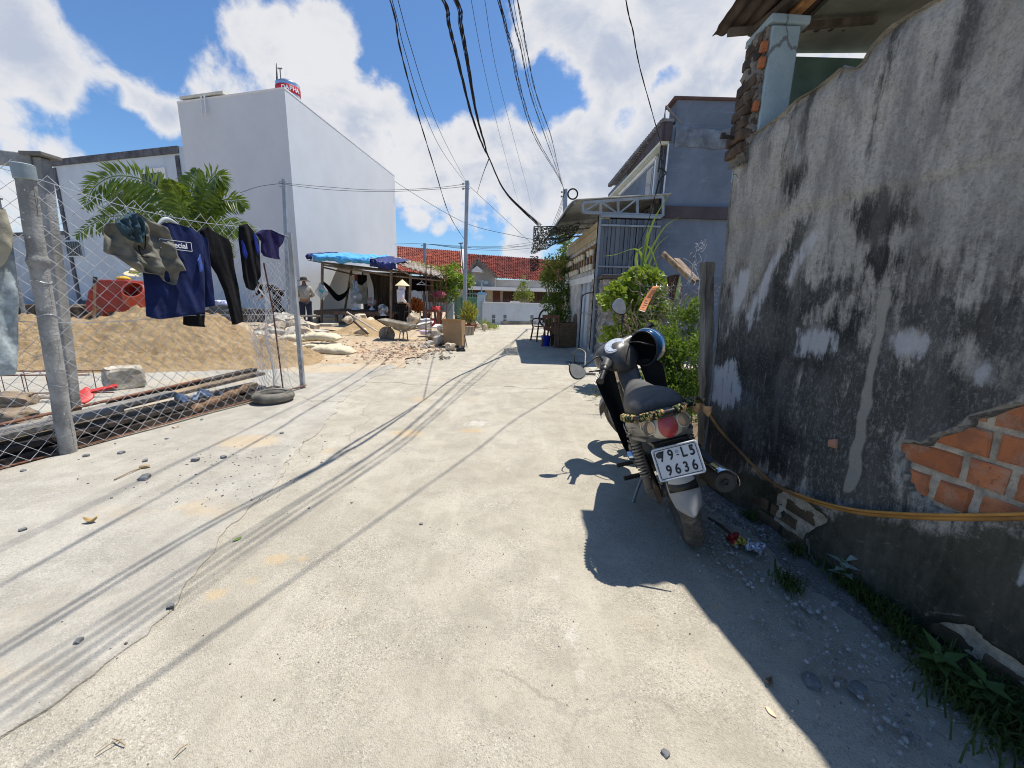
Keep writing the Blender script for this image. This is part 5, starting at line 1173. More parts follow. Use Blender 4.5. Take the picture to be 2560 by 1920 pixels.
mb = MB(); mb.loft([ring(.945, .82, .075, .04, 2.6), ring(.915, .78, .076, .05, 2.6), ring(.87, .70, .075, .065, 2.6), ring(.80, .60, .065, .06, 2.6), ring(.68, .50, .055, .05, 2.6), ring(.56, .52, .05, .06, 2.6), ring(.48, .58, .06, .06, 2.6)]); cen = bp('centre_cover', mb, M_gy, smooth=50)
mb = MB(); pts = [Vector((.80+.035*math.cos(k*.9)-.01*k, -.055-.012*k*.5, .70-.022*k+.01*math.sin(k*2))) for k in range(9)]; mb.tube(smooth_path(pts, 4), .007, 7)
for k in range(5): mb.lathe([(.012, -.003), (.017, 0), (.012, .003), (.009, 0), (.012, -.003)], 14, (.79-.012*k, -.06+.006*k, .705-.03*k), rotm(k*1.3, .8*k, 0))
bp('key_chain', mb, M_chr, smooth=50)
mb = MB(); mb.tube(smooth_path([Vector(p) for p in ((.86, .05, .64), (.80, .06, .61), (.785, .055, .63), (.80, .04, .645))], 5), .0035, 6); mb.bar((.80, .02, .61), (.70, .015, .49), .012, .006); mb.bar((.84, -.03, .60), (.76, .03, .58), .03, .012); bp('luggage_hook', mb, M_chr)
# steering: cowl, speedometer, bar, grips, levers, mirrors, fork, front mudguard
mb = MB(); mb.loft([ring(.855, .84, .06, .05, 2.2), ring(.865, .85, .092, .085, 2.3, top=.9), ring(.90, .865, .115, .105, 2.4, top=.9), ring(.96, .89, .128, .105, 2.4, top=.9), ring(1.03, .905, .128, .095, 2.3, top=.9), ring(1.10, .90, .10, .075, 2.2), ring(1.14, .88, .05, .04, 2.2)])
cow = bp('handlebar_cowl', mb, M_gy, steer=True, smooth=60)
mb = MB()
for sgn in (1, -1): mb.loft([ring(.955, .925, .02, .055, 2.4, yc=sgn*.09, n=18), ring(.95, .935, .02, .042, 2.4, yc=sgn*.16, n=18), ring(.935, .94, .014, .03, 2.4, yc=sgn*.21, n=18)]) if False else mb.tube([(.97, sgn*.07, .90), (.955, sgn*.13, .905), (.93, sgn*.185, .905)], [.07, .052, .03], 18)
bp('cowl_wing', mb, M_gy, cow, steer=True, smooth=60)
sn_ = Vector((-.55, 0, .83)).normalized(); sq = Matrix((Vector((0, -1, 0)), sn_.cross(Vector((0, -1, 0))), sn_)).transposed()
ctr = Vector((.925, 0, .972))
mb = MB(); ov = [(.078*math.cos(a)*(1-.12*math.sin(a)), .052*math.sin(a)) for a in [2*PI*k/40 for k in range(40)]]
mb.prism([(x*1.14, y*1.16) for x, y in ov], .014, ctr-sn_*.006, sq); spd = bp('speedometer', mb, mat('silver_bezel', (.52, .53, .54), .3, .1, 20, .5, bump=0), steer=True, smooth=40, bevel=.003)
mb = MB(); mb.prism(ov, .010, ctr+sn_*.0, sq); 
m, nt, b, co = newmat('dial_face'); c = mixc(nt, ramp(nt, noi(nt, co, 130, 4), .50, .60), (.50, .54, .60), (.26, .30, .36)); nt.links.new(c, b.inputs['Base Color']); b.inputs['Roughness'].default_value = .12; b.inputs['Coat Weight'].default_value = .6
bp('dial', mb, m, spd, steer=True, bevel=.002)
for sgn in (1, -1):
    mb = MB(); mb.tube([(.95, sgn*.15, .905), (.905, sgn*.23, .90)], .013, 12); mb.lathe([(0, -.03), (.028, -.03), (.03, .02), (.022, .03), (0, .03)], 16, (.925, sgn*.195, .90), frame_to(Vector((-.5, sgn, 0)))); hb = bp('handlebar', mb, M_bk, steer=True, smooth=50)
    mb = MB(); n = 22; pts = [Vector((.905-.060*k/n, sgn*(.23+.115*k/n), .90-.005*k/n)) for k in range(n+1)]; mb.tube(pts, [.0165+(.0015 if k % 2 else 0)+(.006 if k in (0, n) else 0) for k in range(n+1)], 14); bp('grip', mb, M_bk, hb, steer=True, smooth=30)
    mb = MB(); mb.tube(smooth_path([Vector(p) for p in ((.955, sgn*.19, .895), (.96, sgn*.23, .895), (.93, sgn*.31, .89), (.915, sgn*.35, .885))], 5), .0055, 8); bp('brake_lever', mb, M_steelB, hb, steer=True, smooth=60)
    # mirror
    st0 = Vector((.95, sgn*.145, .935)); tp = (Vector((.985, .30, 1.00)) if sgn > 0 else Vector((.93, -.27, 1.10)))
    mb = MB(); mb.tube(smooth_path([st0, st0+Vector((0, sgn*.01, .055)), st0+(tp-st0)*.55+Vector((0, sgn*.01, .03)), tp], 6), .0055, 8); mb.tube([st0-Vector((0, 0, .02)), st0+Vector((0, 0, .03))], [.018, .009], 10)
    mir = bp('mirror', mb, M_bk, steer=True, smooth=60)
    nb = Vector((-.93, -.02 if sgn > 0 else .30, .28)).normalized(); xx_ = nb.cross(Vector((0, 0, 1))).normalized(); yy_ = xx_.cross(nb)*-1; fq = Matrix((xx_, nb.cross(xx_), nb)).transposed()
    shp = [(.060*math.cos(a)*(1+.08*math.sin(a)), .051*math.sin(a)+.006*math.cos(2*a)) for a in [2*PI*k/36 for k in range(36)]]
    rz_ = Matrix.Rotation(R_(58 if sgn < 0 else 110), 2); shp = [tuple(rz_ @ Vector(q)) for q in shp]
    cc = tp+Vector((0, sgn*.045 if sgn > 0 else .012, .012 if sgn > 0 else .045))
    mb = MB(); mb.prism([(x*1.08, y*1.08) for x, y in shp], .016, cc-nb*.007, fq); bp('mirror_shell', mb, M_bk, mir, steer=True, smooth=40, bevel=.005)
    mb = MB(); mb.prism(shp, .004, cc+nb*.0012, fq); bp('mirror_glass', mb, mat('dusty_mirror', (.50, .51, .50), .22, .12, 30, .75, bump=0, dirt=(.42, .40, .36), da=.35, ds=12), mir, steer=True)
mb = MB()
for y in (.075, -.075): mb.tube([(1.22, y, .285), (1.03, y, .70)], .016, 12); mb.tube([(1.225, y, .26), (1.15, y, .44)], .024, 12)
mb.bar((1.05, -.09, .68), (1.05, .09, .68), .05, .03); bp('front_fork', mb, M_cast, steer=True, smooth=50)
mb = MB(); mb.grid(fend((1.22, 0, .285), .325, R_(20), R_(172), .058, .1), 12, 30); bp('front_mudguard', mb, M_fend, steer=True, smooth=60, solid=.004)
for sgn in (1, -1):
    mb = MB(); mb.tube(smooth_path([Vector(p) for p in ((.955, sgn*.20, .905), (1.02, sgn*.235, .93), (1.09, sgn*.17, .90), (1.10, sgn*.09, .84))], 6), .0045, 7); bp('control_cable', mb, M_bk, steer=True, smooth=60)
mb = MB(); mb.tube(smooth_path([Vector(p) for p in ((.44, .125, .36), (.40, .15, .44), (.30, .145, .47), (.2, .12, .48))], 6), .006, 7); mb.tube(smooth_path([Vector(p) for p in ((.50, .12, .40), (.55, .14, .47), (.58, .09, .52))], 6), .005, 7); bp('hose_line', mb, M_bk, smooth=60)
# ---------------- blue open-face helmet hung on the handlebar
hc = P(1622, 866, 2.86); hm = thing('helmet', 'shiny blue helmet with black lining hanging from the motorbike handlebar', 'helmet', tuple(hc))
apx = Vector((.62, .62, .10)).normalized(); hq = frame_to(apx)
mb = MB(); pr = [(.0, .105), (.04, .101), (.075, .085), (.102, .052), (.114, .0), (.112, -.05), (.104, -.085)]
def oval(mb): 
    mb.v = [tuple((hq @ Vector((p[0]*1.0, p[1]*1.15, p[2])))) for p in mb.v]; return mb
mb.lathe(pr, 40); oval(mb); mb.build('helmet_shell', mat('metallic_blue', (.012, .075, .20), .18, .2, 60, .3, bump=0, coat=1.0), hm, smooth=60, solid=.006)
mb = MB(); mb.lathe([(.0, .088), (.07, .070), (.096, .02), (.098, -.05), (.094, -.082)], 32); oval(mb); mb.build('helmet_lining', mat('black_lining', (.008, .008, .008), .9, .3, 30), hm, smooth=60)
mb = MB(); mb.tube([Vector((.106*math.cos(a), .122*math.sin(a), -.088)) for a in [2*PI*k/40 for k in range(40)]], .006, 8, closed=True); mb.v = [tuple(hq @ Vector(p)) for p in mb.v]; mb.build('helmet_rim', M_bk, hm, smooth=60)
mb = MB(); mb.tube([hq @ Vector((.115*math.cos(a), .135*math.sin(a)*1.0, -.03+.02*math.cos(2*a))) for a in [R_(-60)+R_(200)*k/24 for k in range(25)]], .004, 6); mb.build('helmet_stripe', mat('silver_stripe', (.5, .6, .7), .3), hm)
mb = MB(); mb.tube(smooth_path([hq @ Vector(p) for p in ((.095, .02, -.085), (.06, .05, -.15), (.0, .06, -.16), (-.06, .05, -.15), (-.09, .03, -.085))], 5), .005, 6); mb.build('chin_strap', M_bk, hm, smooth=60)
# ---------------- camouflage strap wound round the grab rail
cs = thing('camouflage_strap', 'camouflage cloth strap wound round the motorbike grab rail and tied to the wall', 'strap')
M_camo, nt, b, co = newmat('camo_cloth')
vo = nt.nodes.new('ShaderNodeTexVoronoi'); vo.inputs['Scale'].default_value = 75; nt.links.new(co, vo.inputs['Vector']); sp = nt.nodes.new('ShaderNodeSeparateColor'); nt.links.new(vo.outputs['Color'], sp.inputs[0])
c = mixc(nt, ramp(nt, sp.outputs[0], .35, .36), (.38, .30, .12), (.055, .09, .03)); c = mixc(nt, ramp(nt, sp.outputs[0], .66, .67), c, (.012, .014, .012)); c = mixc(nt, ramp(nt, sp.outputs[1], .85, .86), c, (.42, .24, .10)); nt.links.new(c, b.inputs['Base Color']); b.inputs['Roughness'].default_value = .9
def W3(p): return BM @ Vector(p)
N_ = len(rail)
for a, b_ in ((4, 15), (17, 24), (27, 31), (33, 43)):
    mb = MB(); pts = []; 
    for k in range((b_-a)*6):
        t = a+k/6; i = min(int(t), N_-2); p = rail[i].lerp(rail[i+1], t-i); d = (rail[i+1]-rail[i]).normalized(); e1 = d.orthogonal().normalized(); e2 = d.cross(e1); th = k*1.05
        pts.append(W3(p+(e1*math.cos(th)+e2*math.sin(th))*.013*(1+.2*nz(k, a, 0, .9))))
    mb.tube(pts, [.008*(1+.35*nz(k*.4, 3)) for k in range(len(pts))], 7); mb.build('strap_wrap', M_camo, cs, smooth=60)
e_ = P(1762, 1000, 2.42); s_ = W3(rail[40])
mb = MB(); pts = smooth_path([s_, s_.lerp(e_, .4)+Vector((0, 0, .015)), s_.lerp(e_, .75)+Vector((0, 0, -.01)), e_], 8); mb.tube(pts, [.011*(1+.5*nz(k*.6, 8)) for k in range(len(pts))], 8); mb.build('strap_tail', M_camo, cs, smooth=60)
for o_ in (Vector((.02, -.02, 0)), Vector((.07, -.03, -.01))):
    mb = MB(); q = s_+o_; mb.grid(lambda u, v: q+Vector((.045*(u-.5), -.02*math.sin(u*3), -.05*v*(1-abs(u-.5)))), 6, 6); mb.build('strap_end', mat('peach_cloth', (.55, .33, .16), .9, .3, 30), cs, smooth=1, solid=.002)
# ================================================================== LEFT: chain-link fence, washing, timber, sand
FA, FB = Vector((-3.40, 2.13, 0)), Vector((-2.63, 4.90, 0)); FD = (FB-FA).normalized(); FN = Vector((FD.y, -FD.x, 0))
def fpnt(s, z, d=0): return FA+FD*s+Vector((0, 0, z))+FN*d
def F(px, py, d=0.0):
    q = RP(px, py, FA+FN*d, FN)-FA; return q.dot(FD), q.z
FL = (FB-FA).length
fence = thing('chain_link_fence', 'galvanised chain link fence on a round concrete post, hung with washing', 'fence', tuple(FA))
def fpart(mb, name, m, **k):
    mb.v = [tuple(Vector(p)-FA) for p in mb.v]; return mb.build(name, m, fence, **k)
M_mesh = mat('fence_wire', (.60, .61, .62), .35, .2, 30, metal=.55, bump=0)
def zt_f(s): return 1.98-.10*s/FL+.02*math.sin(s*3)-(.05*math.exp(-((s-1.45)/.5)**2))
def chain(mb, pos, s0, s1, zt, p=.105, r=.0022, z0=.03, seed=0):
    n = int((s1-s0)/p*2)
    for i in range(0, n+1):
        pts = []; k = 0; z = z0
        top = zt(s0+i*p*.5)
        while z < top:
            s = s0+i*p*.5+(p*.5 if (k+i) % 2 else 0)
            if s0-.02 <= s <= s1+.02: pts.append(pos(s, z)+FN*(.0035 if (k+i) % 2 else -.0035))
            z += p*.5; k += 1
        if len(pts) > 2:
            pts[-1] = pts[-1]+Vector((0, 0, .01)); mb.tube(pts, r, 4, False)
def fpos(s, z): return fpnt(s, z, .035*math.sin(s*2.3+1)*math.sin(z*2.2)+.02*nz(s, z, 0, 2)-.02+.05*math.exp(-(z/.25)**2))
mb = MB(); chain(mb, fpos, -.63, FL, zt_f); fpart(mb, 'wire_mesh', M_mesh)
# doubled-up loose end of the mesh folded back by the end post
def f2(s, z): 
    t = s; return fpnt(FL-.62+t*.75, z, -.04-.16*math.sin(t*3.2)+.05*math.sin(z*5+t*4)*(.4+t))+Vector((.02*nz(s*3, z*3), .03*nz(z*3, s*3, 2), .03*nz(s*2, z*2, 5)))
mb = MB(); chain(mb, f2, 0, .8, lambda s: 1.80-.25*s, .092, .0021); 
def f3(s, z): return fpnt(FL-.30+s*.5, z, -.10-.20*math.sin(s*5)+.03*math.sin(z*7))
chain(mb, f3, 0, .5, lambda s: 1.45-.3*s, .085, .0021); fpart(mb, 'folded_mesh', M_mesh)
# far-left bay towards the camera
g1 = Vector((-3.19, 2.67, 0))
M_conc = mat('post_concrete', (.33, .325, .31), .9, .35, 5, bump=.7, bs=60, dirt=(.17, .16, .15), da=.6, ds=6)
mb = MB(); px_, py_ = -3.205, 2.715; LX = .11/1.93
def rpost(u, v):
    a = u*2*PI; r = (.047-.002*v)*(1+.05*nz(v*6, u*2))+.012*math.exp(-((v-.70)/.012)**2); return Vector((px_+.11*v+r*math.cos(a)+.006*nz(v*9, 1), py_+r*math.sin(a), 1.93*v))
mb.grid(rpost, 30, 110); mb.lathe([(0, 1.935), (.035, 1.935), (.045, 1.925)], 30, (px_+.11, py_, 0)); fpart(mb, 'round_post', M_conc, smooth=60)
mb = MB(); mb.lathe([(.048, 1.84), (.053, 1.845), (.055, 1.93), (.048, 1.935)], 30, (px_+.107, py_, 0)); fpart(mb, 'post_collar', mat('grey_plastic', (.26, .31, .33), .6, .15, 6, bump=.1), smooth=40)
mb = MB()
for z in (.16, .52, 1.0, 1.22, 1.345): mb.tube([Vector((px_+LX*z+.047*math.cos(a), py_+.047*math.sin(a), z+.01*math.sin(a*2+z*9))) for a in [2*PI*k/24 for k in range(24)]], .0022, 5, closed=True)
random.seed(3)
for k in range(46): z = random.uniform(.25, 1.8); a = random.uniform(-2.4, .6); r = .046-.001*z; mb.tube([(px_+LX*z+r*math.cos(a), py_+r*math.sin(a), z), (px_+LX*z+(r+.014)*math.cos(a), py_+(r+.014)*math.sin(a), z+random.uniform(-.004, .008))], .0022, 5)
fpart(mb, 'wirework', M_mesh)  # tie wires and their cut ends round the post, not netting
mb = MB(); mb.bar(fpnt(FL, 0), fpnt(FL, 1.87), .045, .045, (1, 0, 0)); fpart(mb, 'end_post', mat('galv_post', (.40, .41, .42), .5, .3, 6, .3, dirt=(.2, .18, .16), da=.5))
mb = MB(); mb.tube([fpnt(FL-.28, 0, -.02), fpnt(FL-.33, 1.0, -.01), fpnt(FL-.40, 1.5, 0)], .008, 6); fpart(mb, 'rusty_stake', mat('rust_bar', (.12, .05, .035), .8, .4, 20))
mb = MB(); mb.tube(smooth_path([fpnt(s, zt_f(s)-.07, .01) for s in (0, .6, 1.2, 1.8, 2.4, FL)], 6), .0028, 5); mb.tube(smooth_path([fpnt(s, .95+.02*math.sin(s*4), .01) for s in (.4, 1.0, 1.8, FL)], 5), .0025, 5); fpart(mb, 'line_wire', M_mesh)
sp2 = thing('square_post', 'square grey concrete post carrying a beam, behind the round fence post', 'post', (-3.57, 3.24, 0)); so3 = Vector((-3.57, 3.24, 0))
mb = MB(); mb.bar((-3.64, 3.17, 0), (-3.47, 3.17, 2.1), .075, .075, (0, 1, 0)); part(mb, 'shaft', M_conc, sp2, so3, bevel=.008)
mb = MB(); mb.box((-3.47, 3.17, 2.115), (.16, .14, .025)); part(mb, 'cap_plate', mat('old_board', (.20, .19, .17), .9), sp2, so3, bevel=.003)
mb = MB(); mb.bar((-3.5, 3.15, 2.07), (-5.1, 2.75, 2.13), .07, .09); part(mb, 'beam', M_conc, sp2, so3, bevel=.006)
mb = MB(); mb.tube([(-3.56, 3.16, 2.11), (-3.54, 3.1, 2.0), (-3.53, 3.09, 1.93)], .003, 5); part(mb, 'hook_wire', M_mesh, sp2, so3)
# ---------------- washing: each garment is built in the plane of the fence with real thickness and folds
def scan(poly, y):
    xs = []
    for (x0, y0), (x1, y1) in zip(poly, poly[1:]+poly[:1]):
        if (y0 <= y < y1) or (y1 <= y < y0): xs.append(x0+(x1-x0)*(y-y0)/(y1-y0))
    return (min(xs), max(xs)) if len(xs) > 1 else None
def cloth(name, poly, m, par, thick=.03, fold=.014, off=.05, nr=46, nc=30, seed=0, fdir=(9, 2.5), org=None):
    poly = [F(x, y, off) for x, y in poly]; zs_ = [p[1] for p in poly]; z0, z1 = min(zs_), max(zs_); rows = []
    for j in range(nr+1):
        z = z0+(z1-z0)*(.004+.992*j/nr); r = scan(poly, z)
        if r: rows.append((z, r))
    # close fabric: front sheet and back sheet meet along the outline
    for side in (1,):
        vs = []; fs = []; n = nc+1
        for sd_ in (1, -1):
            for z, (a, b_) in rows:
                for i in range(n):
                    t = i/nc; s = a+(b_-a)*t; e = math.sqrt(max(0, 1-(2*t-1)**2)); ee = min(1, e*1.6)
                    d = sd_*thick*.5*ee+fold*ee*(noise.noise(Vector((s*fdir[0], z*fdir[1], seed)))*1.4+.6*noise.noise(Vector((s*fdir[0]*2.6+z*4, z*fdir[1]*2, seed+4)))+.35*math.sin(s*fdir[0]*5+z*6+seed))
                    vs.append(fpnt(s, z, off+d)-(org or Vector((0, 0, 0))))
        R = len(rows); o2 = R*n
        for j in range(R-1):
            for i in range(nc): fs.append((j*n+i, j*n+i+1, (j+1)*n+i+1, (j+1)*n+i)); fs.append((o2+j*n+i, o2+(j+1)*n+i, o2+(j+1)*n+i+1, o2+j*n+i+1))
        for i in range(nc): fs.append((i, o2+i, o2+i+1, i+1)); k = (R-1)*n+i; fs.append((k, k+1, o2+k+1, o2+k))
        for j in range(R-1): fs.append((j*n, (j+1)*n, o2+(j+1)*n, o2+j*n)); k = j*n+nc; fs.append((k, o2+k, o2+k+n, k+n))
    q = MB(); q.add(vs, fs); return q.build(name, m, par, smooth=75, merge=False)
def Z1(L): return [(x/2.765, 350+y/2.765) for x, y in L]
def fabric(name, col, var=.2, sc=10, wv=220, rough=.9):
    m, nt, b, co = newmat(name)
    c = mixc(nt, ramp(nt, noi(nt, co, sc, 5), .35, .65), tuple(x*(1-var) for x in col), tuple(min(1, x*(1+var)) for x in col)); nt.links.new(c, b.inputs['Base Color'])
    b.inputs['Roughness'].default_value = rough; b.inputs['Sheen Weight'].default_value = .03; b.inputs['Specular IOR Level'].default_value = .1
    nt.links.new(bumpn(nt, noi(nt, co, wv, 3), .25, .004, bumpn(nt, noi(nt, mapv(nt, co, (1, 1, .5)), 16, 4, .6, .5), .35, .03)), b.inputs['Normal']); return m
Mnavy = fabric('navy_cotton', (.012, .020, .075)); Mblk = fabric('black_cotton', (.008, .008, .010)); Mgrey = fabric('grey_cotton', (.155, .15, .125)); Mteal = fabric('teal_cotton', (.035, .065, .085)); Mpurp = fabric('purple_cotton', (.022, .018, .075)); Mden = fabric('pale_denim', (.33, .38, .40), .25, 20); Mkhaki = fabric('khaki_cotton', (.36, .33, .25)); Mblue2 = fabric('royal_stripe', (.015, .03, .22))
o0 = fpnt(*F(430, 690), .05); shirt = thing('navy_shirt', 'navy blue long sleeved shirt lettered on its back, hung on the fence', 'shirt', tuple(o0))
cloth('shirt_body', Z1([(1070, 585), (1150, 572), (1215, 580), (1330, 612), (1392, 655), (1405, 760), (1412, 900), (1420, 1195), (1300, 1215), (1100, 1240), (1010, 1222), (1000, 1050), (985, 900), (990, 700)]), Mnavy, shirt, .035, .018, .055, 60, 40, 2, (7, 1.4), o0)
cloth('sleeve', Z1([(1380, 650), (1425, 690), (1440, 800), (1460, 960), (1470, 1060), (1478, 1148), (1425, 1158), (1412, 1000), (1390, 860), (1376, 760)]), Mnavy, shirt, .05, .014, .03, 40, 14, 5, (10, 1.5), o0)
cloth('cuff_lining', Z1([(1365, 830), (1385, 790), (1400, 860), (1402, 905), (1380, 915)]), fabric('blue_lining', (.07, .12, .40)), shirt, .012, .006, .10, 12, 8, 6, (20, 8), o0)
s_, z_ = F(*Z1([(1245, 731)])[0], .1); tR = Matrix((FD, Vector((0, 0, 1)), FN)).transposed()
txt('back_lettering', 'Special', .062, fpnt(s_-.028, z_, .106)-o0, tR, mat('white_print', (.75, .76, .78), .6, .05, 20, bump=0), shirt, .001, sx=1.0, bold=.001)
mb = MB(); cs_ = [fpnt(s_+a, z_+b_, .106)-o0 for a, b_ in ((-.16, -.036), (.092, -.036), (.092, .036), (-.16, .036))]
for a, b_ in zip(cs_, cs_[1:]+cs_[:1]): mb.bar(a, b_, .004, .002, FN)
mb.build('lettering_box', MATS['white_print'], shirt)
hp_ = [F(*q, .05) for q in Z1([(1100, 500), (1118, 490), (1138, 505), (1140, 540), (1150, 560)])]
hang = thing('clothes_hanger', 'pale grey plastic hanger holding the navy shirt on the fence top', 'hanger'); mb = MB(); mb.tube(smooth_path([fpnt(a, b_, .05) for a, b_ in hp_], 5), .0035, 6)
sh_ = [F(*q, .06) for q in Z1([(1080, 600), (1120, 560), (1150, 548), (1190, 562), (1230, 585)])]; mb.tube(smooth_path([fpnt(a, b_, .06) for a, b_ in sh_], 5), [.006+.014*math.sin(PI*k/20) for k in range(21)], 8); mb.build('hanger_body', mat('hanger_grey', (.42, .46, .47), .5, .1), hang, smooth=60)
o0 = fpnt(*F(360, 640), .05); gs = thing('grey_shorts', 'creased grey shorts draped over the fence top beside the navy shirt', 'shorts', tuple(o0))
cloth('shorts_cloth', Z1([(718, 600), (740, 575), (860, 560), (890, 515), (935, 500), (1010, 548), (1150, 605), (1200, 700), (1230, 800), (1278, 905), (1238, 905), (1228, 960), (1212, 1003), (1130, 972), (1098, 932), (960, 912), (890, 868), (790, 795), (735, 785), (714, 770)]), Mgrey, gs, .05, .05, .10, 70, 70, 9, (8, 9), o0)
mb = MB(); a = [F(*q, .16) for q in Z1([(1000, 600), (1010, 680), (1000, 760), (960, 730), (985, 800), (1030, 810)])]; mb.tube(smooth_path([fpnt(p, q, .155)-o0 for p, q in a], 5), .005, 6); mb.build('drawstring', Mblk, gs, smooth=60)
o0 = fpnt(*F(330, 570), .05); tc_ = thing('teal_cloth', 'crumpled dark teal cloth bunched on top of the grey shorts', 'cloth', tuple(o0))
cloth('cloth_bunch', Z1([(800, 575), (870, 520), (930, 498), (965, 540), (1002, 610), (988, 680), (962, 712), (900, 692), (840, 640)]), Mteal, tc_, .06, .035, .165, 50, 50, 12, (22, 13), o0)
o0 = fpnt(*F(560, 690), .05); bt = thing('black_trousers', 'black trousers hung by one leg on the fence beside the navy shirt', 'trousers', tuple(o0))
cloth('trouser_leg', Z1([(1378, 622), (1420, 600), (1500, 645), (1580, 688), (1600, 740), (1622, 900), (1645, 1010), (1662, 1130), (1682, 1255), (1606, 1278), (1575, 1150), (1545, 1040), (1500, 930), (1445, 850), (1400, 760)]), Mblk, bt, .045, .018, .02, 56, 24, 15, (8, 1.5), o0)
cloth('trouser_leg', Z1([(1275, 1100), (1415, 1100), (1418, 1200), (1412, 1293), (1340, 1290), (1268, 1283)]), Mblk, bt, .05, .01, -.02, 16, 16, 16, (8, 1.5), o0)
o0 = fpnt(*F(625, 640), .05); bg_ = thing('black_jersey', 'black sports jersey with blue side stripes dangling near the fence end', 'jersey', tuple(o0))
cloth('jersey_cloth', Z1([(1650, 592), (1700, 578), (1752, 628), (1792, 700), (1802, 940), (1752, 1042), (1705, 1020), (1680, 950), (1662, 800), (1648, 690)]), Mblk, bg_, .04, .018, .05, 44, 22, 18, (10, 1.5), o0)
cloth('side_stripe', Z1([(1668, 690), (1690, 720), (1712, 790), (1706, 822), (1680, 800)]), Mblue2, bg_, .012, .006, .092, 14, 8, 19, (9, 2), o0)
cloth('side_stripe', Z1([(1748, 640), (1775, 660), (1792, 760), (1780, 800), (1765, 740)]), Mblue2, bg_, .012, .006, .09, 14, 8, 20, (9, 2), o0)
o0 = fpnt(*F(680, 610), .05); ps = thing('purple_shorts', 'dark purple shorts pegged at the end of the fence top', 'shorts', tuple(o0))
cloth('shorts_cloth', Z1([(1762, 645), (1812, 618), (1872, 620), (1932, 652), (1972, 658), (1957, 712), (1926, 748), (1932, 826), (1832, 806), (1802, 772), (1808, 700)]), Mpurp, ps, .05, .014, .04, 34, 24, 22, (10, 2), o0)
def Z5(L): return [(x/2.073, 380+y/2.073) for x, y in L]
o0 = fpnt(*F(10, 760), .05); lt_ = thing('denim_trousers', 'pale denim and khaki trousers hanging left of the concrete fence post', 'trousers', tuple(o0))
cloth('denim_leg', Z5([(-140, 420), (60, 425), (76, 545), (88, 640), (95, 900), (96, 1000), (92, 1110), (70, 1152), (-20, 1165), (-140, 1160)]), Mden, lt_, .045, .026, .06, 50, 26, 25, (8, 3), o0)
cloth('waist_cloth', Z5([(-140, 280), (10, 295), (32, 315), (48, 390), (62, 425), (58, 500), (30, 570), (-20, 620), (-140, 640)]), Mkhaki, lt_, .06, .02, .115, 26, 20, 27, (9, 5), o0)
# ---------------- timber stacked along the inside of the fence
random.seed(11)
M_bd = [mat('board_tan', (.30, .22, .14), .9, .45, 5, streak=False, bump=.4, dirt=(.08, .06, .05), da=.6), mat('board_dark', (.055, .045, .04), .85, .5, 6, bump=.4, dirt=(.2, .15, .1), da=.4), mat('board_grey', (.22, .205, .185), .9, .4, 6, bump=.4, dirt=(.07, .06, .05), da=.5), mat('board_red', (.16, .075, .045), .85, .4, 8, bump=.3)]
BD = [(.05, 2.55, -.10, .03, .10, .055, 1, 'black plank lying lowest against the fence foot'), (-.6, 2.2, -.10, .09, .09, .04, 1, 'dark plank second from the bottom by the fence'), (.0, 2.5, -.24, .03, .12, .06, 1, 'wide black plank at the bottom of the timber pile'), (-.4, 2.45, -.26, .10, .10, .05, 0, 'tan squared timber in the middle of the timber pile'), (-.7, 1.6, -.36, .14, .13, .035, 2, 'grey plank on the left half of the timber pile'), (.4, 2.62, -.40, .15, .13, .035, 0, 'long tan plank topmost on the timber pile'), (1.2, 2.7, -.52, .18, .10, .05, 1, 'black beam sticking up at the right end of the timber pile'), (.7, 2.55, -.55, .12, .14, .04, 0, 'tan board at the back of the timber pile'), (-.9, 1.1, -.15, .16, .07, .04, 2, 'pale metal channel crossing the left end of the timber pile'), (-.9, 2.9, .0, .012, .03, .008, 3, 'thin rusty red strip lying outside the fence foot'), (.5, 2.0, -.46, .20, .05, .015, 3, 'thin rusty strip on top of the tan plank')]
for (s0, s1, d, z, w_, h, mi, lb) in BD:
    mb = MB(); a = fpnt(s0, z+random.uniform(-.01, .01), d); b_ = fpnt(s1, z+.03+random.uniform(-.01, .05), d+random.uniform(-.05, .05)); c_ = (a+b_)/2; mb.bar(a-c_, b_-c_, w_, h)
    o = mb.build('timber_plank', M_bd[mi], bevel=.004); o.location = c_; tag(o, lb, 'plank', 'timber stacked along the fence')
mb = MB(); pts = [fpnt(1.55+.02*k, .08+.003*k, -.05+.004*math.sin(k)) for k in range(30)]; mb.tube(pts, [.035+.008*math.sin(k*.7) for k in range(30)], 12); o = mb.build('rusty_mesh_roll', mat('rusty_mesh', (.24, .15, .09), .9, .6, 40, bump=1.2, bs=90)); tag(o, 'short roll of rusty mesh lying on the timber at the fence foot', 'mesh roll')
mb = MB(); mb.grid(lambda u, v: fpnt(1.55+.35*u, .15+.03*math.sin(u*9+v*4)+.06*fb(u*3, v*3, 1, 2), -.28+.18*v), 22, 14); o = mb.build('plastic_sheet', mat('pale_plastic', (.42, .50, .60), .3, .25, 9, bump=.2), smooth=1, solid=.003); tag(o, 'crumpled pale blue plastic sheet on the timber pile', 'plastic sheet')
g = P(215, 1020, 3.55); mb = MB(); mb.grid(lambda u, v: Vector((.16*(u-.5)*math.sin(PI*(.15+.8*v)), .0+.2*(v-.5), .02*math.sin(PI*u)+.012)), 14, 12); mb.bar((.05, .05, .02), (.22, .1, .03), .03, .02); o = mb.build('red_scoop', mat('red_plastic', (.55, .05, .045), .4, .1, 9, bump=.05), smooth=50, solid=.006); o.location = (g.x, g.y, max(.20, g.z)); o.rotation_euler = (.6, 0, .4); tag(o, 'flat red plastic scoop lying on the timber beside the fence post', 'scoop')
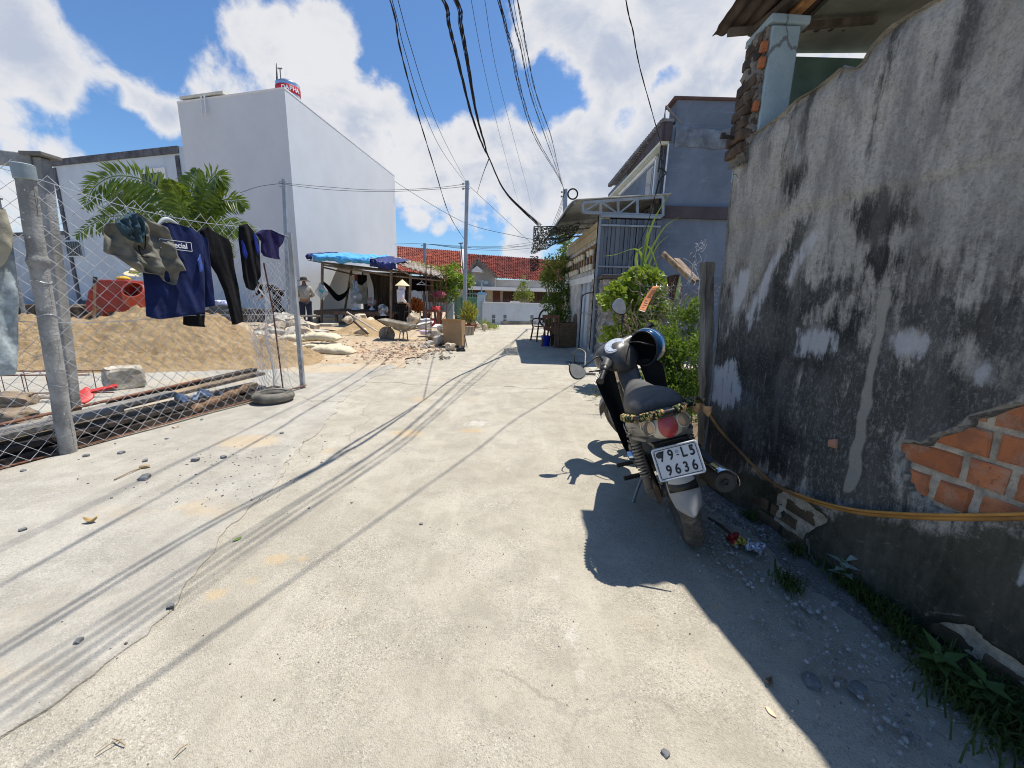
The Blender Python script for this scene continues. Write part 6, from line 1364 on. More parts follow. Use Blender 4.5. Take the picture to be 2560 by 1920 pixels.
# old tyre
g = G(685, 1008); tyw = thing('old_tyre', 'worn grey tyre lying flat on the pale cement by the fence', 'tyre', (g.x, g.y, .028))
def tyf(u, v):
    a = u*2*PI; q = v*2*PI; r = .052*(1 if math.cos(q) > -.5 else .8); e = 0
    if math.cos(q) > -.2: e = .005 if (int(u*96)+int((math.sin(q)+1)*4)) % 2 else 0
    return Vector(((.155+(r-e)*math.cos(q))*math.cos(a), (.155+(r-e)*math.cos(q))*math.sin(a), .055+(r-e)*1.0*math.sin(q)))
mb = MB(); mb.grid(tyf, 384, 28); mb.build('casing', mat('grey_rubber', (.13, .125, .11), .9, .35, 9, bump=.3, dirt=(.35, .32, .26), da=.6, ds=6), tyw, smooth=25)
# ---------------- sand heap, block, lying rebar cage
def sand_z(x, y):
    pk = P(466, 798, 7.2); l = P(90, 800, 7.4)
    h = .90*math.exp(-(((x-pk.x-.1)/1.25)**2+((y-7.1)/1.05)**2)**.85)+.74*math.exp(-(((x+8.9)/1.9)**2+((y-7.4)/1.25)**2)**.9)+.26*math.exp(-((x+6.9)/1.4)**2-((y-6.6)/.8)**2)+.28*math.exp(-((x+3.9)/.6)**2-((y-6.9)/.7)**2)
    h = h-.10
    if h > 0: h += (.08*fb(x, y, 0, 2.2)+.05*fb(x, y, 3, 6)-.07*abs(fb(x, y, 8, 4.5, 5))+.035*fb(x, y, 5, 15, 3))*min(1, h*6)
    return h
mb = MB(); mb.grid(lambda u, v: Vector((-12+9.6*u, 5.2+4*v, sand_z(-12+9.6*u, 5.2+4*v))), 380, 190)
m, nt, b, co = newmat('yellow_sand')
c = mixc(nt, ramp(nt, noi(nt, co, 2.5, 8, .7), .35, .65), (.53, .375, .20), (.63, .46, .265)); c = mixc(nt, mth(nt, 'MULTIPLY', ramp(nt, noi(nt, co, 14, 7, .75), .5, .7), .5), c, (.34, .20, .085)); c = mixc(nt, mth(nt, 'MULTIPLY', ramp(nt, noi(nt, mapv(nt, co, (1, 1, 1.6)), 11, 6, .8, .6), .57, .66), .7), c, (.20, .115, .05)); nt.links.new(c, b.inputs['Base Color']); b.inputs['Roughness'].default_value = 1  # darkest noise paints the shade of small pits into the sand
h = mth(nt, 'ADD', noi(nt, co, 11, 8, .75), mth(nt, 'MULTIPLY', noi(nt, co, 60, 4, .7), .5)); nt.links.new(bumpn(nt, h, 1.0, .09), b.inputs['Normal']); M_sand = m
o = mb.build('sand_heap', M_sand, smooth=1); tag(o, 'large heap of yellow building sand behind the fence', 'sand heap')
g = G(302, 980); mb = MB(); mb.rock((0, 0, .15), (.19, .15, .145), 3, sub=3, amp=.12); o = mb.build('concrete_block', mat('block_grey', (.42, .38, .31), .95, .35, 7, bump=1, bs=40)); o.location = (g.x-.05, g.y+.12, 0); o.rotation_euler.z = .3; tag(o, 'squarish lump of broken concrete in front of the sand heap', 'concrete block')
def cage(name, a, b_, w_, step, lb, cat, grp=None, rm=None):
    o0 = a.copy(); rc = thing(name, lb, cat, tuple(o0), group=grp); d = (b_-a).normalized(); L = (b_-a).length; x = d.cross(Vector((0, 0, 1))); x = x.normalized() if x.length > .1 else Vector((1, 0, 0)); y = x.cross(d).normalized()
    cs = [(x*i+y*j)*w_/2 for i, j in ((-1, -1), (1, -1), (1, 1), (-1, 1))]
    for c_ in cs:
        mb = MB(); mb.tube([c_+d*(L*k/6)+x*.01*math.sin(k*2+c_.x*9) for k in range(7)], .0075, 6); mb.build('main_bar', rm or mat('rebar_rust', (.14, .065, .045), .85, .4, 15, metal=.2, bump=.4), rc)
    t = .12
    while t < L-.05:
        mb = MB(); mb.tube([c_*1.06+d*t for c_ in cs], .0045, 5, closed=True); mb.build('stirrup', rm or MATS['rebar_rust'], rc); t += step
    return rc
cage('rebar_cage', Vector((-6.6, 3.85, .17)), Vector((-4.35, 4.12, .19)), .24, .22, 'rusty reinforcing cage lying on the ground behind the fence post', 'rebar cage')
# loose sacks/boards far left inside the fence
for px, py, Y, s, lb in ((30, 1000, 3.3, .16, 'folded brown sacking on the ground far left behind the fence'), (40, 1038, 3.1, .14, 'grey weathered board end far left behind the fence')):
    g = P(px, py, Y); mb = MB(); mb.rock((0, 0, 0), (s, s*.7, s*.35), int(py), sub=3, amp=.4); o = mb.build('sacking' if 'sack' in lb else 'board_end', mat('sack_brown', (.22, .17, .12), .95, .4, 9, bump=.6), smooth=50); o.location = (g.x, g.y, max(.06, g.z)); tag(o, lb, 'sacking' if 'sack' in lb else 'board')
# ================================================================== BACKGROUND BUILDINGS
def solveY(px, py, z, lo=5, hi=80):
    d = ray(px, py); return (z-CAMH)/d.z*d.y
random.seed(21)
M_wb = mat('white_render', (.60, .628, .668), .85, .035, .8, bump=.15, bs=8); M_wb2 = mat('white_render_cap', (.74, .74, .75), .85, .05, 2, bump=.1)
C0 = P(711, 222, 17.0); zt = C0.z; Y3 = solveY(443, 258, zt); C3 = P(443, 258, Y3); Y1 = solveY(986, 440, zt); C1 = P(986, 440, Y1)
ux = (C3-C0).normalized(); uy = (C1-C0).normalized()
wbd = thing('white_building', 'tall plain white two storey building with blank walls', 'building', (C0.x, C0.y, 0)); wo = Vector((C0.x, C0.y, 0))
C2 = C3+(C1-C0)
def polyprism(mb, pts, z0, z1):
    n = len(pts); vs = [(p[0], p[1], z0) for p in pts]+[(p[0], p[1], z1) for p in pts]
    mb.add(vs, [tuple(range(n))[::-1], tuple(range(n, 2*n))]+[(i, (i+1) % n, n+(i+1) % n, n+i) for i in range(n)])
mb = MB(); polyprism(mb, [C0, C1, C2, C3], -.1, zt); part(mb, 'wall', M_wb, wbd, wo)
mb = MB(); e = .012; polyprism(mb, [C0-ux*e-uy*e, C1-ux*e+uy*e, C2+ux*e+uy*e, C3+ux*e-uy*e], zt, zt+.06); part(mb, 'parapet_cap', M_wb2, wbd, wo)
a, b_ = P(455, 262, Y3-.2), P(577, 240, 17.6); mb = MB(); 
q0, q1 = C3+(C0-C3)*.04, C3+(C0-C3)*.46
mb.add([q0+Vector((0, 0, .1))-uy*.05, q1+Vector((0, 0, .1))-uy*.05, q1+uy*3+Vector((0, 0, .75)), q0+uy*3+Vector((0, 0, .75)), q0+Vector((0, 0, .2))-uy*.05, q1+Vector((0, 0, .2))-uy*.05, q1+uy*3+Vector((0, 0, .85)), q0+uy*3+Vector((0, 0, .85))], [(3, 2, 1, 0), (4, 5, 6, 7), (0, 1, 5, 4), (1, 2, 6, 5), (2, 3, 7, 6), (3, 0, 4, 7)]); part(mb, 'roof_sheet', mat('cream_sheet', (.60, .58, .50), .7, .1), wbd, wo)
mb = MB(); 
for t in (.52, .6): q = q0+(q1-q0)*t; mb.tube([q-uy*.1+Vector((0, 0, .1)), q-uy*.12+Vector((0, 0, -.55)), q-uy*.16+Vector((0, 0, -.6))], .03, 8)
part(mb, 'spout', mat('white_pipe', (.7, .72, .74), .5, .05), wbd, wo)
# tank
M_inox = mat('stainless', (.60, .63, .68), .22, .1, 3, .9, bump=0)
def tank(name, c, r, h, lb, band, word=None):
    t = thing(name, lb, 'water tank', tuple(c)); mb = MB(); pr = [(0, h+.30*r), (r*.35, h+.27*r), (r*.75, h+.13*r), (r, h-.05*r)]+[(r*(1+.012*math.sin(k*2.2)), h*(1-k/14)) for k in range(1, 15)]
    mb.lathe(pr, 40); mb.build('tank_body', M_inox, t, smooth=60)
    if band: mb = MB(); mb.lathe([(r*1.01, h*.52), (r*1.03, h*.53), (r*1.03, h*.83), (r*1.01, h*.84)], 40); mb.build('tank_band', band, t, smooth=60)
    if word:
        for k, ch in enumerate(word):
            a = -PI/2+.12+.30*k; d = Vector((math.cos(a), math.sin(a), 0)); txt('tank_letter', ch, h*.24, d*r*1.035+Vector((0, 0, h*.675)), Matrix((Vector((-d.y, d.x, 0)), Vector((0, 0, 1)), d)).transposed(), MATS['white_print'], t, .004, bold=.006)
    mb = MB(); mb.tube([(-r*.1, -r*.9, 0), (-r*.1, -r*.9, h*1.4)], .022, 6); mb.bar((-r*.3, -r*.9, h*1.4), (r*.1, -r*.9, h*1.4), .04); mb.tube([(-r*.75, -r*.6, h*.4), (-r*.55, -r*.6, h*1.65), (-r*.55, -r*.6, h*.3)], .022, 6); mb.build('tank_pipe', mat('tank_pipe_grey', (.18, .19, .2), .6), t)
    return t
M_red = mat('tank_red', (.42, .02, .03), .45, .1, 3, bump=0)
tc0 = P(722, 250, 18.6); tank('water_tank', Vector((tc0.x, 18.6, zt-.05)), .45, .92, 'stainless water tank with red lettered band on the white building', M_red, 'DAPHA')
# blue house on the left
bz = P(447, 367, 19.3).z; YL = solveY(130, 402, bz); B0, B1 = P(447, 367, 19.3), P(130, 402, YL); bd = (B0-B1).normalized(); bn = Vector((bd.y, -bd.x, 0))
bh = thing('pale_blue_house', 'pale blue house with dark roof trim and small barred windows', 'house', (B1.x, B1.y, 0)); bo = Vector((B1.x, B1.y, 0))
M_pb = mat('pale_blue_paint', (.52, .60, .68), .85, .08, 1.0, bump=.15, dirt=(.42, .46, .50), da=.4, ds=.6); M_trim = mat('dark_trim', (.10, .105, .12), .8, .4, 3, bump=.4)
BLn = (B0-B1).length; BRt = Matrix((bd, Vector((0, 0, 1)), bn)).transposed()
def bpt(s, z, d=0): return Vector((B1.x, B1.y, 0))+bd*s+bn*d+Vector((0, 0, z))
mb = MB(); polyprism(mb, [bpt(0, 0), bpt(BLn+1.5, 0), bpt(BLn+1.5, 0, -9), bpt(0, 0, -9)], -.1, bz); part(mb, 'wall', M_pb, bh, bo)
mb = MB(); polyprism(mb, [bpt(-.08, 0, .07), bpt(BLn-.02, 0, .07), bpt(BLn-.02, 0, -9.1), bpt(-.08, 0, -9.1)], bz-.26, bz+.03); part(mb, 'roof_trim', M_trim, bh, bo)
mb = MB(); mb.box(bpt(.08, bz/2-.2, .02), (.24, bz-.3, .08), BRt); mb.box(bpt(BLn-.15, bz/2-.2, .02), (.22, bz-.3, .06), BRt); mb.box(bpt(BLn/2, .2, .02), (BLn, .5, .05), BRt); part(mb, 'corner_trim', M_trim, bh, bo)
for (x0, y0, x1, y1, sur) in ((365, 432, 408, 476, 1), (280, 484, 322, 516, 0), (176, 604, 204, 640, 0)):
    q0, q1 = RP(x0, y1, bo, bn), RP(x1, y0, bo, bn); c_ = (q0+q1)/2; w_ = abs((q1-q0).dot(bd)); h = q1.z-q0.z
    mb = MB(); mb.box(c_+bn*.03, (w_+(.45 if sur else .12), h+(.4 if sur else .12), .08), BRt); wd = part(mb, 'window', M_wb2 if sur else M_pb, bh, bo)
    mb = MB(); mb.box(c_+bn*.075, (w_, h, .012), BRt); part(mb, 'pane', mat('dark_glass', (.04, .045, .05), .2, .2, 3, bump=0), wd, bo)
    mb = MB(); 
    for k in range(7): mb.box(c_+bn*.09+bd*(w_*(k/6-.5)), (.025, h, .02), BRt)
    part(mb, 'grille', mat('grille_grey', (.22, .23, .24), .6), wd, bo)
bzl = P(60, 580, YL).z; mb = MB(); polyprism(mb, [bpt(-9, 0, -.4), bpt(-.02, 0, -.4), bpt(-.02, 0, -6), bpt(-9, 0, -6)], -.1, bzl); part(mb, 'low_wing', mat('wing_paint', (.36, .42, .50), .85, .15, 1.2), bh, bo)
mb = MB(); polyprism(mb, [bpt(-9, 0, -.34), bpt(-.03, 0, -.34), bpt(-.03, 0, -6), bpt(-9, 0, -6)], bzl, bzl+.18); part(mb, 'wing_trim', M_trim, bh, bo)
tcb = P(254, 392, YL); tank('water_tank', Vector((tcb.x, tcb.y+1.5, bz-.35)), .42, .72, 'small stainless water tank peeping over the pale blue house', None)
pl = MB()
q = P(10, 560, 12.0); pl.tube([(q.x, 12, 0), (q.x-.02, 12, P(10, 488, 12).z)], .05, 8); pl.box((q.x, 12, P(10, 488, 12).z-.1), (.2, .05, .05)); o = pl.build('steel_pole', mat('pole_steel', (.22, .24, .26), .5, .2, 5, .3)); tag(o, 'slim steel pole standing far left behind the fence', 'pole')
# low dark foundation wall along the houses
mb = MB(); a_, b2 = P(0, 772, 13.4), P(690, 780, 15.2); mb.bar((a_.x-3, 13.4, .22), (b2.x+.4, 15.0, .22), .35, .62); o = mb.build('foundation_wall', mat('foundation', (.085, .075, .065), .95, .5, 3, bump=.9, dirt=(.3, .25, .18), da=.6)); tag(o, 'low dark foundation wall running along the foot of the houses', 'foundation wall')
mb = MB()
for i in range(26): 
    t = random.random(); p = Vector((a_.x-2, 13.1, .5)).lerp(Vector((b2.x, 14.8, .5)), t); mb.bar(p+Vector((-random.uniform(.3, .9), random.uniform(-.2, .2), random.uniform(0, .08))), p+Vector((random.uniform(.3, .9), random.uniform(-.2, .2), random.uniform(.0, .10))), .07, .03)
o = mb.build('scrap_timber', mat('scrap_wood', (.34, .28, .20), .9, .4, 3)); tag(o, 'scrap timber strewn on top of the foundation wall', 'scrap timber', kind='stuff')
# ---------------- far tiled houses
def tile_roof(rL, rR, eR, eL, rows, cols):
    mb = MB(); n = ((rR-rL).cross(eL-rL)).normalized(); n = -n if n.z < 0 else n
    def f(u, v):
        p = lerp(lerp(rL, rR, u), lerp(eL, eR, u), v); r = (v*rows) % 1
        return p+n*(.07*r+.035*math.sin(u*cols*2*PI)+.03*noise.noise(Vector((math.floor(u*cols)*3.1, math.floor(v*rows)*7.3, 0))))
    mb.grid(f, cols*4, rows*5); return mb
def tilemat(name, c1, c2, dk):
    m, nt, b, co = newmat(name); vo = nt.nodes.new('ShaderNodeTexVoronoi'); vo.inputs['Scale'].default_value = 4.5; nt.links.new(co, vo.inputs['Vector']); sp = nt.nodes.new('ShaderNodeSeparateColor'); nt.links.new(vo.outputs['Color'], sp.inputs[0])
    c = mixc(nt, sp.outputs[0], c1, c2); c = mixc(nt, mth(nt, 'MULTIPLY', ramp(nt, sp.outputs[1], .6, .9), .7), c, dk); c = mixc(nt, mth(nt, 'MULTIPLY', ramp(nt, noi(nt, co, .8, 6, .7), .45, .7), .6), c, dk); nt.links.new(c, b.inputs['Base Color']); b.inputs['Roughness'].default_value = .9; return m
RY = 28.0
rh = thing('gabled_house', 'low grey house with dark red tiled roof and small front gable', 'house', (0, RY, 0)); ro = Vector((0, RY, 0))
rl, rr = P(1168, 634, 32), P(1420, 652, 32); el, er = P(1168, 690, 28.2), P(1420, 707, 28.2)
part(tile_roof(rl, rr, er, el, 15, 46), 'roof', tilemat('red_tiles', (.19, .04, .03), (.29, .075, .055), (.06, .022, .02)), rh, ro, smooth=30)
M_hg = mat('house_grey', (.33, .31, .28), .9, .2, 1.5, dirt=(.2, .19, .17), da=.6); M_hb = mat('house_beige', (.46, .42, .34), .9, .15, 1.5)
xw0, xw1 = P(1150, 760, 28.4).x, P(1430, 760, 28.4).x
ze = (el.z+er.z)/2; zf_ = P(1300, 722, 28.4).z
mb = MB(); mb.box(((xw0+xw1)/2, 29.2, (ze-.25)/2), (xw1-xw0, 1.6, ze-.25)); part(mb, 'wall', M_hb, rh, ro)
mb = MB(); mb.box(((xw0+xw1)/2, 28.3, (ze+zf_)/2-.05), (xw1-xw0, .3, ze-zf_)); part(mb, 'upper_wall', M_hg, rh, ro)
mb = MB(); mb.box(((xw0+xw1)/2, 27.8, zf_-.06), (xw1-xw0, 1.3, .22)); part(mb, 'canopy', M_wb2, rh, ro)
gx0, gx1, gxm = P(1165, 700, 27.6), P(1238, 695, 27.6), P(1193, 652, 27.6)
mb = MB(); mb.add([gx0-Vector((0, 0, .6)), gx1-Vector((0, 0, .6)), gx1+Vector((0, 0, 0)), gxm, gx0, gx0+Vector((0, 2.5, -.6)), gx1+Vector((0, 2.5, -.6)), gx1+Vector((0, 2.5, 0)), gxm+Vector((0, 2.5, 0)), gx0+Vector((0, 2.5, 0))], [(0, 1, 2, 3, 4), (9, 8, 7, 6, 5), (2, 7, 8, 3), (3, 8, 9, 4), (1, 6, 7, 2), (4, 9, 5, 0)]); gb = part(mb, 'gable', M_hg, rh, ro)
mb = MB(); mb.bar(gx0+Vector((-.1, -.1, 0)), gxm+Vector((0, -.1, .08)), .3, .16); mb.bar(gxm+Vector((0, -.1, .08)), gx1+Vector((.15, -.1, .0)), .3, .16); part(mb, 'gable_verge', mat('verge_grey', (.18, .17, .16), .9), gb, ro)
t0, t1, t2 = P(1178, 678, 27.45), P(1208, 680, 27.45), P(1193, 666, 27.45); mb = MB()
for a, b_ in ((t0, t1), (t1, t2), (t2, t0)): mb.bar(a, b_, .07)
for k in range(1, 5): mb.bar(t0.lerp(t2, k/5), t1.lerp(t2, k/5), .05)
part(mb, 'gable_vent', M_wb2, gb, ro)
for (x0, y0, x1, y1, mm_) in ((1165, 722, 1212, 790, 'dark_open'), (1232, 722, 1250, 790, 'red_lattice'), (1257, 730, 1297, 790, 'dark_open'), (1322, 732, 1420, 790, 'dark_open')):
    q0, q1 = P(x0, y1, 28.36), P(x1, y0, 28.36); mb = MB(); mb.box(((q0.x+q1.x)/2, 28.38, (q0.z+q1.z)/2), (q1.x-q0.x, .08, q1.z-q0.z)); wd = part(mb, 'window' if 'open' in mm_ else 'door', mat(mm_, (.035, .025, .02) if 'open' in mm_ else (.18, .055, .04), .7, .3, 4), rh, ro)
    mb = MB()
    for k in range(12): mb.bar((lerp(q0.x, q1.x, k/11), 28.32, q0.z), (lerp(q0.x, q1.x, k/11), 28.32, q1.z), .03)
    part(mb, 'lattice_bars', mat('lattice_brown', (.12, .05, .035), .8), wd, ro)
lh = thing('red_roof_house', 'house with long bright red tiled roof beside the white building', 'house', (-8, 32, 0)); lo = Vector((-8, 32, 0))
rl, rr = P(900, 607, 38), P(1153, 628, 38); el, er = P(900, 680, 33), P(1157, 690, 33)
part(tile_roof(rl, rr, er, el, 17, 50), 'roof', tilemat('bright_red_tiles', (.29, .065, .04), (.38, .11, .07), (.11, .035, .027)), lh, lo, smooth=30)
mb = MB(); mb.bar(rr+Vector((.1, 0, .1)), er+Vector((.1, 0, .1)), .35, .2); part(mb, 'verge', mat('pale_verge', (.60, .52, .48), .8), lh, lo)
mb = MB(); mb.box(((el.x+er.x)/2, 34.2, el.z/2-.1), (er.x-el.x-.5, 1.6, el.z-.1)); part(mb, 'wall', mat('dusty_blue_wall', (.28, .32, .38), .85, .2, 1.5), lh, lo)
for k in range(3): mb = MB(); mb.box((er.x-2.2-3.5*k, 33.35, 1.3), (1.4, .08, 1.2)); part(mb, 'window', MATS['dark_open'], lh, lo)
an = MB(); p0, p1 = P(1158, 690, 27), P(1152, 608, 27); an.tube([p0, p1], .04, 6); an.tube([p1+Vector((-.14, 0, -.02)), p1+Vector((-.1, 0, .0)), p1+Vector((.1, 0, .0)), p1+Vector((.14, 0, .04))], .035, 6); o = an.build('antenna_mast', mat('mast_dark', (.08, .08, .09), .6)); tag(o, 'thin dark antenna mast between the two tiled roofs', 'antenna')
# ---------------- compound wall, gate
cw0, cw1 = Vector((P(1205, 806, 18.2).x, 18.1, 0)), Vector((1.95, 19.35, 0)); wdir = (cw1-cw0).normalized(); wnn = Vector((wdir.y, -wdir.x, 0)); WLn = (cw1-cw0).length; WR = Matrix((wdir, wnn, (0, 0, 1))).transposed()
ztop = P(1225, 757, 18.1).z
yw = thing('compound_wall', 'low pale blue white compound wall topped with iron spikes', 'wall', tuple(cw0))
def cwp(s, z, d=0): return cw0+wdir*s+wnn*d+Vector((0, 0, z))
M_cw = mat('chalky_blue', (.55, .60, .66), .85, .08, 1.5, bump=.2, dirt=(.42, .40, .36), da=.4, ds=1.2)
def cwbox(mb, s0, s1, z0, z1, th, d=0): mb.box(cwp((s0+s1)/2, (z0+z1)/2, d), (s1-s0, th, z1-z0), WR)
mb = MB(); cwbox(mb, 0, WLn, 0, ztop, .14); part(mb, 'wall_face', M_cw, yw, cw0)
mb = MB(); cwbox(mb, 0, WLn, ztop, ztop+.035, .2); cwbox(mb, 1.35, 1.75, ztop+.035, ztop+.09, .2); part(mb, 'coping', M_wb2, yw, cw0)
mb = MB(); k = .05
while k < WLn: mb.tube([cwp(k, ztop+.03), cwp(k, ztop+.24)], [.008, .003], 5); k += .09
mb.bar(cwp(0, ztop+.12), cwp(WLn, ztop+.12), .012); part(mb, 'spike', mat('iron_spikes', (.13, .08, .07), .7), yw, cw0)
for px in (1233, 1261, 1328, 1358):
    s = (RP(px, 800, cw0, wnn)-cw0).dot(wdir); mb = MB()
    for i in range(3):
        for j in range(2): cwbox(mb, s+(i-1)*.05-.014, s+(i-1)*.05+.014, .08+j*.2, .08+j*.2+.16, .02, .072)
    part(mb, 'drain_slot', mat('slot_black', (.02, .02, .02), .9), yw, cw0)
mb = MB(); cwbox(mb, .9, 2.6, 0, .16, .03, .085); part(mb, 'dirty_plinth', mat('plinth_dirt', (.34, .30, .23), .95, .4, 3, bump=.5), yw, cw0, bevel=.02)
gtw = thing('green_gate', 'green sheet metal gate with a row of spear points between pale blue pillars', 'gate', (P(1165, 800, 19.0).x, 19, 0)); gtO = Vector((P(1165, 800, 19.0).x, 19, 0))
ga, gb_ = P(1137, 806, 19), P(1193, 806, 18.7); ztg = P(1165, 742, 19).z
mb = MB(); mb.bar((ga.x, 19, ztg/2), (gb_.x, 18.7, ztg/2), .03, ztg); part(mb, 'gate_leaf', mat('sea_green', (.17, .40, .33), .6, .15, 3), gtw, gtO)
mb = MB()
for k in range(15): t = k/14; x, y = lerp(ga.x, gb_.x, t), lerp(18.95, 18.65, t); mb.tube([(x, y, ztg-.05), (x, y, ztg+.20+.10*math.sin(PI*t))], [.012, .006], 5)
for z in (.1, ztg*.5, ztg-.02, ztg+.14): mb.bar((ga.x, 18.95, z), (gb_.x, 18.65, z), .035)
mb.bar(((ga.x+gb_.x)/2, 18.8, 0), ((ga.x+gb_.x)/2, 18.8, ztg), .04); part(mb, 'gate_rails', mat('mint_bars', (.32, .55, .48), .6, .1), gtw, gtO)
for px, Y, top, lb in ((1124, 18.9, 733, 'pale blue gate pillar left of the green gate'), (1203, 18.4, 737, 'pale blue gate pillar joining the green gate to the compound wall')):
    q = P(px, 800, Y); z = P(px, top, Y).z; t = thing('gate_pillar', lb, 'pillar', (q.x, Y, 0)); mb = MB(); mb.box((0, 0, z/2), (.33, .33, z)); mb.build('shaft', mat('pillar_blue', (.48, .60, .70), .8, .1, 2), t)
    mb = MB(); mb.box((0, 0, z+.03), (.42, .42, .07)); mb.box((0, 0, z+.08), (.26, .26, .06)); mb.build('cap', mat('cap_blue', (.27, .45, .62), .7, .1), t)
    mb = MB(); mb.tube([(0, 0, z+.1), (0, 0, z+.62)], .03, 8); mb.bar((-.16, 0, z+.60), (.16, 0, z+.60), .03); mb.box((.2 if px > 1150 else .25, 0, z+.55), (.16 if px > 1150 else .5, .03, .12)); mb.build('lamp_bracket', mat('bracket_blue', (.33, .50, .62), .6), t)
# ================================================================== POLES
def pole(px, base, top, Y, w_, lb, cap=True):
    q0, q1 = P(px[0], base, Y), P(px[1], top, Y); t = thing('utility_pole', lb, 'utility pole', (q0.x, Y, 0)); mb = MB(); mb.bar((0, 0, 0), (q1.x-q0.x, 0, q1.z), w_, w_, (0, 1, 0)); mb.build('shaft', mat('pole_galv', (.34, .38, .43), .5, .15, 3, .3), t, bevel=.01)
    mb = MB(); z = q1.z; dx = q1.x-q0.x
    for k in range(2): mb.bar((dx-.14, -.05, z-.12-.16*k), (dx+.1, -.05, z-.12-.16*k), .025); mb.tube([(dx-.14, -.08, z-.10-.16*k), (dx-.14, -.08, z-.16-.16*k)], .035, 8)
    mb.build('insulator', mat('insulator_brown', (.45, .40, .36), .4), t); return Vector((q1.x, Y, q1.z))
PT1 = pole((1160, 1168), 818, 452, 15.8, .13, 'slim grey utility pole left of the lane, in front of the green gate')
PT2 = pole((1410, 1413), 800, 473, 17, .16, 'grey utility pole on the right with a coil of cable at its top')
PT3 = pole((722, 710), 775, 447, 16.4, .13, 'blue grey utility pole standing at the corner of the white building')
PT4 = pole((1060, 1062), 760, 608, 22, .14, 'short grey utility pole in front of the red roofed house')
mb = MB()
for k in range(4): mb.tube([Vector((PT2.x+.30+(.17+.012*k)*math.cos(a), 16.95, PT2.z-.18+(.17+.012*k)*math.sin(a))) for a in [2*PI*i/24 for i in range(24)]], .012, 5, closed=True)
M_cab = mat('cable_black', (.012, .012, .014), .6, .3, 30, bump=0)
o = mb.build('cable_coil', M_cab); tag(o, 'coil of black cable hung on the right utility pole', 'cable coil')
p0, p1 = P(1372, 815, 14.5), P(1370, 700, 14.5); mb = MB(); mb.tube([(p0.x, 14.5, 0), p1], .035, 8); o = mb.build('thin_post', mat('pale_post', (.52, .55, .58), .6)); tag(o, 'thin pale metal post beside the tall hedge', 'post')
mb = MB(); c_ = P(1366, 795, 14.4); mb.tube([c_+Vector((.28*math.cos(a)*.9, 0, .30*math.sin(a))) for a in [R_(70)+R_(220)*k/20 for k in range(21)]], .035, 8); o = mb.build('black_hoop', M_cab); tag(o, 'black rubber hoop leaning on the thin pale post', 'hoop')
# ================================================================== OVERHEAD CABLES
def cable(pts, r, lb, grp=None, tail=(), twist=0, sag=True):
    p = [P(x, y, Y) if not isinstance(x, Vector) else x for x, y, Y in pts]; p = [Vector(t) for t in tail][::-1]+p
    p = smooth_path(p, 9); mb = MB(); r *= .62; twist *= .62
    if twist:
        ph = random.random()*6; q = [v+Vector((twist*math.cos(i*.9+ph), 0, twist*math.sin(i*.9+ph))) for i, v in enumerate(p)]; q2 = [v-Vector((twist*math.cos(i*.9+ph), 0, twist*math.sin(i*.9+ph))) for i, v in enumerate(p)]
        mb.tube(q, r, 5); mb.tube(q2, r*.8, 5)
    else: mb.tube(p, r, 6)
    o = mb.build('overhead_cable', M_cab, smooth=60); return tag(o, lb, 'cable', grp)
V = Vector
GA, GB, GC = 'cables of the left overhead group', 'cables of the middle overhead bundle', 'cables of the right overhead bundle'
cable([(975, 0, 4.0), (1000, 120, 4.5), (1040, 270, 5.4), (1080, 400, 7.0), (1125, 540, 11.0), (1160, 597, 15.7)], .009, 'black twisted cable of the left group that ends low on the slim grey pole', GA, [(-1.10, 2.5, 3.72), (-1.06, 0, 3.9), (-1.0, -4, 4.3)], .008)
cable([(980, 0, 4.6), (1010, 120, 5.1), (1060, 280, 6.6), (1110, 385, 10), (1163, 456, 15.7)], .007, 'thin black cable ending at the top of the slim grey pole, left one of two', GA, [(-1.25, 3.0, 4.3), (-1.22, 0, 4.5), (-1.2, -4, 4.9)])
cable([(995, 0, 4.8), (1028, 120, 5.4), (1076, 270, 7.0), (1120, 370, 10), (1165, 454, 15.7)], .007, 'thin black cable ending at the top of the slim grey pole, right one of two', GA, [(-1.18, 3.0, 4.45), (-1.15, 0, 4.6), (-1.1, -4, 5.0)])
random.seed(5)
for k, (dx, tw, r) in enumerate(((0, .006, .009), (5, .005, .008), (32, .006, .009), (37, .005, .008), (28, .0, .005))):
    o = 1 if dx < 20 else 0
    cable([(1106+dx, 0, 3.25+.12*(dx > 20)), (1120+dx*.95, 60, 3.42+.1*(dx > 20)), (1143+dx*.75, 150, 3.72), (1176+dx*.42, 280, 4.2), (1205+dx*.2, 360, 4.7), (1225, 400, 5.1), (1270+1*k, 490, 6.6), (1347+2*k, 566-k, 8.9)], r, 'black cable in the thick twisted bundle hanging over the middle of the lane', GB, [(-.74+.04*(dx > 20), 2.55, 3.2), (-.86+.04*(dx > 20), 1.75, 3.28), (-.95, 0, 3.45), (-1.0, -4, 3.8)], tw)
cable([(1178, 0, 7), (1212, 180, 9), (1250, 340, 13), (1288, 480, 20), (1300, 520, 30)], .007, 'hair thin high wire crossing the sky, left of a pair', 'pair of thin high wires')
cable([(1212, 0, 7), (1242, 180, 9), (1288, 360, 13), (1320, 480, 20), (1330, 530, 30)], .007, 'hair thin high wire crossing the sky, right of a pair', 'pair of thin high wires')
for k, (x0, x1, tw) in enumerate(((1246, 1280, .009), (1250, 1285, .009), (1272, 1306, .008), (1294, 1320, .008), (1283, 1312, 0))):
    cable([(x0, 0, 3.6), (x1-4, 120, 4.2), (x1+22, 240, 5.2), (x1+60, 350, 7.4), (1394+2*k, 440, 12), (1412, 477+2*k, 16.95)], .006 if tw else .004, 'black cable in the bundle running to the right utility pole', GC, [(-.52+.05*k, 2, 3.75), (-.85+.09*k, 0, 4.0), (-1.25+.15*k, -4, 4.4)], tw)
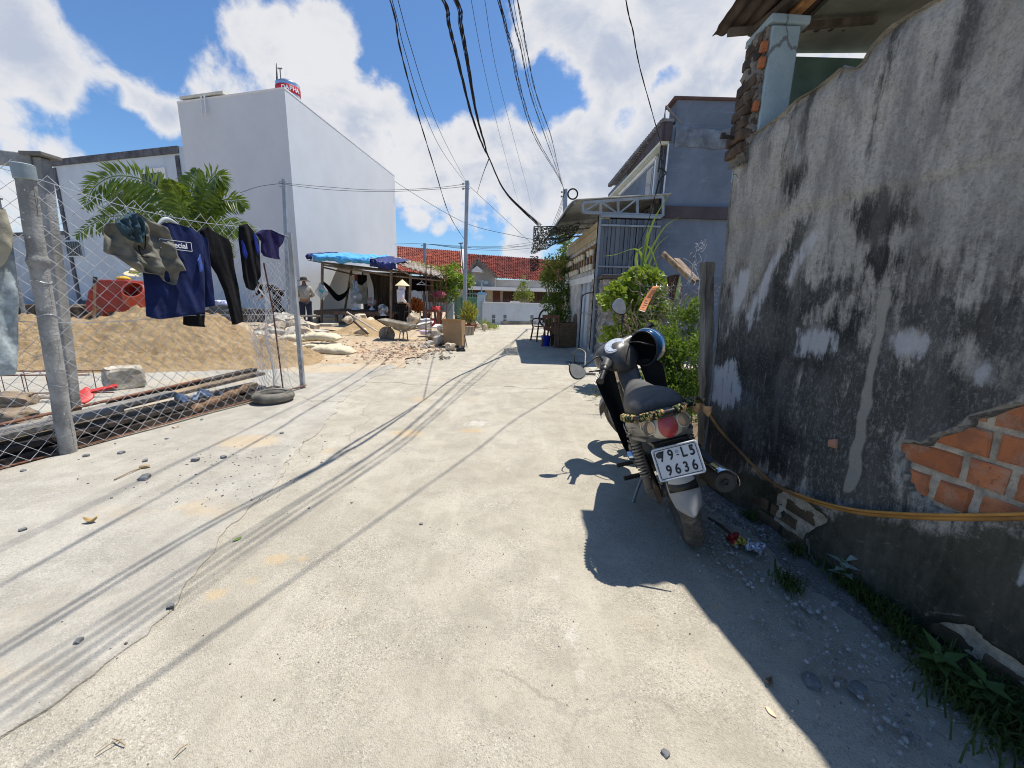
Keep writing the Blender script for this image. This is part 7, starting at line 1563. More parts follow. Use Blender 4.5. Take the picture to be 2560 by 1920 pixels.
cable([(1565, 0, 4.5), (1583, 80, 4.95), (1600, 170, 5.5), (1640, 315, 7.1), (1654, 365, 8.06)], .009, 'black cable dropping to the bracket on the grey house', None, [(.62, 3.5, 4.05), (-.2, 1.5, 4.15), (-1.2, -1.2, 4.3)], .005)
for k in range(3): cable([(1412, 478, 16.9), (1404-3*k, 520, 16), (1388-4*k, 565, 15)], .012, 'short black drop cable below the right utility pole', 'drop cables')
cable([(1657, 400, 8.0), (1640, 480, 7.9), (1615, 570, 7.8), (1575, 650, 7.8)], .010, 'black cable slanting down across the slatted screen', None)
cable([(600, 482, 15.6), (650, 466, 16), (708, 458, 16.3)], .012, 'black wire from the left to the pole by the white building', None)
cable([(712, 458, 16.3), (800, 466, 16.1), (940, 475, 16), (1080, 470, 15.9), (1163, 460, 15.75)], .011, 'black wire strung between the white building pole and the slim grey pole, upper one', 'two wires between poles')
cable([(712, 461, 16.3), (820, 474, 16.1), (960, 479, 16), (1090, 473, 15.9), (1163, 466, 15.75)], .011, 'black wire strung between the white building pole and the slim grey pole, lower one', 'two wires between poles')
cable([(1170, 462, 15.8), (1200, 490, 16), (1260, 545, 17), (1325, 605, 19)], .010, 'black wire descending from the slim grey pole towards the hedge', None)
cable([(1222, 398, 5.1), (1206, 440, 9), (1193, 482, 15)], .010, 'short black wire linking the middle bundle to a lower wire', None)
cable([(982, 450, 28), (1060, 500, 27), (1170, 560, 26), (1290, 590, 25), (1350, 602, 24)], .02, 'long thin wire sagging from the white building across the roofs', None)
for k, (y0, y1) in enumerate(((611, 616), (613, 622), (616, 618), (618, 626))): cable([(985, 610, 24), (1062, 610, 22), (1150, 615+2*k, 22), (1250, y1, 22), (1340, 604+5*k, 22)], .012, 'thin wire in the flat strand stretched above the tiled roofs', 'wires above the tiled roofs')
# ================================================================== SITE: hut, rubble, tools
random.seed(31)
HY = 14.6
hut = thing('worker_hut', 'open tarpaulin roofed hut with pole frame and sleeping platform', 'hut', (P(880, 790, HY).x, HY, 0)); ho = Vector((P(880, 790, HY).x, HY, 0))
M_pole = mat('bamboo_pole', (.20, .15, .11), .9, .4, 4); M_tb = mat('tarp_blue', (.07, .33, .66), .45, .25, 5, bump=.3); M_td = mat('tarp_navy', (.018, .028, .13), .5, .3, 5, bump=.3)
def tarp(p0, p1, hgt, back, seed, x=1.0):
    mb = MB()
    def f(u, v):
        top = lerp(p0, p1, u)
        if v < .55: k = v/.55; q = top+Vector((0, back*(1-k), .28*(1-k))) 
        else: k = (v-.55)/.45; q = top+Vector((.03*math.sin(u*9+seed), -.05-.06*math.sin(k*PI), -hgt*k*(.85+.25*nz(u*5, seed))))
        return q+Vector((0, .06*fb(u*9, v*3, seed, 1), .05*fb(u*7+v*4, v*2, seed+3, 1)))
    mb.grid(f, 70, 26); return mb
t0, t1, t2 = P(768, 640, HY-.3), P(927, 652, HY-.3), P(988, 664, HY-.2)
part(tarp(P(782, 636, HY-.35), P(928, 645, HY-.35), .24, 2.2, 1), 'blue_tarpaulin', M_tb, hut, ho, smooth=60, solid=.01)
part(tarp(P(926, 648, HY-.2), P(990, 658, HY-.2), .30, 2.0, 6), 'navy_tarpaulin', M_td, hut, ho, smooth=60, solid=.01)
part(tarp(P(768, 636, HY-.3), P(784, 637, HY-.3), .18, 2.0, 9), 'navy_tarpaulin', M_td, hut, ho, smooth=60, solid=.01)
mb = MB(); rA, rB, rC, rD = P(985, 658, HY), P(1108, 697, HY-.2), P(1100, 672, HY+3), P(985, 640, HY+3.2)
mb.grid(lambda u, v: lerp(lerp(rA, rB, u), lerp(rD, rC, u), v)+Vector((0, 0, .025*math.sin(u*60)+.03*fb(u*4, v*4, 0, 1))), 120, 8); part(mb, 'roof_sheet', mat('old_fibro', (.22, .19, .16), .9, .5, 3, dirt=(.4, .36, .3), da=.5), hut, ho, smooth=60, solid=.02)
mb = MB(); a_, b2 = P(770, 655, HY+.1), P(985, 690, HY+.1); mb.grid(lambda u, v: Vector((lerp(lerp(a_.x, -9.2, v), b2.x+1.6, u), HY+.1+8*v, lerp(a_.z, b2.z, u)+.06+.25*v)), 20, 6); part(mb, 'shade_roof', mat('dark_sheet', (.10, .085, .07), .9, .4, 3), hut, ho, solid=.02)  # roof sheet stretched far back, shaped to keep the hut interior in shade
for x0, yb, x1, yt, Y in ((802, 790, 806, 655, HY), (976, 800, 978, 672, HY-.1), (1022, 800, 1026, 686, HY), (850, 690, 880, 665, HY+2.5), (1090, 780, 1080, 700, HY+2)):
    mb = MB(); p0 = P(x0, yb, Y); p0.z = 0; mb.tube([p0, P(x1, yt, Y)], .05, 8); part(mb, 'post', M_pole, hut, ho, smooth=60)
mb = MB(); mb.tube([P(806, 662, HY), P(984, 690, HY)], .035, 6); mb.tube([P(984, 690, HY), P(1105, 702, HY-.1)], .03, 6); mb.tube([P(984, 668, HY), P(1030, 690, HY-.1)], .03, 6); mb.tube([P(806, 668, HY), P(900, 690, HY+2.6)], .03, 6); part(mb, 'roof_beam', M_pole, hut, ho)
mb = MB(); x0, x1 = P(905, 700, HY+2.6).x, P(1026, 700, HY+2.6).x; zc = P(950, 690, HY+2.6).z+.15; mb.grid(lambda u, v: Vector((lerp(x0, x1, u), HY+2.6+.03*math.sin(u*2*PI*22), zc*v)), 180, 2); part(mb, 'back_sheet', mat('rusty_cladding', (.17, .13, .10), .8, .5, 3, .2, dirt=(.30, .27, .23), da=.6, streak=True), hut, ho, smooth=60)
q0, q1 = P(1018, 690, HY+1.9), P(1076, 728, HY+1.9); mb = MB(); mb.grid(lambda u, v: Vector((lerp(q0.x, q1.x, u), HY+1.9+.05*fb(u*5, v*5, 1, 1), lerp(q0.z, q1.z+.06*nz(u*5, 2), v))), 24, 12); part(mb, 'black_sheet', Mblk, hut, ho, solid=.01)
p0, p1 = P(785, 772, HY), P(985, 788, HY); zpl = (p0.z+p1.z)/2
bedp = MB(); bedp.box(((p0.x+p1.x)/2, HY+1.2, zpl), (p1.x-p0.x, 2.4, .05)); bedp.bar((p0.x, HY-.03, zpl-.05), (p1.x, HY-.03, zpl-.05), .05, .12); bed = part(bedp, 'sleeping_platform', mat('platform_wood', (.17, .11, .075), .85, .4, 3), hut, ho)
for k in range(5): mb = MB(); x = lerp(p0.x+.1, p1.x-.1, k/4); mb.bar((x, HY+.05, 0), (x, HY+.05, zpl-.03), .09); part(mb, 'leg', M_pole, bed, ho)
q0, q1 = P(915, 680, HY+1.2), P(931, 765, HY+1.2); mb = MB(); mb.grid(lambda u, v: Vector((lerp(q0.x, q1.x, u)+.1*math.sin(v*PI)-.12*v, HY+1.2+.1*u, lerp(q1.z, q0.z, v))), 6, 14); part(mb, 'white_panel', M_wb2, hut, ho, smooth=60, solid=.02)
q0, q1 = P(872, 690, HY+2.2), P(918, 760, HY+2.2); mb = MB(); mb.box(((q0.x+q1.x)/2, HY+2.3, (q0.z+q1.z)/2), (q1.x-q0.x, .04, q0.z-q1.z)); part(mb, 'plywood_panel', mat('cream_ply', (.42, .40, .33), .9), hut, ho)
def fan(px, py, r, Y, by, lb, face=0.0, hub=None):
    c = P(px, py, Y); zb = P(px, by, Y).z; t = thing('electric_fan', lb, 'fan', (c.x, Y, zb)); h = c.z-zb; R = r*Y/1000
    q = rotm(PI/2, 0, face)
    mb = MB(); mb.lathe([(0, 0), (R*.75, 0), (R*.7, .03), (.05, .07), (.035, h*.5), (.03, h*.85)], 18); mb.build('stand', mat('fan_white', (.60, .64, .68), .5, .1), t, smooth=50)
    mb = MB()
    for k in range(30): a = 2*PI*k/30; d = q @ Vector((math.cos(a), math.sin(a), 0)); mb.tube([Vector((0, 0, h))+d*R*.2+q @ Vector((0, 0, .09)), Vector((0, 0, h))+d*R*.75+q @ Vector((0, 0, .08)), Vector((0, 0, h))+d*R], .0035, 4)
    for rr in (.35, .7, 1.0): mb.tube([Vector((0, 0, h))+q @ Vector((R*rr*math.cos(a), R*rr*math.sin(a), .085*(1-rr*rr*.8))) for a in [2*PI*k/26 for k in range(26)]], .005, 4, closed=True)
    mb.build('guard', mat('fan_grey', (.42, .45, .48), .5), t)
    mb = MB()
    for k in range(3):
        a0 = 2*PI*k/3; mb.grid(lambda u, v: Vector((0, 0, h))+q @ Vector(((.06+R*.78*u)*math.cos(a0+(v-.5)*1.3), (.06+R*.78*u)*math.sin(a0+(v-.5)*1.3), .02+.03*(v-.5))), 5, 5)
    mb.build('blade', hub or mat('fan_blade', (.35, .40, .46), .4), t, solid=.004)
    mb = MB(); mb.lathe([(0, .09), (.05, .08), (.07, .0), (.06, -.12), (0, -.14)], 14, (0, 0, h), q); mb.build('motor', mat('fan_white', (.6, .64, .68)), t, smooth=50)
fan(888, 742, 14.5, HY+.3, 774, 'largest white standing fan on the hut platform', .2)
fan(929, 755, 10, HY+.4, 775, 'grey fan with reddish blades on the hut platform', .6, mat('fan_red', (.40, .16, .14), .5))
fan(958, 773, 11, HY-.2, 789, 'low round fan at the right end of the hut platform', .1)
hk = thing('hammock', 'black net hammock slung inside the hut', 'hammock'); mb = MB(); hp2 = smooth_path([P(803, 700, HY), P(818, 722, HY+.3), P(842, 750, HY+1), P(862, 742, HY+1.6), P(876, 715, HY+2.2)], 6); 
mb.grid(lambda u, v: hp2[min(len(hp2)-1, int(u*(len(hp2)-1)))]+Vector((.0, .3*(v-.5)*math.sin(PI*u), .22*math.sin(PI*u)*(abs(v-.5)*2)**2-.02)), len(hp2)-1, 8); mb.build('net', Mblk, hk, smooth=1, solid=.01)
mb = MB(); mb.tube([P(804, 660, HY), P(804, 682, HY), P(803, 700, HY)], .018, 6); mb.build('rope', M_pole, hk)
def hangcloth(name, L, Y, m, lb, cat, seed=0, prt=None):
    ps_ = [P(x, y, Y) for x, y in L]; c = sum(ps_, Vector())/len(ps_); poly = [(p.x, p.z) for p in ps_]; zz = [p[1] for p in poly]; rows = []
    for j in range(15):
        z = min(zz)+(max(zz)-min(zz))*(.01+.98*j/14); r = scan(poly, z)
        if r: rows.append((z, r))
    mb = MB(); mb.grid(lambda u, v: (lambda z, r: Vector((lerp(r[0], r[1], u)-c.x, .05*math.sin(u*14+seed)+.04*fb(u*4, v*4, seed, 1), z-c.z)))(*rows[min(len(rows)-1, int(round(v*(len(rows)-1))))]), 14, len(rows)-1)
    o = mb.build(name, m, smooth=1, solid=.02); o.location = c; return tag(o, lb, cat)
rs = hangcloth('rice_sack', [(800, 707), (820, 734), (803, 749), (785, 729)], HY-.12, mat('woven_white', (.68, .70, .70), .7, .08, 9), 'white woven sack with teal print hanging from the hut post', 'sack', 1)
mb = MB(); c_ = P(803, 728, HY-.24)-rs.location; mb.box(c_, (.16, .01, .09), rotm(0, .5, 0)); mb.build('sack_print', mat('teal_ink', (.05, .35, .33), .7), rs)
hangcloth('blue_towel', [(882, 700), (892, 702), (898, 732), (882, 734)], HY+.5, mat('pale_blue_cloth', (.42, .52, .66), .9, .2, 9), 'pale blue towel hanging in the hut', 'towel', 2)
hangcloth('dark_clothes', [(893, 686), (918, 688), (918, 702), (905, 713), (892, 708)], HY+.6, Mblk, 'dark clothes hanging under the hut roof', 'clothes', 3)
hangcloth('red_cloth', [(887, 688), (894, 686), (895, 702), (889, 702)], HY+.55, mat('dull_red_cloth', (.30, .06, .06), .9, .2, 9), 'dull red cloth hanging among the dark clothes in the hut', 'cloth', 4)
mb = MB(); c_ = P(1054, 708, HY); mb.tube([c_+Vector((-.17, 0, -.05)), c_+Vector((0, 0, .05)), c_+Vector((.17, 0, -.05)), c_+Vector((-.17, 0, -.05))], .012, 5); mb.tube([c_+Vector((0, 0, .05)), c_+Vector((.02, 0, .1))], .01, 5); o = mb.build('wire_hanger', mat('hanger_white', (.7, .7, .7), .5)); tag(o, 'white wire hanger dangling under the hut eave', 'hanger')
# ---------------- people
def skin(name, verts, edges, rads, m, par, root=0, sub=1):
    me = bpy.data.meshes.new(name); me.from_pydata(verts, edges, []); me.materials.append(m); o = bpy.data.objects.new(name, me); COL.objects.link(o); o.parent = par
    md = o.modifiers.new('skin', 'SKIN'); md.use_smooth_shade = True
    for i, r in enumerate(rads): v = me.skin_vertices[0].data[i]; v.radius = r if isinstance(r, tuple) else (r, r); v.use_root = (i == root)
    s = o.modifiers.new('sub', 'SUBSURF'); s.levels = sub; s.render_levels = sub; return o
M_skin = mat('tan_skin', (.32, .17, .10), .6, .1, 9, bump=0)
def person(label, loc, rz, J, top_m, leg_m, hair=None):
    t = thing('person', label, 'person', loc, rz); V_ = []; E_ = []; Rr = []
    def v(p, r, par=None):
        V_.append(tuple(p)); Rr.append(r)
        if par is not None: E_.append((par, len(V_)-1))
        return len(V_)-1
    j = J; pe = v(j['pelvis'], (.13, .10)); sp_ = v(j['spine'], (.12, .09), pe); ch = v(j['chest'], (.15, .10), sp_); ne = v(j['neck'], .05, ch); hd = v(j['head'], (.078, .095), ne); v(j['crown'], (.06, .07), hd)
    f = Vector(j['face']); v(Vector(j['head'])+f*.10+Vector((0, 0, -.015)), .016, hd)
    for s in 'LR':
        a = v(j['sh'+s], .06, ch); b = v(j['el'+s], .045, a); c = v(j['wr'+s], .03, b); d = Vector(j['wr'+s])-Vector(j['el'+s]); d.normalize(); pal = v(Vector(j['wr'+s])+d*.07, (.035, .018), c); sd_ = d.orthogonal().normalized(); 
        for k in range(4): o_ = sd_*(.014*(k-1.5)); q = v(Vector(j['wr'+s])+d*(.12+.006*(1.5-abs(k-1.5)))+o_*1.3, .008, pal); v(Vector(j['wr'+s])+d*(.155+.012*(1.5-abs(k-1.5)))+o_*1.6+d.cross(sd_)*.012, .007, q)
        q = v(Vector(j['wr'+s])+d*.07+sd_*.045, .009, c); v(Vector(j['wr'+s])+d*.10+sd_*.05, .008, q)
        h = v(j['hi'+s], .085, pe); k_ = v(j['kn'+s], .06, h); an_ = v(j['an'+s], .042, k_); v(Vector(j['an'+s])+f*.16+Vector((0, 0, -.05)), (.04, .028), an_)
    skin('body', V_, E_, Rr, M_skin, t)
    sv = [j['pelvis'], j['spine'], j['chest'], tuple(Vector(j['neck'])-Vector((0, 0, .03)))]; se = [(0, 1), (1, 2), (2, 3)]; sr = [(.17, .13), (.15, .12), (.17, .125), .07]
    for s in 'LR':
        n = len(sv); w_ = Vector(j['el'+s]).lerp(Vector(j['wr'+s]), .85); sv += [j['sh'+s], j['el'+s], tuple(w_)]; se += [(2, n), (n, n+1), (n+1, n+2)]; sr += [.078, .062, .05]
    skin('shirt', sv, se, sr, top_m, t, 0, 2)
    lv = [tuple(Vector(j['pelvis'])+Vector((0, 0, .02)))]; le = []; lr = [(.15, .12)]
    for s in 'LR':
        n = len(lv); a = Vector(j['an'+s]); lv += [j['hi'+s], j['kn'+s], tuple(a+Vector((0, 0, .04)))]; le += [(0, n), (n, n+1), (n+1, n+2)]; lr += [.105, .085, .075]
    skin('trousers', lv, le, lr, leg_m, t, 0, 2); return t
base_pose = dict(pelvis=(0, 0, .86), spine=(0, .0, 1.02), chest=(0, .02, 1.20), neck=(0, .05, 1.34), head=(0, .08, 1.44), crown=(0, .08, 1.52), face=(0, 1, 0), shL=(-.16, .02, 1.27), shR=(.16, .02, 1.27), elL=(-.21, .02, 1.03), elR=(.22, -.02, 1.03), wrL=(-.20, .16, .88), wrR=(.20, .14, .88), hiL=(-.09, 0, .80), hiR=(.09, 0, .80), knL=(-.10, .03, .45), knR=(.10, .0, .45), anL=(-.10, 0, .08), anR=(.11, -.05, .08))
Mwt = mat('white_shirt', (.66, .64, .68), .9, .08, 9, bump=.3, bs=20)
wpos = P(1003, 805, 13.6)
wo1 = person('person in a conical straw hat, loose white shirt and black trousers, standing', (wpos.x, 13.6, .04), R_(-55), base_pose, Mwt, Mblk)
mb = MB(); mb.lathe([(0, .20), (.012, .195), (.24, .0), (.235, -.01), (.01, .175)], 36, (0, .08, 1.46)); mb.build('conical_hat', mat('straw_hat', (.66, .56, .36), .85, .12, 9, bump=.3), wo1, smooth=50)
mb = MB(); mb.sphere((0, .06, 1.40), (.105, .125, .14), 16, 10); mb.sphere((0, .0, 1.29), (.16, .11, .07), 16, 8); mb.build('head_scarf', Mwt, wo1, smooth=60)
bp_ = dict(base_pose); bp_.update(pelvis=(0, 0, .88), head=(0, .10, 1.46), crown=(0, .12, 1.54), elL=(-.24, -.02, 1.06), elR=(.25, .02, 1.06), wrL=(-.12, .20, 1.0), wrR=(.14, .22, 1.0))
mpos = P(768, 815, 13.0); mo1 = person('person in a beige shirt, dark trousers and brimmed hat seen from behind near the fence', (mpos.x, 13.0, .06), R_(25), bp_, mat('beige_shirt', (.33, .31, .26), .9, .15, 9, bump=.3, bs=20), mat('navy_trousers', (.02, .028, .05), .9, .2, 9))
mb = MB(); mb.lathe([(0, .12), (.07, .115), (.10, .08), (.105, .02), (.19, -.01), (.20, -.02), (.10, .0)], 26, (0, .10, 1.50)); mb.build('brimmed_hat', mat('dark_hat', (.06, .05, .045), .9), mo1, smooth=50)
bend = dict(pelvis=(0, -.10, .82), spine=(0, .06, .93), chest=(0, .28, 1.0), neck=(0, .42, 1.02), head=(0, .53, .99), crown=(0, .62, .98), face=(0, .6, -.8), shL=(-.16, .30, .98), shR=(.16, .30, .98), elL=(-.20, .42, .76), elR=(.20, .40, .76), wrL=(-.08, .60, .68), wrR=(.10, .52, .60), hiL=(-.09, -.10, .78), hiR=(.09, -.10, .78), knL=(-.12, .02, .44), knR=(.12, .0, .44), anL=(-.14, -.05, .08), anR=(.14, -.15, .08))
b3 = P(692, 775, 13.6); bo1 = person('person dressed in black bending over a long handled tool behind the fence', (b3.x, 13.6, .38), R_(95), bend, Mblk, Mblk)
mb = MB(); mb.sphere((0, .56, 1.03), (.11, .12, .09), 14, 8); mb.build('cap', Mblk, bo1, smooth=60)
tl2 = MB(); tl2.tube([P(647, 722, 13.3), P(673, 755, 13.3)], .022, 6); o = tl2.build('tool_handle', mat('pale_handle', (.60, .56, .50), .7)); tag(o, 'pale tool handle held by the bending person in black', 'tool')
# ---------------- red mixer, drum, spade
mx0 = P(310, 800, 9.6); mx = thing('concrete_mixer', 'red concrete mixer with round drum half hidden behind the sand', 'concrete mixer', (mx0.x, 9.6, .1)); mo_ = Vector((mx0.x, 9.6, .1))
M_mr = mat('mixer_red', (.30, .03, .02), .5, .25, 4, bump=.2, dirt=(.28, .16, .1), da=.4); M_mr2 = mat('mixer_orange', (.42, .075, .05), .5, .2, 4, bump=.2, dirt=(.35, .22, .16), da=.4)
q = [P(x, y, 9.6)-mo_ for x, y in ((248, 776), (258, 728), (282, 700), (352, 702), (362, 776))]
mb = MB(); n = 5; vs = [p+Vector((0, -.35, 0)) for p in q]+[p*1.0+Vector((0, .35, 0)) for p in q]; mb.add(vs, [tuple(range(5))[::-1], tuple(range(5, 10))]+[(i, (i+1) % 5, 5+(i+1) % 5, 5+i) for i in range(5)]); mb.build('motor_housing', M_mr, mx, bevel=.03)
dc = P(352, 745, 9.4)-mo_; mb = MB(); mb.lathe([(0, -.38), (.16, -.36), (.30, -.10), (.31, .06), (.20, .34), (.18, .34), (.28, .05), (0, -.2)], 28, dc, rotm(.9, .45, 0)); mb.build('mixing_drum', M_mr2, mx, smooth=45)
mb = MB(); mb.tube([dc+rotm(.9, .45, 0) @ Vector((.315*math.cos(a), .315*math.sin(a), 0)) for a in [2*PI*k/40 for k in range(40)]], .02, 6, closed=True); mb.build('drum_ring', M_mr, mx)
mb = MB(); a, b2 = P(335, 776, 9.5)-mo_, P(360, 830, 9.4)-mo_
for p0, p1 in (((250, 777), (370, 777)), ((335, 776), (345, 830)), ((335, 776), (368, 822)), ((262, 776), (256, 830)), ((262, 776), (285, 830))): mb.bar(P(*p0, 9.5)-mo_, P(*p1, 9.4)-mo_, .07)
mb.build('frame', M_mr, mx)
mb = MB(); mb.lathe([(.0, -.05), (.20, -.05), (.22, 0), (.20, .05), (0, .05)], 22, P(300, 815, 9.3)-mo_, rotm(PI/2, 0, .3)); mb.build('wheel', mat('site_rubber', (.03, .028, .026), .9), mx, smooth=40)
mb = MB(); mb.sphere((0, 0, .03), (.15, .11, .06), 16, 8); mb.box((.13, 0, .02), (.1, .12, .015)); o = mb.build('baseball_hat', mat('cap_yellow', (.60, .38, .04), .8), smooth=50); o.location = P(309, 700, 9.55)+Vector((0, 0, .0)); tag(o, 'yellow cap lying on top of the red mixer', 'cap')
mb = MB(); mb.lathe([(0, .09), (.08, .085), (.10, .02), (.20, -.01), (.21, -.015), (.1, .0)], 26); o = mb.build('straw_hat', MATS['straw_hat'], smooth=50); o.location = P(338, 682, 9.8); o.rotation_euler = (.3, .2, 0); tag(o, 'straw sun hat with striped band perched behind the red mixer', 'hat')
mb = MB(); mb.lathe([(.102, .02), (.104, .05)], 26); mb.build('hat_band', mat('lime_band', (.35, .45, .06), .8), o)
mb = MB(); p0, p1 = P(233, 850, 8.4), P(238, 692, 8.4); mb.tube([p0, p1.lerp(p0, .1)], .022, 8); sp5 = thing('spade', 'wooden handled spade stuck upright in the sand by the mixer', 'spade', tuple(p0)); mb.v = [tuple(Vector(p)-p0) for p in mb.v]; mb.build('handle', mat('spade_wood', (.32, .22, .13), .8, .3, 5), sp5)
mb = MB(); mb.tube([p1.lerp(p0, .1)-p0, p1-p0], .034, 8); mb.build('grip', mat('dark_grip', (.05, .04, .04), .7), sp5)
mb = MB(); mb.tube([P(175, 820, 8.8), P(250, 768, 9.2)], .03, 7); o = mb.build('wooden_pole', mat('spade_wood', (.32, .22, .13))); tag(o, 'bare wooden pole leaning behind the upright spade', 'pole')
dr = P(555, 805, 9.8); dt = thing('oil_drum', 'grey ribbed oil drum with a striped sack on top behind the fence', 'drum', (dr.x, 9.8, .12)); zdt = P(555, 764, 9.8).z-.12
mb = MB(); mb.lathe([(0, 0), (.23, 0)]+[(.23+.010*math.sin(k*1.25), zdt*k/26) for k in range(27)]+[(.2, zdt), (0, zdt-.02)], 28); mb.build('drum_body', mat('drum_grey', (.09, .10, .11), .6, .3, 5, .3), dt, smooth=50)
mb = MB(); mb.rock((0, 0, 0), (.16, .13, .07), 4, sub=3, amp=.3); o = mb.build('striped_sack', mat('sack_white', (.55, .58, .68), .8, .2, 5, dirt=(.06, .10, .45), da=.8, ds=9), smooth=60); o.location = (dr.x, 9.8, .12+zdt+.06); tag(o, 'white sack with blue marks sitting on the oil drum', 'sack')
# ---------------- palm
pc_ = P(450, 640, 10.8); palm = thing('palm', 'young palm with arching feathery fronds behind the fence', 'palm', (pc_.x, 10.8, 0)); po_ = Vector((pc_.x, 10.8, 0))
M_palm = leafmat('palm_leaf', (.055, .12, .018), (.15, .215, .035), .4)
crown = P(452, 610, 10.8)
mb = MB(); mb.tube(smooth_path([Vector((pc_.x+.1, 10.8, 0)), Vector((pc_.x+.05, 10.8, .8)), crown-Vector((0, 0, .25))], 8), [.11-.003*k for k in range(17)], 12); part(mb, 'trunk', mat('palm_trunk', (.22, .17, .11), .95, .4, 8, bump=1), palm, po_, smooth=60)
FR = [([(452, 612), (430, 510), (370, 455), (290, 440), (235, 470), (215, 520)], .62, 0.0), ([(452, 612), (400, 560), (320, 540), (250, 550), (190, 590)], .50, -.3), ([(455, 610), (470, 520), (480, 470), (492, 424)], .55, .2), ([(458, 612), (490, 520), (520, 460), (545, 440), (560, 470)], .5, -.2), ([(460, 614), (500, 545), (545, 505), (590, 500), (612, 520)], .45, .3), ([(460, 616), (510, 575), (560, 560), (610, 570), (645, 600)], .42, -.4), ([(450, 612), (400, 520), (340, 480), (290, 490), (245, 560)], .5, .5), ([(452, 612), (440, 560), (400, 540), (350, 560), (300, 610)], .45, .7), ([(456, 614), (480, 560), (520, 550), (560, 600), (580, 640)], .40, .6), ([(455, 612), (460, 540), (440, 480), (420, 450)], .45, -.6), ([(456, 612), (500, 560), (530, 520), (535, 480)], .4, 0.1)]
for L_f, ll, tilt in FR:
    p = smooth_path([P(x, y, 10.8+tilt*1.3*(i/len(L_f))) for i, (x, y) in enumerate(L_f)], 20); mb = MB(); n = len(p); mb.tube(p, [.018*(1-.8*k/n)+.003 for k in range(n)], 6)
    for k in range(4, n):
        t = k/(n-1); d = (p[min(k+1, n-1)]-p[k-1]).normalized(); sd_ = d.cross(Vector((0, -1, .35))).normalized(); le_ = ll*math.sin(PI*min(1, .14+.80*t))*.98
        for s_ in (1, -1):
            if k % 2 == 0 and t < .9 and s_ > 3: continue
            o = (sd_*s_*.85+d*.55+Vector((0, random.uniform(-.5, .5), -.18+.1*s_))).normalized(); a = p[k]; e_ = a+o*le_+Vector((0, 0, -.20*le_)); md = a+o*le_*.5; w_ = d*.034; mb.add([a, md+w_, e_, md-w_+Vector((0, 0, -.012))], [(0, 1, 2), (0, 2, 3)])
    part(mb, 'frond', M_palm, palm, po_)
# ---------------- cement bags
def bag(px0, py0, px1, py1, Y, lb, seed, z=None, rz=0.0, h=None):
    c = P((px0+px1)/2, py1, Y); L = abs(P(px1, py1, Y).x-P(px0, py1, Y).x); H = h or (P(px0, py0, Y).z-P(px0, py1, Y).z); z0 = z if z is not None else max(0, c.z)
    t = thing('cement_bag', lb, 'cement bag', (c.x, Y+.15, z0), rz, 'cement bags')
    def f(u, v):
        a = u*2*PI; s = (v-.5)*2; e = (1-abs(s)**3.2)**.5 if abs(s) < 1 else 0; c_, s_ = math.cos(a), math.sin(a)
        y = .20*abs(c_)**.7*(1 if c_ > 0 else -1)*(.55+.45*e); zz = H*.5*(1+abs(s_)**.9*(1 if s_ > 0 else -1)*e*.98)
        return Vector((s*L*.5, y+.015*nz(s*4, a, seed), zz+.018*fb(s*4, c_*2, seed, 1)*e+.05*math.sin(s*2.2+seed)*.3))
    mb = MB(); mb.grid(f, 30, 34); mb.build('bag_body', mat('bag_paper', (.56, .50, .36), .85, .15, 7, bump=.4, bs=25, dirt=(.42, .36, .26), da=.5), t, smooth=60, merge=True)
    mb = MB(); random.seed(seed)
    for k in range(15): s = .10+.052*k; u = -.10-.02*math.sin(k); p0 = f(u+1, s); p1 = f(u+1+.055*random.uniform(.5, 1), s+random.uniform(-.02, .02)); mb.bar(p0+Vector((0, -.004, .003)), p1+Vector((0, -.004, .003)), .012+.01*random.random(), .003)
    mb.build('bag_print', mat('print_grey', (.10, .10, .10), .8), t); return t
bag(768, 872, 880, 897, 7.4, 'cement bag lying lowest and furthest forward with its end towards the lane', 2, 0.03)
bag(756, 856, 842, 874, 7.75, 'middle cement bag in the pile beside the fence end', 5, .10, .1)
bag(752, 836, 842, 858, 7.85, 'topmost cement bag bulging on the pile beside the fence end', 8, .24, -.05)
bag(690, 862, 770, 882, 7.7, 'dusty cement bag half hidden behind the fence end post', 11, .05, .1)
bag(690, 842, 768, 860, 8.3, 'dusty cement bag at the back left of the pile', 14, .16, -.1)
# ---------------- rubble
M_rub_ = [mat('rubble_buff', (.50, .42, .31), .95, .3, 4, bump=.8, bs=20), mat('rubble_grey', (.38, .35, .30), .95, .3, 4, bump=.8, bs=20)]
random.seed(44); k = 0
def stone(px, py, Y, s, lb, grp, z=None, m=0):
    global k
    k += 1; c = P(px, py, Y); mb = MB(); mb.rock((0, 0, 0), (s, s*random.uniform(.6, .9), s*random.uniform(.5, .8)), k, sub=2, amp=.5); o = mb.build('rubble_stone', M_rub_[m], smooth=25); o.location = (c.x, Y, max(s*.3, c.z)); o.rotation_euler = (random.uniform(-.5, .5), random.uniform(-.5, .5), random.random()*6); return tag(o, lb, 'stone', grp)
for i in range(58):
    r = random.random(); px = 650+135*random.random(); py = 845-62*(1-abs((px-712)/75)**1.5)*random.random() if abs(px-712) < 75 else 848; Y = 9.3+1.6*(1-(py-780)/70)
    stone(px, py, Y, random.uniform(.08, .22), 'pale broken concrete lump in the heap behind the fence end', 'broken concrete heap behind the fence end', None, i % 2)
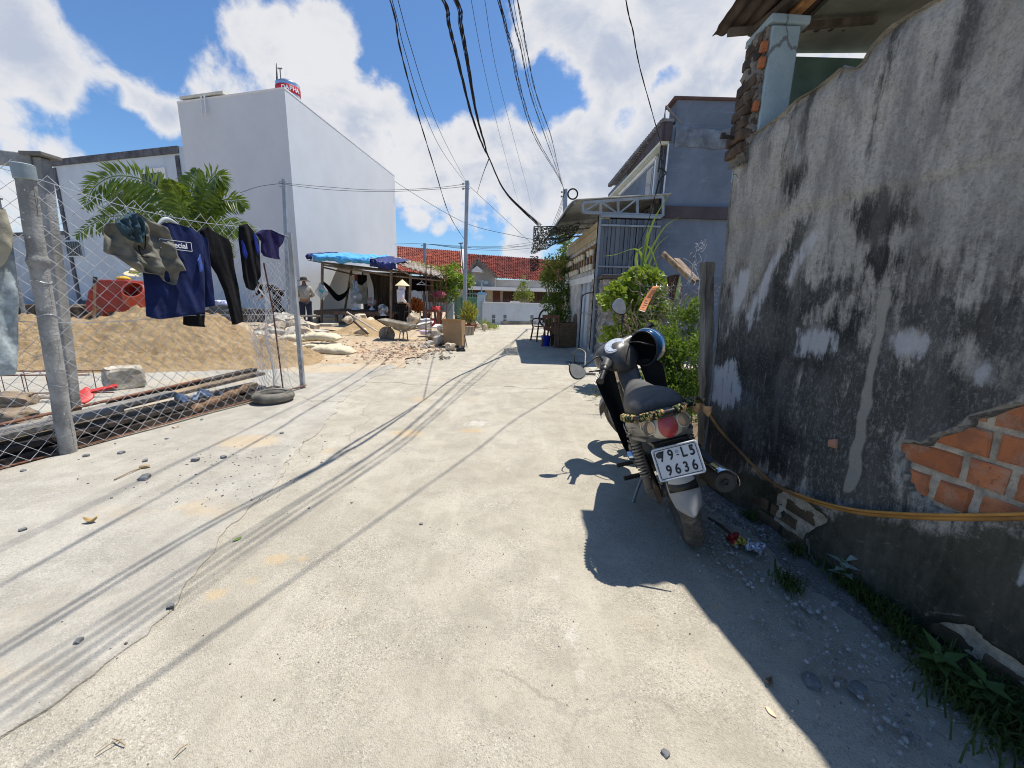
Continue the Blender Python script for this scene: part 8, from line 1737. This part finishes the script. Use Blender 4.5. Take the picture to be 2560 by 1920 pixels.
for px, py, Y, s, lb, m in ((1128, 868, 8.9, .13, 'pale upright rock in front of the cardboard box', 0), (1098, 850, 9.6, .16, 'grey lump of broken concrete left of the cardboard box', 1), (1070, 862, 9.0, .12, 'flat grey rubble stone under the rebar column', 1), (1085, 838, 10.4, .2, 'large grey rubble stone beside the pink basin', 1), (900, 798, 12.4, .22, 'big buff boulder on the small sand heap', 0), (905, 832, 11.2, .18, 'pointed pale stone at the foot of the small sand heap', 0), (925, 806, 12.2, .2, 'buff boulder behind the wheelbarrow', 0), (1035, 798, 13.6, .22, 'pale stone beside the croton bush pot', 0), (870, 800, 12.8, .16, 'buff stone at the left of the small sand heap', 0), (1110, 822, 12, .2, 'grey stone beneath the white slab', 1), (985, 868, 9.5, .10, 'small pale stone in front of the wheelbarrow', 0), (1190, 812, 15, .18, 'pale stone at the foot of the gate pillar', 0), (1212, 818, 14.5, .14, 'buff stone beside the weed tuft', 0)): stone(px, py, Y, s, lb, None, None, m)
for i in range(34): stone(random.uniform(960, 1130), random.uniform(862, 905), random.uniform(7.6, 9.4), random.uniform(.02, .06), 'small broken brick or concrete bit on the site edge', 'rubble bits along the site edge', 0, i % 2)
mb = MB(); mb.grid(lambda u, v: (lambda x, y: Vector((x, y, max(-.02, (.48+.10*fb(x, y, 0, 2.5))*math.exp(-((x+4.35)/.75)**2-((y-11.9)/.7)**2)))))(-6+3.4*u, 10.4+3*v), 90, 80); o = mb.build('small_sand_heap', M_sand, smooth=1); tag(o, 'small sandy spoil heap in front of the hut', 'sand heap')
def slab(x0, y0, x1, y1, Y, d, th, m, lb, cat, rx=.0, name='concrete_slab'):
    a, b2 = P(x0, y0, Y), P(x1, y1, Y); mb = MB(); c = (a+b2)/2; mb.box((0, 0, 0), ((b2-a).length, d, th)); o = mb.build(name, m, bevel=.008); o.location = c; o.rotation_euler = (rx, -math.atan2(b2.z-a.z, b2.x-a.x), 0); return tag(o, lb, cat)
slab(797, 812, 838, 812, 12.2, .5, .08, M_rub_[1], 'flat grey slab left of the small sand heap', 'slab'); slab(1045, 812, 1082, 806, 13.2, .4, .05, M_wb2, 'white board lying on rubble near the red table', 'board', .1, 'white_board'); slab(1085, 815, 1115, 817, 12.6, .5, .05, M_wb2, 'white slab lying on rubble right of the rebar column', 'slab', .1); slab(760, 815, 792, 824, 10.6, .3, .25, M_rub_[0], 'tan block tipped on its side right of the fence end', 'block'); slab(780, 826, 815, 830, 10.4, .4, .06, M_rub_[1], 'cracked thin slab beside the cement bags', 'slab')
for p0, p1, Y, r, lb, m in (((867, 780), (945, 830), 10.9, .022, 'long pale pipe leaning across the small sand heap', mat('pale_pipe', (.55, .50, .43), .7)), ((883, 802), (921, 835), 11.0, .03, 'dark plank sliding down the small sand heap', M_bd[1]), ((750, 790), (800, 790), 12.4, .03, 'grey pipe on the ground behind the person in beige', M_bd[2]), ((1028, 778), (1047, 798), 13.8, .02, 'dark stick leaning beside the croton bush', M_bd[1])):
    mb = MB(); mb.tube([P(*p0, Y), P(*p1, Y)], r, 7); o = mb.build('site_pole', m); tag(o, lb, 'pole')
mb = MB(); mb.tube(smooth_path([G(855, 868, .03), G(880, 862, .03), G(905, 853, .03), G(940, 850, .03)], 6), .012, 6); o = mb.build('yellow_string', mat('cord_yellow', (.5, .38, .16), .8)); tag(o, 'thin yellow cord trailing over the site dirt', 'cord')
# wheelbarrow
WBY = 10.2; wb0 = P(968, 853, WBY); wb = thing('wheelbarrow', 'cement crusted wheelbarrow with solid wheel on the site', 'wheelbarrow', (wb0.x, WBY, 0)); wo2 = Vector((wb0.x, WBY, 0))
M_wbm = mat('cement_metal', (.28, .25, .20), .85, .35, 5, bump=.5, dirt=(.42, .38, .31), da=.6)
ru = [P(955, 798, WBY)-wo2, P(1034, 813, WBY)-wo2]; bo_ = [P(968, 810, WBY)-wo2, P(1012, 826, WBY)-wo2]
mb = MB(); vs = []
for (p, q), hw in (((ru[0], ru[1]), .30), ((bo_[0], bo_[1]), .17)):
    for s in (-1, 1): vs += [p+Vector((0, s*hw, 0)), q+Vector((0, s*hw, 0))]
mb.add(vs, [(4, 5, 7, 6), (0, 1, 5, 4), (3, 2, 6, 7), (0, 4, 6, 2), (1, 3, 7, 5)]); mb.build('tray', M_wbm, wb, solid=.012, bevel=.004)
mb = MB(); mb.tube([vs[0], vs[1], vs[3], vs[2]], .014, 6, closed=True); mb.build('tray_rim', M_wbm, wb)
wc = P(967, 834, WBY)-wo2; mb = MB(); mb.lathe([(0, -.05), (.16, -.05), (.195, -.04), (.205, 0), (.195, .04), (.16, .05), (0, .05)], 30, (wc.x, 0, .205), rotm(PI/2)); mb.build('wheel', mat('cement_rubber', (.17, .155, .13), .9, .3, 6, dirt=(.35, .31, .25), da=.6), wb, smooth=40)
for s in (-1, 1):
    mb = MB(); mb.tube(smooth_path([Vector((wc.x, s*.08, .205)), bo_[0]+Vector((.1, s*.15, -.03)), bo_[1]+Vector((0, s*.2, -.02)), P(1034, 814, WBY)-wo2+Vector((.1, s*.25, 0)), P(1075, 808, WBY)-wo2+Vector((0, s*.27, 0))], 5), .018, 7); mb.build('handle', M_wbm, wb, smooth=60)
    mb = MB(); e_ = P(1006, 826, WBY)-wo2; mb.tube([e_+Vector((0, s*.17, 0)), e_+Vector((-.06, s*.2, -e_.z+.01)), e_+Vector((.08, s*.2, -e_.z+.01)), e_+Vector((.06, s*.18, .02))], .016, 6); mb.build('leg', M_wbm, wb)
# cardboard box, black bundle, table, tubs, pots
cb = P(1134, 866, 9.5); cbt = thing('cardboard_box', 'tall brown cardboard box standing open at the site corner', 'box', (cb.x, 9.5, 0)); co_ = Vector((cb.x, 9.5, 0)); M_card = mat('cardboard', (.36, .235, .13), .9, .12, 4, bump=.2)
h = P(1134, 800, 9.5).z; 
mb = MB(); pts = lambda w_, d, z, dx: [(-w_+dx, -d, z), (w_+dx, -d, z), (w_+.05+dx, d, z), (-w_+.03+dx, d, z)]
mb.add(pts(.20, .13, .0, .02)+pts(.225, .17, h, -.02)+pts(.19, .12, .02, .02)+pts(.215, .16, h, -.02), [(0, 1, 5, 4), (1, 2, 6, 5), (2, 3, 7, 6), (3, 0, 4, 7), (8, 12, 13, 9), (9, 13, 14, 10), (10, 14, 15, 11), (11, 15, 12, 8), (4, 5, 13, 12), (5, 6, 14, 13), (6, 7, 15, 14), (7, 4, 12, 15), (0, 3, 2, 1)]); mb.build('carton', M_card, cbt)
mb = MB(); mb.add([(-.245, -.17, h), (.205, -.17, h), (.215, -.26, h+.03), (-.25, -.25, h+.04)], [(0, 1, 2, 3)]); mb.build('flap', M_card, cbt, solid=.006)
mb = MB(); mb.tube([(.26, .05, 0), (.23, .05, .32)], .012, 6); mb.tube([(.32, .05, 0), (.25, .05, .32)], .012, 6); mb.build('wire_foot', mat('thin_steel', (.2, .19, .18), .6), cbt)
g = G(1152, 878); mb = MB(); mb.rock((0, 0, .06), (.12, .08, .06), 9, sub=3, amp=.6); o = mb.build('black_bundle', mat('black_bag', (.015, .015, .016), .35, .4, 9, bump=.6), smooth=30); o.location = (g.x, g.y, 0); tag(o, 'crumpled black plastic bundle at the foot of the cardboard box', 'bundle')
g = G(938, 893); mb = MB(); mb.rock((0, 0, .05), (.12, .08, .05), 13, sub=3, amp=.7); o = mb.build('torn_bag', mat('torn_grey', (.12, .12, .13), .6, .9, 20, bump=.6, dirt=(.6, .6, .62), da=.8, ds=8), smooth=30); o.location = (g.x, g.y, .03); tag(o, 'torn black and white plastic bag on the site dirt', 'bag')
def table(px0, px1, ytop, ybase, Y, m, lb, name='red_table', cat='table'):
    a, b2 = P(px0, ytop, Y), P(px1, ytop, Y); t = thing(name, lb, cat, ((a.x+b2.x)/2, Y, 0)); w_ = b2.x-a.x; h = a.z; mb = MB(); mb.box((0, .3, h-.03), (w_, .62, .06)); mb.build('table_top', m, t, bevel=.01)
    for sx_ in (-1, 1):
        for y in (.03, .57): mb = MB(); mb.box((sx_*(w_/2-.05), y, (h-.06)/2), (.075, .075, h-.06), None, 1.0); mb.build('leg', m, t)
    return h
M_tr = mat('table_red', (.20, .065, .04), .6, .2, 6)
ht = table(1061, 1098, 776, 812, 14.2, M_tr, 'red brown table beside the croton bush')
mb = MB(); mb.rock((0, 0, .06), (.17, .12, .07), 6, sub=3, amp=.35); o = mb.build('red_bag', mat('red_plastic2', (.62, .06, .06), .4, .2, 6), smooth=50); q = P(1091, 770, 14.4); o.location = (q.x, 14.4, ht+.02); tag(o, 'bright red plastic bag on the red brown table', 'bag')
mb = MB(); mb.rock((0, 0, .2), (.22, .15, .22), 8, sub=3, amp=.5); o = mb.build('white_sack', mat('white_poly', (.66, .68, .70), .4, .1, 6, bump=.4), smooth=50); q = P(1060, 806, 13.8); o.location = (q.x, 13.8, .0); tag(o, 'white translucent sack slumped under the red brown table', 'sack')
mb = MB(); mb.rock((0, 0, .12), (.16, .12, .14), 5, sub=3, amp=.3); o = mb.build('red_bucket_bag', mat('red_plastic2', (.62, .06, .06)), smooth=50); q = P(1080, 800, 14.5); o.location = (q.x, 14.5, .15); tag(o, 'red plastic bag under the red brown table', 'bag')
mb = MB(); mb.lathe([(0, .0), (.12, 0), (.165, .09), (.175, .09), (.17, .1), (.15, .09), (.11, .015), (0, .015)], 26); o = mb.build('plastic_basin', mat('lilac_basin', (.58, .50, .66), .5, .1), smooth=50); q = P(1063, 836, 11.2); o.location = (q.x, 11.2, q.z); tag(o, 'lilac plastic basin with pink inside standing on the rubble', 'basin')
mb = MB(); mb.lathe([(0, .03), (.11, .03), (.14, .08)], 26); mb.build('basin_inside', mat('pink_plastic', (.6, .16, .26), .5), o, smooth=50)
cage('rebar_column', P(1071, 857, 10.3), P(1072, 642, 10.3), .14, .22, 'tall rusty rebar column cage nearest the cardboard box, left one', 'rebar cage', 'rebar columns')
cage('rebar_column', P(1110, 850, 11.2), P(1109, 665, 11.2), .15, .22, 'tall rusty rebar column cage behind the cardboard box', 'rebar cage', 'rebar columns')
cage('rebar_column', P(1146, 800, 15), P(1147, 736, 15), .2, .25, 'short rusty rebar column cage in front of the green gate', 'rebar cage', 'rebar columns')
def bush(name, label, cat, blobs, n, L, m, pot=None, asp=.55, up=.4, stems=8, base=None):
    c = base or Vector((blobs[0][0], blobs[0][1], 0)); t = thing(name, label, cat, tuple(c)); mb = MB(); blob_leaves(mb, blobs, n, L, asp, up); part(mb, 'foliage', m, t, c)
    mb = MB()
    for i in range(stems):
        b_ = random.choice(blobs); mb.tube(smooth_path([c+Vector((random.uniform(-.05, .05), random.uniform(-.05, .05), .05)), c.lerp(Vector(b_[:3]), .5)+Vector((random.uniform(-.1, .1), 0, .1)), Vector(b_[:3])], 4), .012, 5)
    part(mb, 'stem', M_wood, t, c)
    if pot: mb = MB(); mb.lathe([(0, 0), (pot[0]*.7, 0), (pot[0], pot[1]), (pot[0]*1.08, pot[1]), (pot[0]*1.05, pot[1]*.9), (0, pot[1]*.85)], 20); mb.build('pot', pot[2], t, smooth=40)
    return t
q = P(1043, 800, 14.9); bush('croton_bush', 'round orange red leaved bush in a dark pot', 'potted plant', [Pb(1043, 764, 14.9, .22, .2, .22), Pb(1038, 756, 14.9, .16, .15, .14), Pb(1049, 772, 14.9, .16, .15, .12)], 900, .09, leafmat('croton_leaf', (.62, .10, .03), (.70, .26, .05), .5, (.25, .12, .02)), (.24, .40, mat('dark_pot', (.04, .04, .035), .8)), base=Vector((q.x, 14.9, .05)))
bush('flower_bush', 'leafy green bush with pink flowers beside the hut', 'bush', [Pb(1098, 720, 17, .35, .4, .35), Pb(1115, 690, 17, .4, .4, .3), Pb(1080, 700, 17, .25, .3, .25), Pb(1140, 705, 17.5, .45, .4, .35), Pb(1120, 735, 17, .4, .3, .3), Pb(1165, 705, 18, .35, .3, .3), Pb(1135, 672, 18, .25, .25, .2)], 1900, .20, leafmat('banana_green', (.12, .21, .03), (.25, .34, .06), .45), None, .42)
bush('pink_blossom', 'cluster of pink bougainvillea blossom above the table', 'flowers', [Pb(1098, 736, 16.2, .24, .15, .10), Pb(1090, 738, 16.2, .12, .1, .07)], 260, .08, leafmat('pink_petal', (.55, .10, .26), (.66, .22, .38), .6), None, .8, stems=3)
q = P(1172, 812, 14.4); bush('striped_plant', 'potted plant with yellow green and red upright leaves by the slim pole', 'potted plant', [Pb(1172, 786, 14.4, .22, .2, .32), Pb(1165, 795, 14.4, .18, .15, .2), Pb(1178, 797, 14.4, .18, .15, .22)], 360, .28, leafmat('striped_leaf', (.22, .26, .04), (.42, .36, .08), .5, (.30, .09, .03)), (.30, .22, mat('red_clay', (.22, .08, .05), .8)), .14, 1.6, base=Vector((q.x, 14.4, .02)))
for i, (px, Y) in enumerate(((1163, 12.6), (1171, 12.7), (1179, 12.8))):
    q = P(px, 838, Y); mb = MB(); mb.lathe([(0, 0), (.07, 0), (.085, .26), (.09, .28), (.07, .27), (0, .25)], 16); o = mb.build('grey_pot', mat('grey_clay', (.36, .32, .26), .9, .3, 5), smooth=50); o.location = (q.x, Y, 0); tag(o, 'small upright grey pot in the row under the striped plant', 'pot', 'row of grey pots')
bush('weed_tuft', 'tuft of yellow green weeds at the corner of the compound wall', 'weeds', [Pb(1222, 820, 15.2, .35, .3, .14), Pb(1212, 812, 15.4, .2, .2, .16), Pb(1235, 822, 15, .2, .2, .1)], 700, .14, leafmat('weed_leaf', (.22, .27, .05), (.34, .36, .10), .6), None, .12, 1.2)
bush('yard_shrub', 'thin leafy shrub rising behind the compound wall', 'shrub', [Pb(1308, 728, 21, .35, .3, .45), Pb(1298, 745, 21, .3, .3, .3), Pb(1320, 740, 21, .3, .3, .3), Pb(1310, 702, 21, .15, .15, .25)], 700, .13, leafmat('shrub_yellow', (.14, .20, .04), (.28, .30, .08), .5), None, .5)
bush('twiggy_vine', 'sparse yellow green vine trailing over the hut roof', 'vine', [Pb(1070, 672, 16.5, .45, .4, .12), Pb(1095, 680, 16.5, .3, .3, .15), Pb(1045, 660, 17, .3, .3, .08), Pb(1110, 690, 16, .2, .2, .12)], 420, .10, leafmat('vine_yellow', (.30, .30, .08), (.42, .38, .14), .6), None, .4)
# tall hedge on the right with pots
q = P(1395, 850, 11.2)
hb = [Pb(1390, 690, 12, .35, .4, .35), Pb(1375, 660, 12.2, .25, .3, .25), Pb(1412, 665, 12, .25, .3, .3), Pb(1400, 740, 11.8, .38, .4, .3), Pb(1380, 760, 11.6, .3, .4, .25), Pb(1415, 790, 11.4, .30, .4, .25), Pb(1388, 800, 11.2, .28, .35, .22), Pb(1370, 700, 12.2, .25, .3, .25), Pb(1425, 730, 11.8, .15, .3, .3), Pb(1420, 825, 11.2, .2, .3, .15), Pb(1358, 690, 12.4, .15, .2, .2), Pb(1395, 820, 11.2, .2, .3, .15)]
bush('tall_hedge', 'tall dense dark green potted hedge against the lattice wall', 'hedge', hb, 5200, .085, leafmat('hedge_leaf', (.04, .085, .014), (.12, .20, .03), .5), None, .4, .3, 14, Vector((q.x, 11.6, .05)))
bush('spiky_plant', 'spiky yellow green plant sprouting in front of the tall hedge', 'plant', [Pb(1395, 672, 11.5, .16, .15, .22)], 70, .32, leafmat('spiky_leaf', (.18, .20, .04), (.30, .28, .07), .5), None, .09, 1.0, 3, P(1395, 700, 11.5))
bush('eave_foliage', 'light green tree foliage seen under the carport eave', 'tree', [Pb(1418, 640, 13.5, .3, .3, .35), Pb(1412, 600, 13.5, .2, .3, .2)], 420, .13, leafmat('banana_green', (.12, .21, .03), (.25, .34, .06)), None, .5)
# seats and rack on the right
def pchair(px, py, Y, m, lb, rz):
    q = P(px, py, Y); t = thing('plastic_chair', lb, 'chair', (q.x, Y, .012), rz); 
    mb = MB(); mb.grid(lambda u, v: Vector(((u-.5)*.40, (v-.5)*.40, .40+.015*((u-.5)**2+(v-.5)**2)*4)), 8, 8); mb.build('seat', m, t, smooth=1, solid=.02)
    mb = MB(); mb.grid(lambda u, v: Vector(((u-.5)*(.40+.04*v), .20+.10*v, .42+.38*v)), 10, 10, keep=lambda u, v: not (.15 < v < .85 and int(u*10) % 2 == 1)); mb.build('backrest', m, t, solid=.018)
    for sx_ in (-1, 1):
        mb = MB(); mb.tube(smooth_path([Vector((sx_*.21, .27, .68)), Vector((sx_*.25, .1, .63)), Vector((sx_*.25, -.14, .62)), Vector((sx_*.23, -.2, .5)), Vector((sx_*.2, -.18, .4))], 5), .018, 7); mb.build('armrest', m, t, smooth=60)
        for sy in (-1, 1): mb = MB(); mb.bar((sx_*.18, sy*.18, .40), (sx_*.22, sy*.23, 0), .035); mb.build('leg', m, t)
M_ch = mat('maroon_plastic', (.115, .045, .032), .5, .2, 5)
pchair(1352, 858, 11.5, M_ch, 'maroon plastic armchair in the shade on the right of the lane', R_(-70))
pchair(1381, 872, 10.3, mat('brown_plastic', (.13, .06, .04), .5, .2, 5), 'brown plastic armchair nearest the lane, blue bucket beneath it', R_(160))
q = P(1366, 870, 10.1); mb = MB(); mb.lathe([(0, .0), (.10, 0), (.12, .24), (.125, .26), (.115, .25), (0, .02)], 22); o = mb.build('blue_bucket', mat('bucket_blue', (.012, .035, .36), .4, .1), smooth=50); o.location = (q.x, 10.4, .012); tag(o, 'blue plastic bucket under the brown armchair', 'bucket')
q = P(1408, 868, 10.2); ac = thing('woven_armchair', 'brown woven tub armchair in front of the tall hedge', 'armchair', (q.x, 10.3, .012), .1); M_wv = mat('brown_weave', (.15, .095, .055), .85, .3, 30, bump=.6, bs=120)
mb = MB(); mb.box((0, -.22, .31), (.56, .06, .62)); mb.build('side_panel', M_wv, ac, bevel=.02)
mb = MB(); mb.box((0, .24, .31), (.56, .06, .62)); mb.build('side_panel', M_wv, ac, bevel=.02)
mb = MB(); mb.grid(lambda u, v: Vector((.26+.06*v, -.25+.52*u, .02+.82*v-.1*(2*u-1)**2)), 10, 10); mb.build('backrest', M_wv, ac, solid=.05)
mb = MB(); mb.box((-.02, .01, .36), (.5, .42, .08)); mb.build('seat', M_wv, ac, bevel=.02)
rk = thing('steel_rack', 'bent grey steel rack lying on the lane edge', 'rack', tuple(G(1450, 915))); ro2 = G(1450, 915); M_rk = mat('rack_steel', (.20, .19, .17), .6, .3, 9, .4)
mb = MB(); a, b2, c_, d_ = G(1414, 905, .03), G(1462, 907, .03), G(1434, 932, .03), G(1489, 935, .03); mb.bar(a, b2, .05, .03); mb.bar(c_, d_, .06, .03); part(mb, 'flat_bar', M_rk, rk, ro2)
mb = MB()
for t in (.1, .35, .6): mb.tube([lerp(a, b2, t), lerp(c_, d_, t)], .012, 6)
mb.tube(smooth_path([G(1437, 906, .03), P(1436, 885, 7.4), P(1445, 872, 7.3), P(1462, 880, 7.1), P(1463, 900, 6.9), G(1461, 932, .03)], 5), .014, 7); part(mb, 'bent_tube', M_rk, rk, ro2, smooth=60)
bush('cut_leaves', 'cut leaves and grass scraps lying on the lane beside the front wheel', 'leaves', [(1.2, 4.9, .04, .25, .2, .03), (1.35, 5.4, .05, .15, .25, .04)], 180, .09, leafmat('wilted', (.12, .13, .04), (.30, .24, .10), .7), None, .15, .0, 2)
# ---------------- weeds at the foot of the wall
def grass(name, label, spots, n, L, m, kind=None, cat='grass'):
    mb = MB()
    for i in range(n):
        cx, cy, rx, ry = random.choice(spots); x, y = random.gauss(cx, rx), random.gauss(cy, ry)
        if x > wall_x(y)-.01: x = wall_x(y)-.01-random.random()*.03
        a = random.random()*6.28; l = L*random.uniform(.4, 1.2); d = Vector((math.cos(a), math.sin(a), 0)); b_ = Vector((x, y, .03)); k_ = random.uniform(.3, .9); s = Vector((-d.y, d.x, 0))*.0028
        p1 = b_+d*l*k_*.4+Vector((0, 0, l*.6)); p2 = b_+d*l*k_+Vector((0, 0, l*(.85-.4*k_)))
        mb.add([b_-s, b_+s, p1+s*.8, p1-s*.8, p2], [(0, 1, 2, 3), (3, 2, 4)])
    o = mb.build(name, m); tag(o, label, cat, None, kind); return o
M_gr = leafmat('verge_grass', (.03, .055, .014), (.085, .12, .035), .6)
grass('wall_grass', 'rank dark grass growing along the foot of the wall in the shade', [(1.42, .85, .06, .16), (1.48, .6, .07, .2), (1.42, 1.0, .05, .08), (1.50, .75, .05, .15), (1.45, 1.35, .02, .12), (1.50, .8, .04, .1)], 2100, .12, M_gr, 'stuff')
for px, py, n, lb in ((1965, 1480, 130, 'small grass tuft growing in the gravel behind the snack wrapper'), (1990, 1395, 70, 'tiny grass tuft close to the wall below the white leaved seedling'), (1925, 1310, 60, 'thin grass tuft against the wall beside the motorbike')):
    g = G(px, py); grass('grass_tuft', lb, [(g.x, g.y, .022, .03)], n, .075, M_gr)
def seedling(px, py, lb, n, L, m, h):
    g = G(px, py); t = thing('seedling', lb, 'plant', (min(g.x, wall_x(g.y)-.03), g.y, .03)); mb = MB(); mb.tube(smooth_path([Vector((0, 0, 0)), Vector((.01, 0, h*.5)), Vector((-.01, .01, h))], 5), .004, 6); mb.build('stem', mat('green_stem', (.1, .16, .05), .6), t)
    mb = MB()
    for k in range(n): a = k*2.4; z = h*(.35+.65*k/n); leaf(mb, Vector((0, 0, z)), Vector((math.cos(a)-.3, math.sin(a)*.8-.3, .35)), Vector((0, 0, 1)), L*random.uniform(.7, 1.1), L*.45, .12)
    mb.build('leaf', m, t)
seedling(2105, 1480, 'seedling with white backed leaves growing at the foot of the wall', 9, .075, leafmat('white_leaf', (.10, .17, .07), (.45, .52, .48), .5), .13)
seedling(2330, 1720, 'broad leaved dark seedling in the grass at the bottom right corner', 13, .078, leafmat('broad_leaf', (.05, .10, .03), (.09, .16, .05), .5), .10)
seedling(2440, 1790, 'second broad leaved dark seedling nearer the bottom right corner', 12, .075, leafmat('broad_leaf', (.05, .10, .03), (.09, .16, .05), .5), .09)
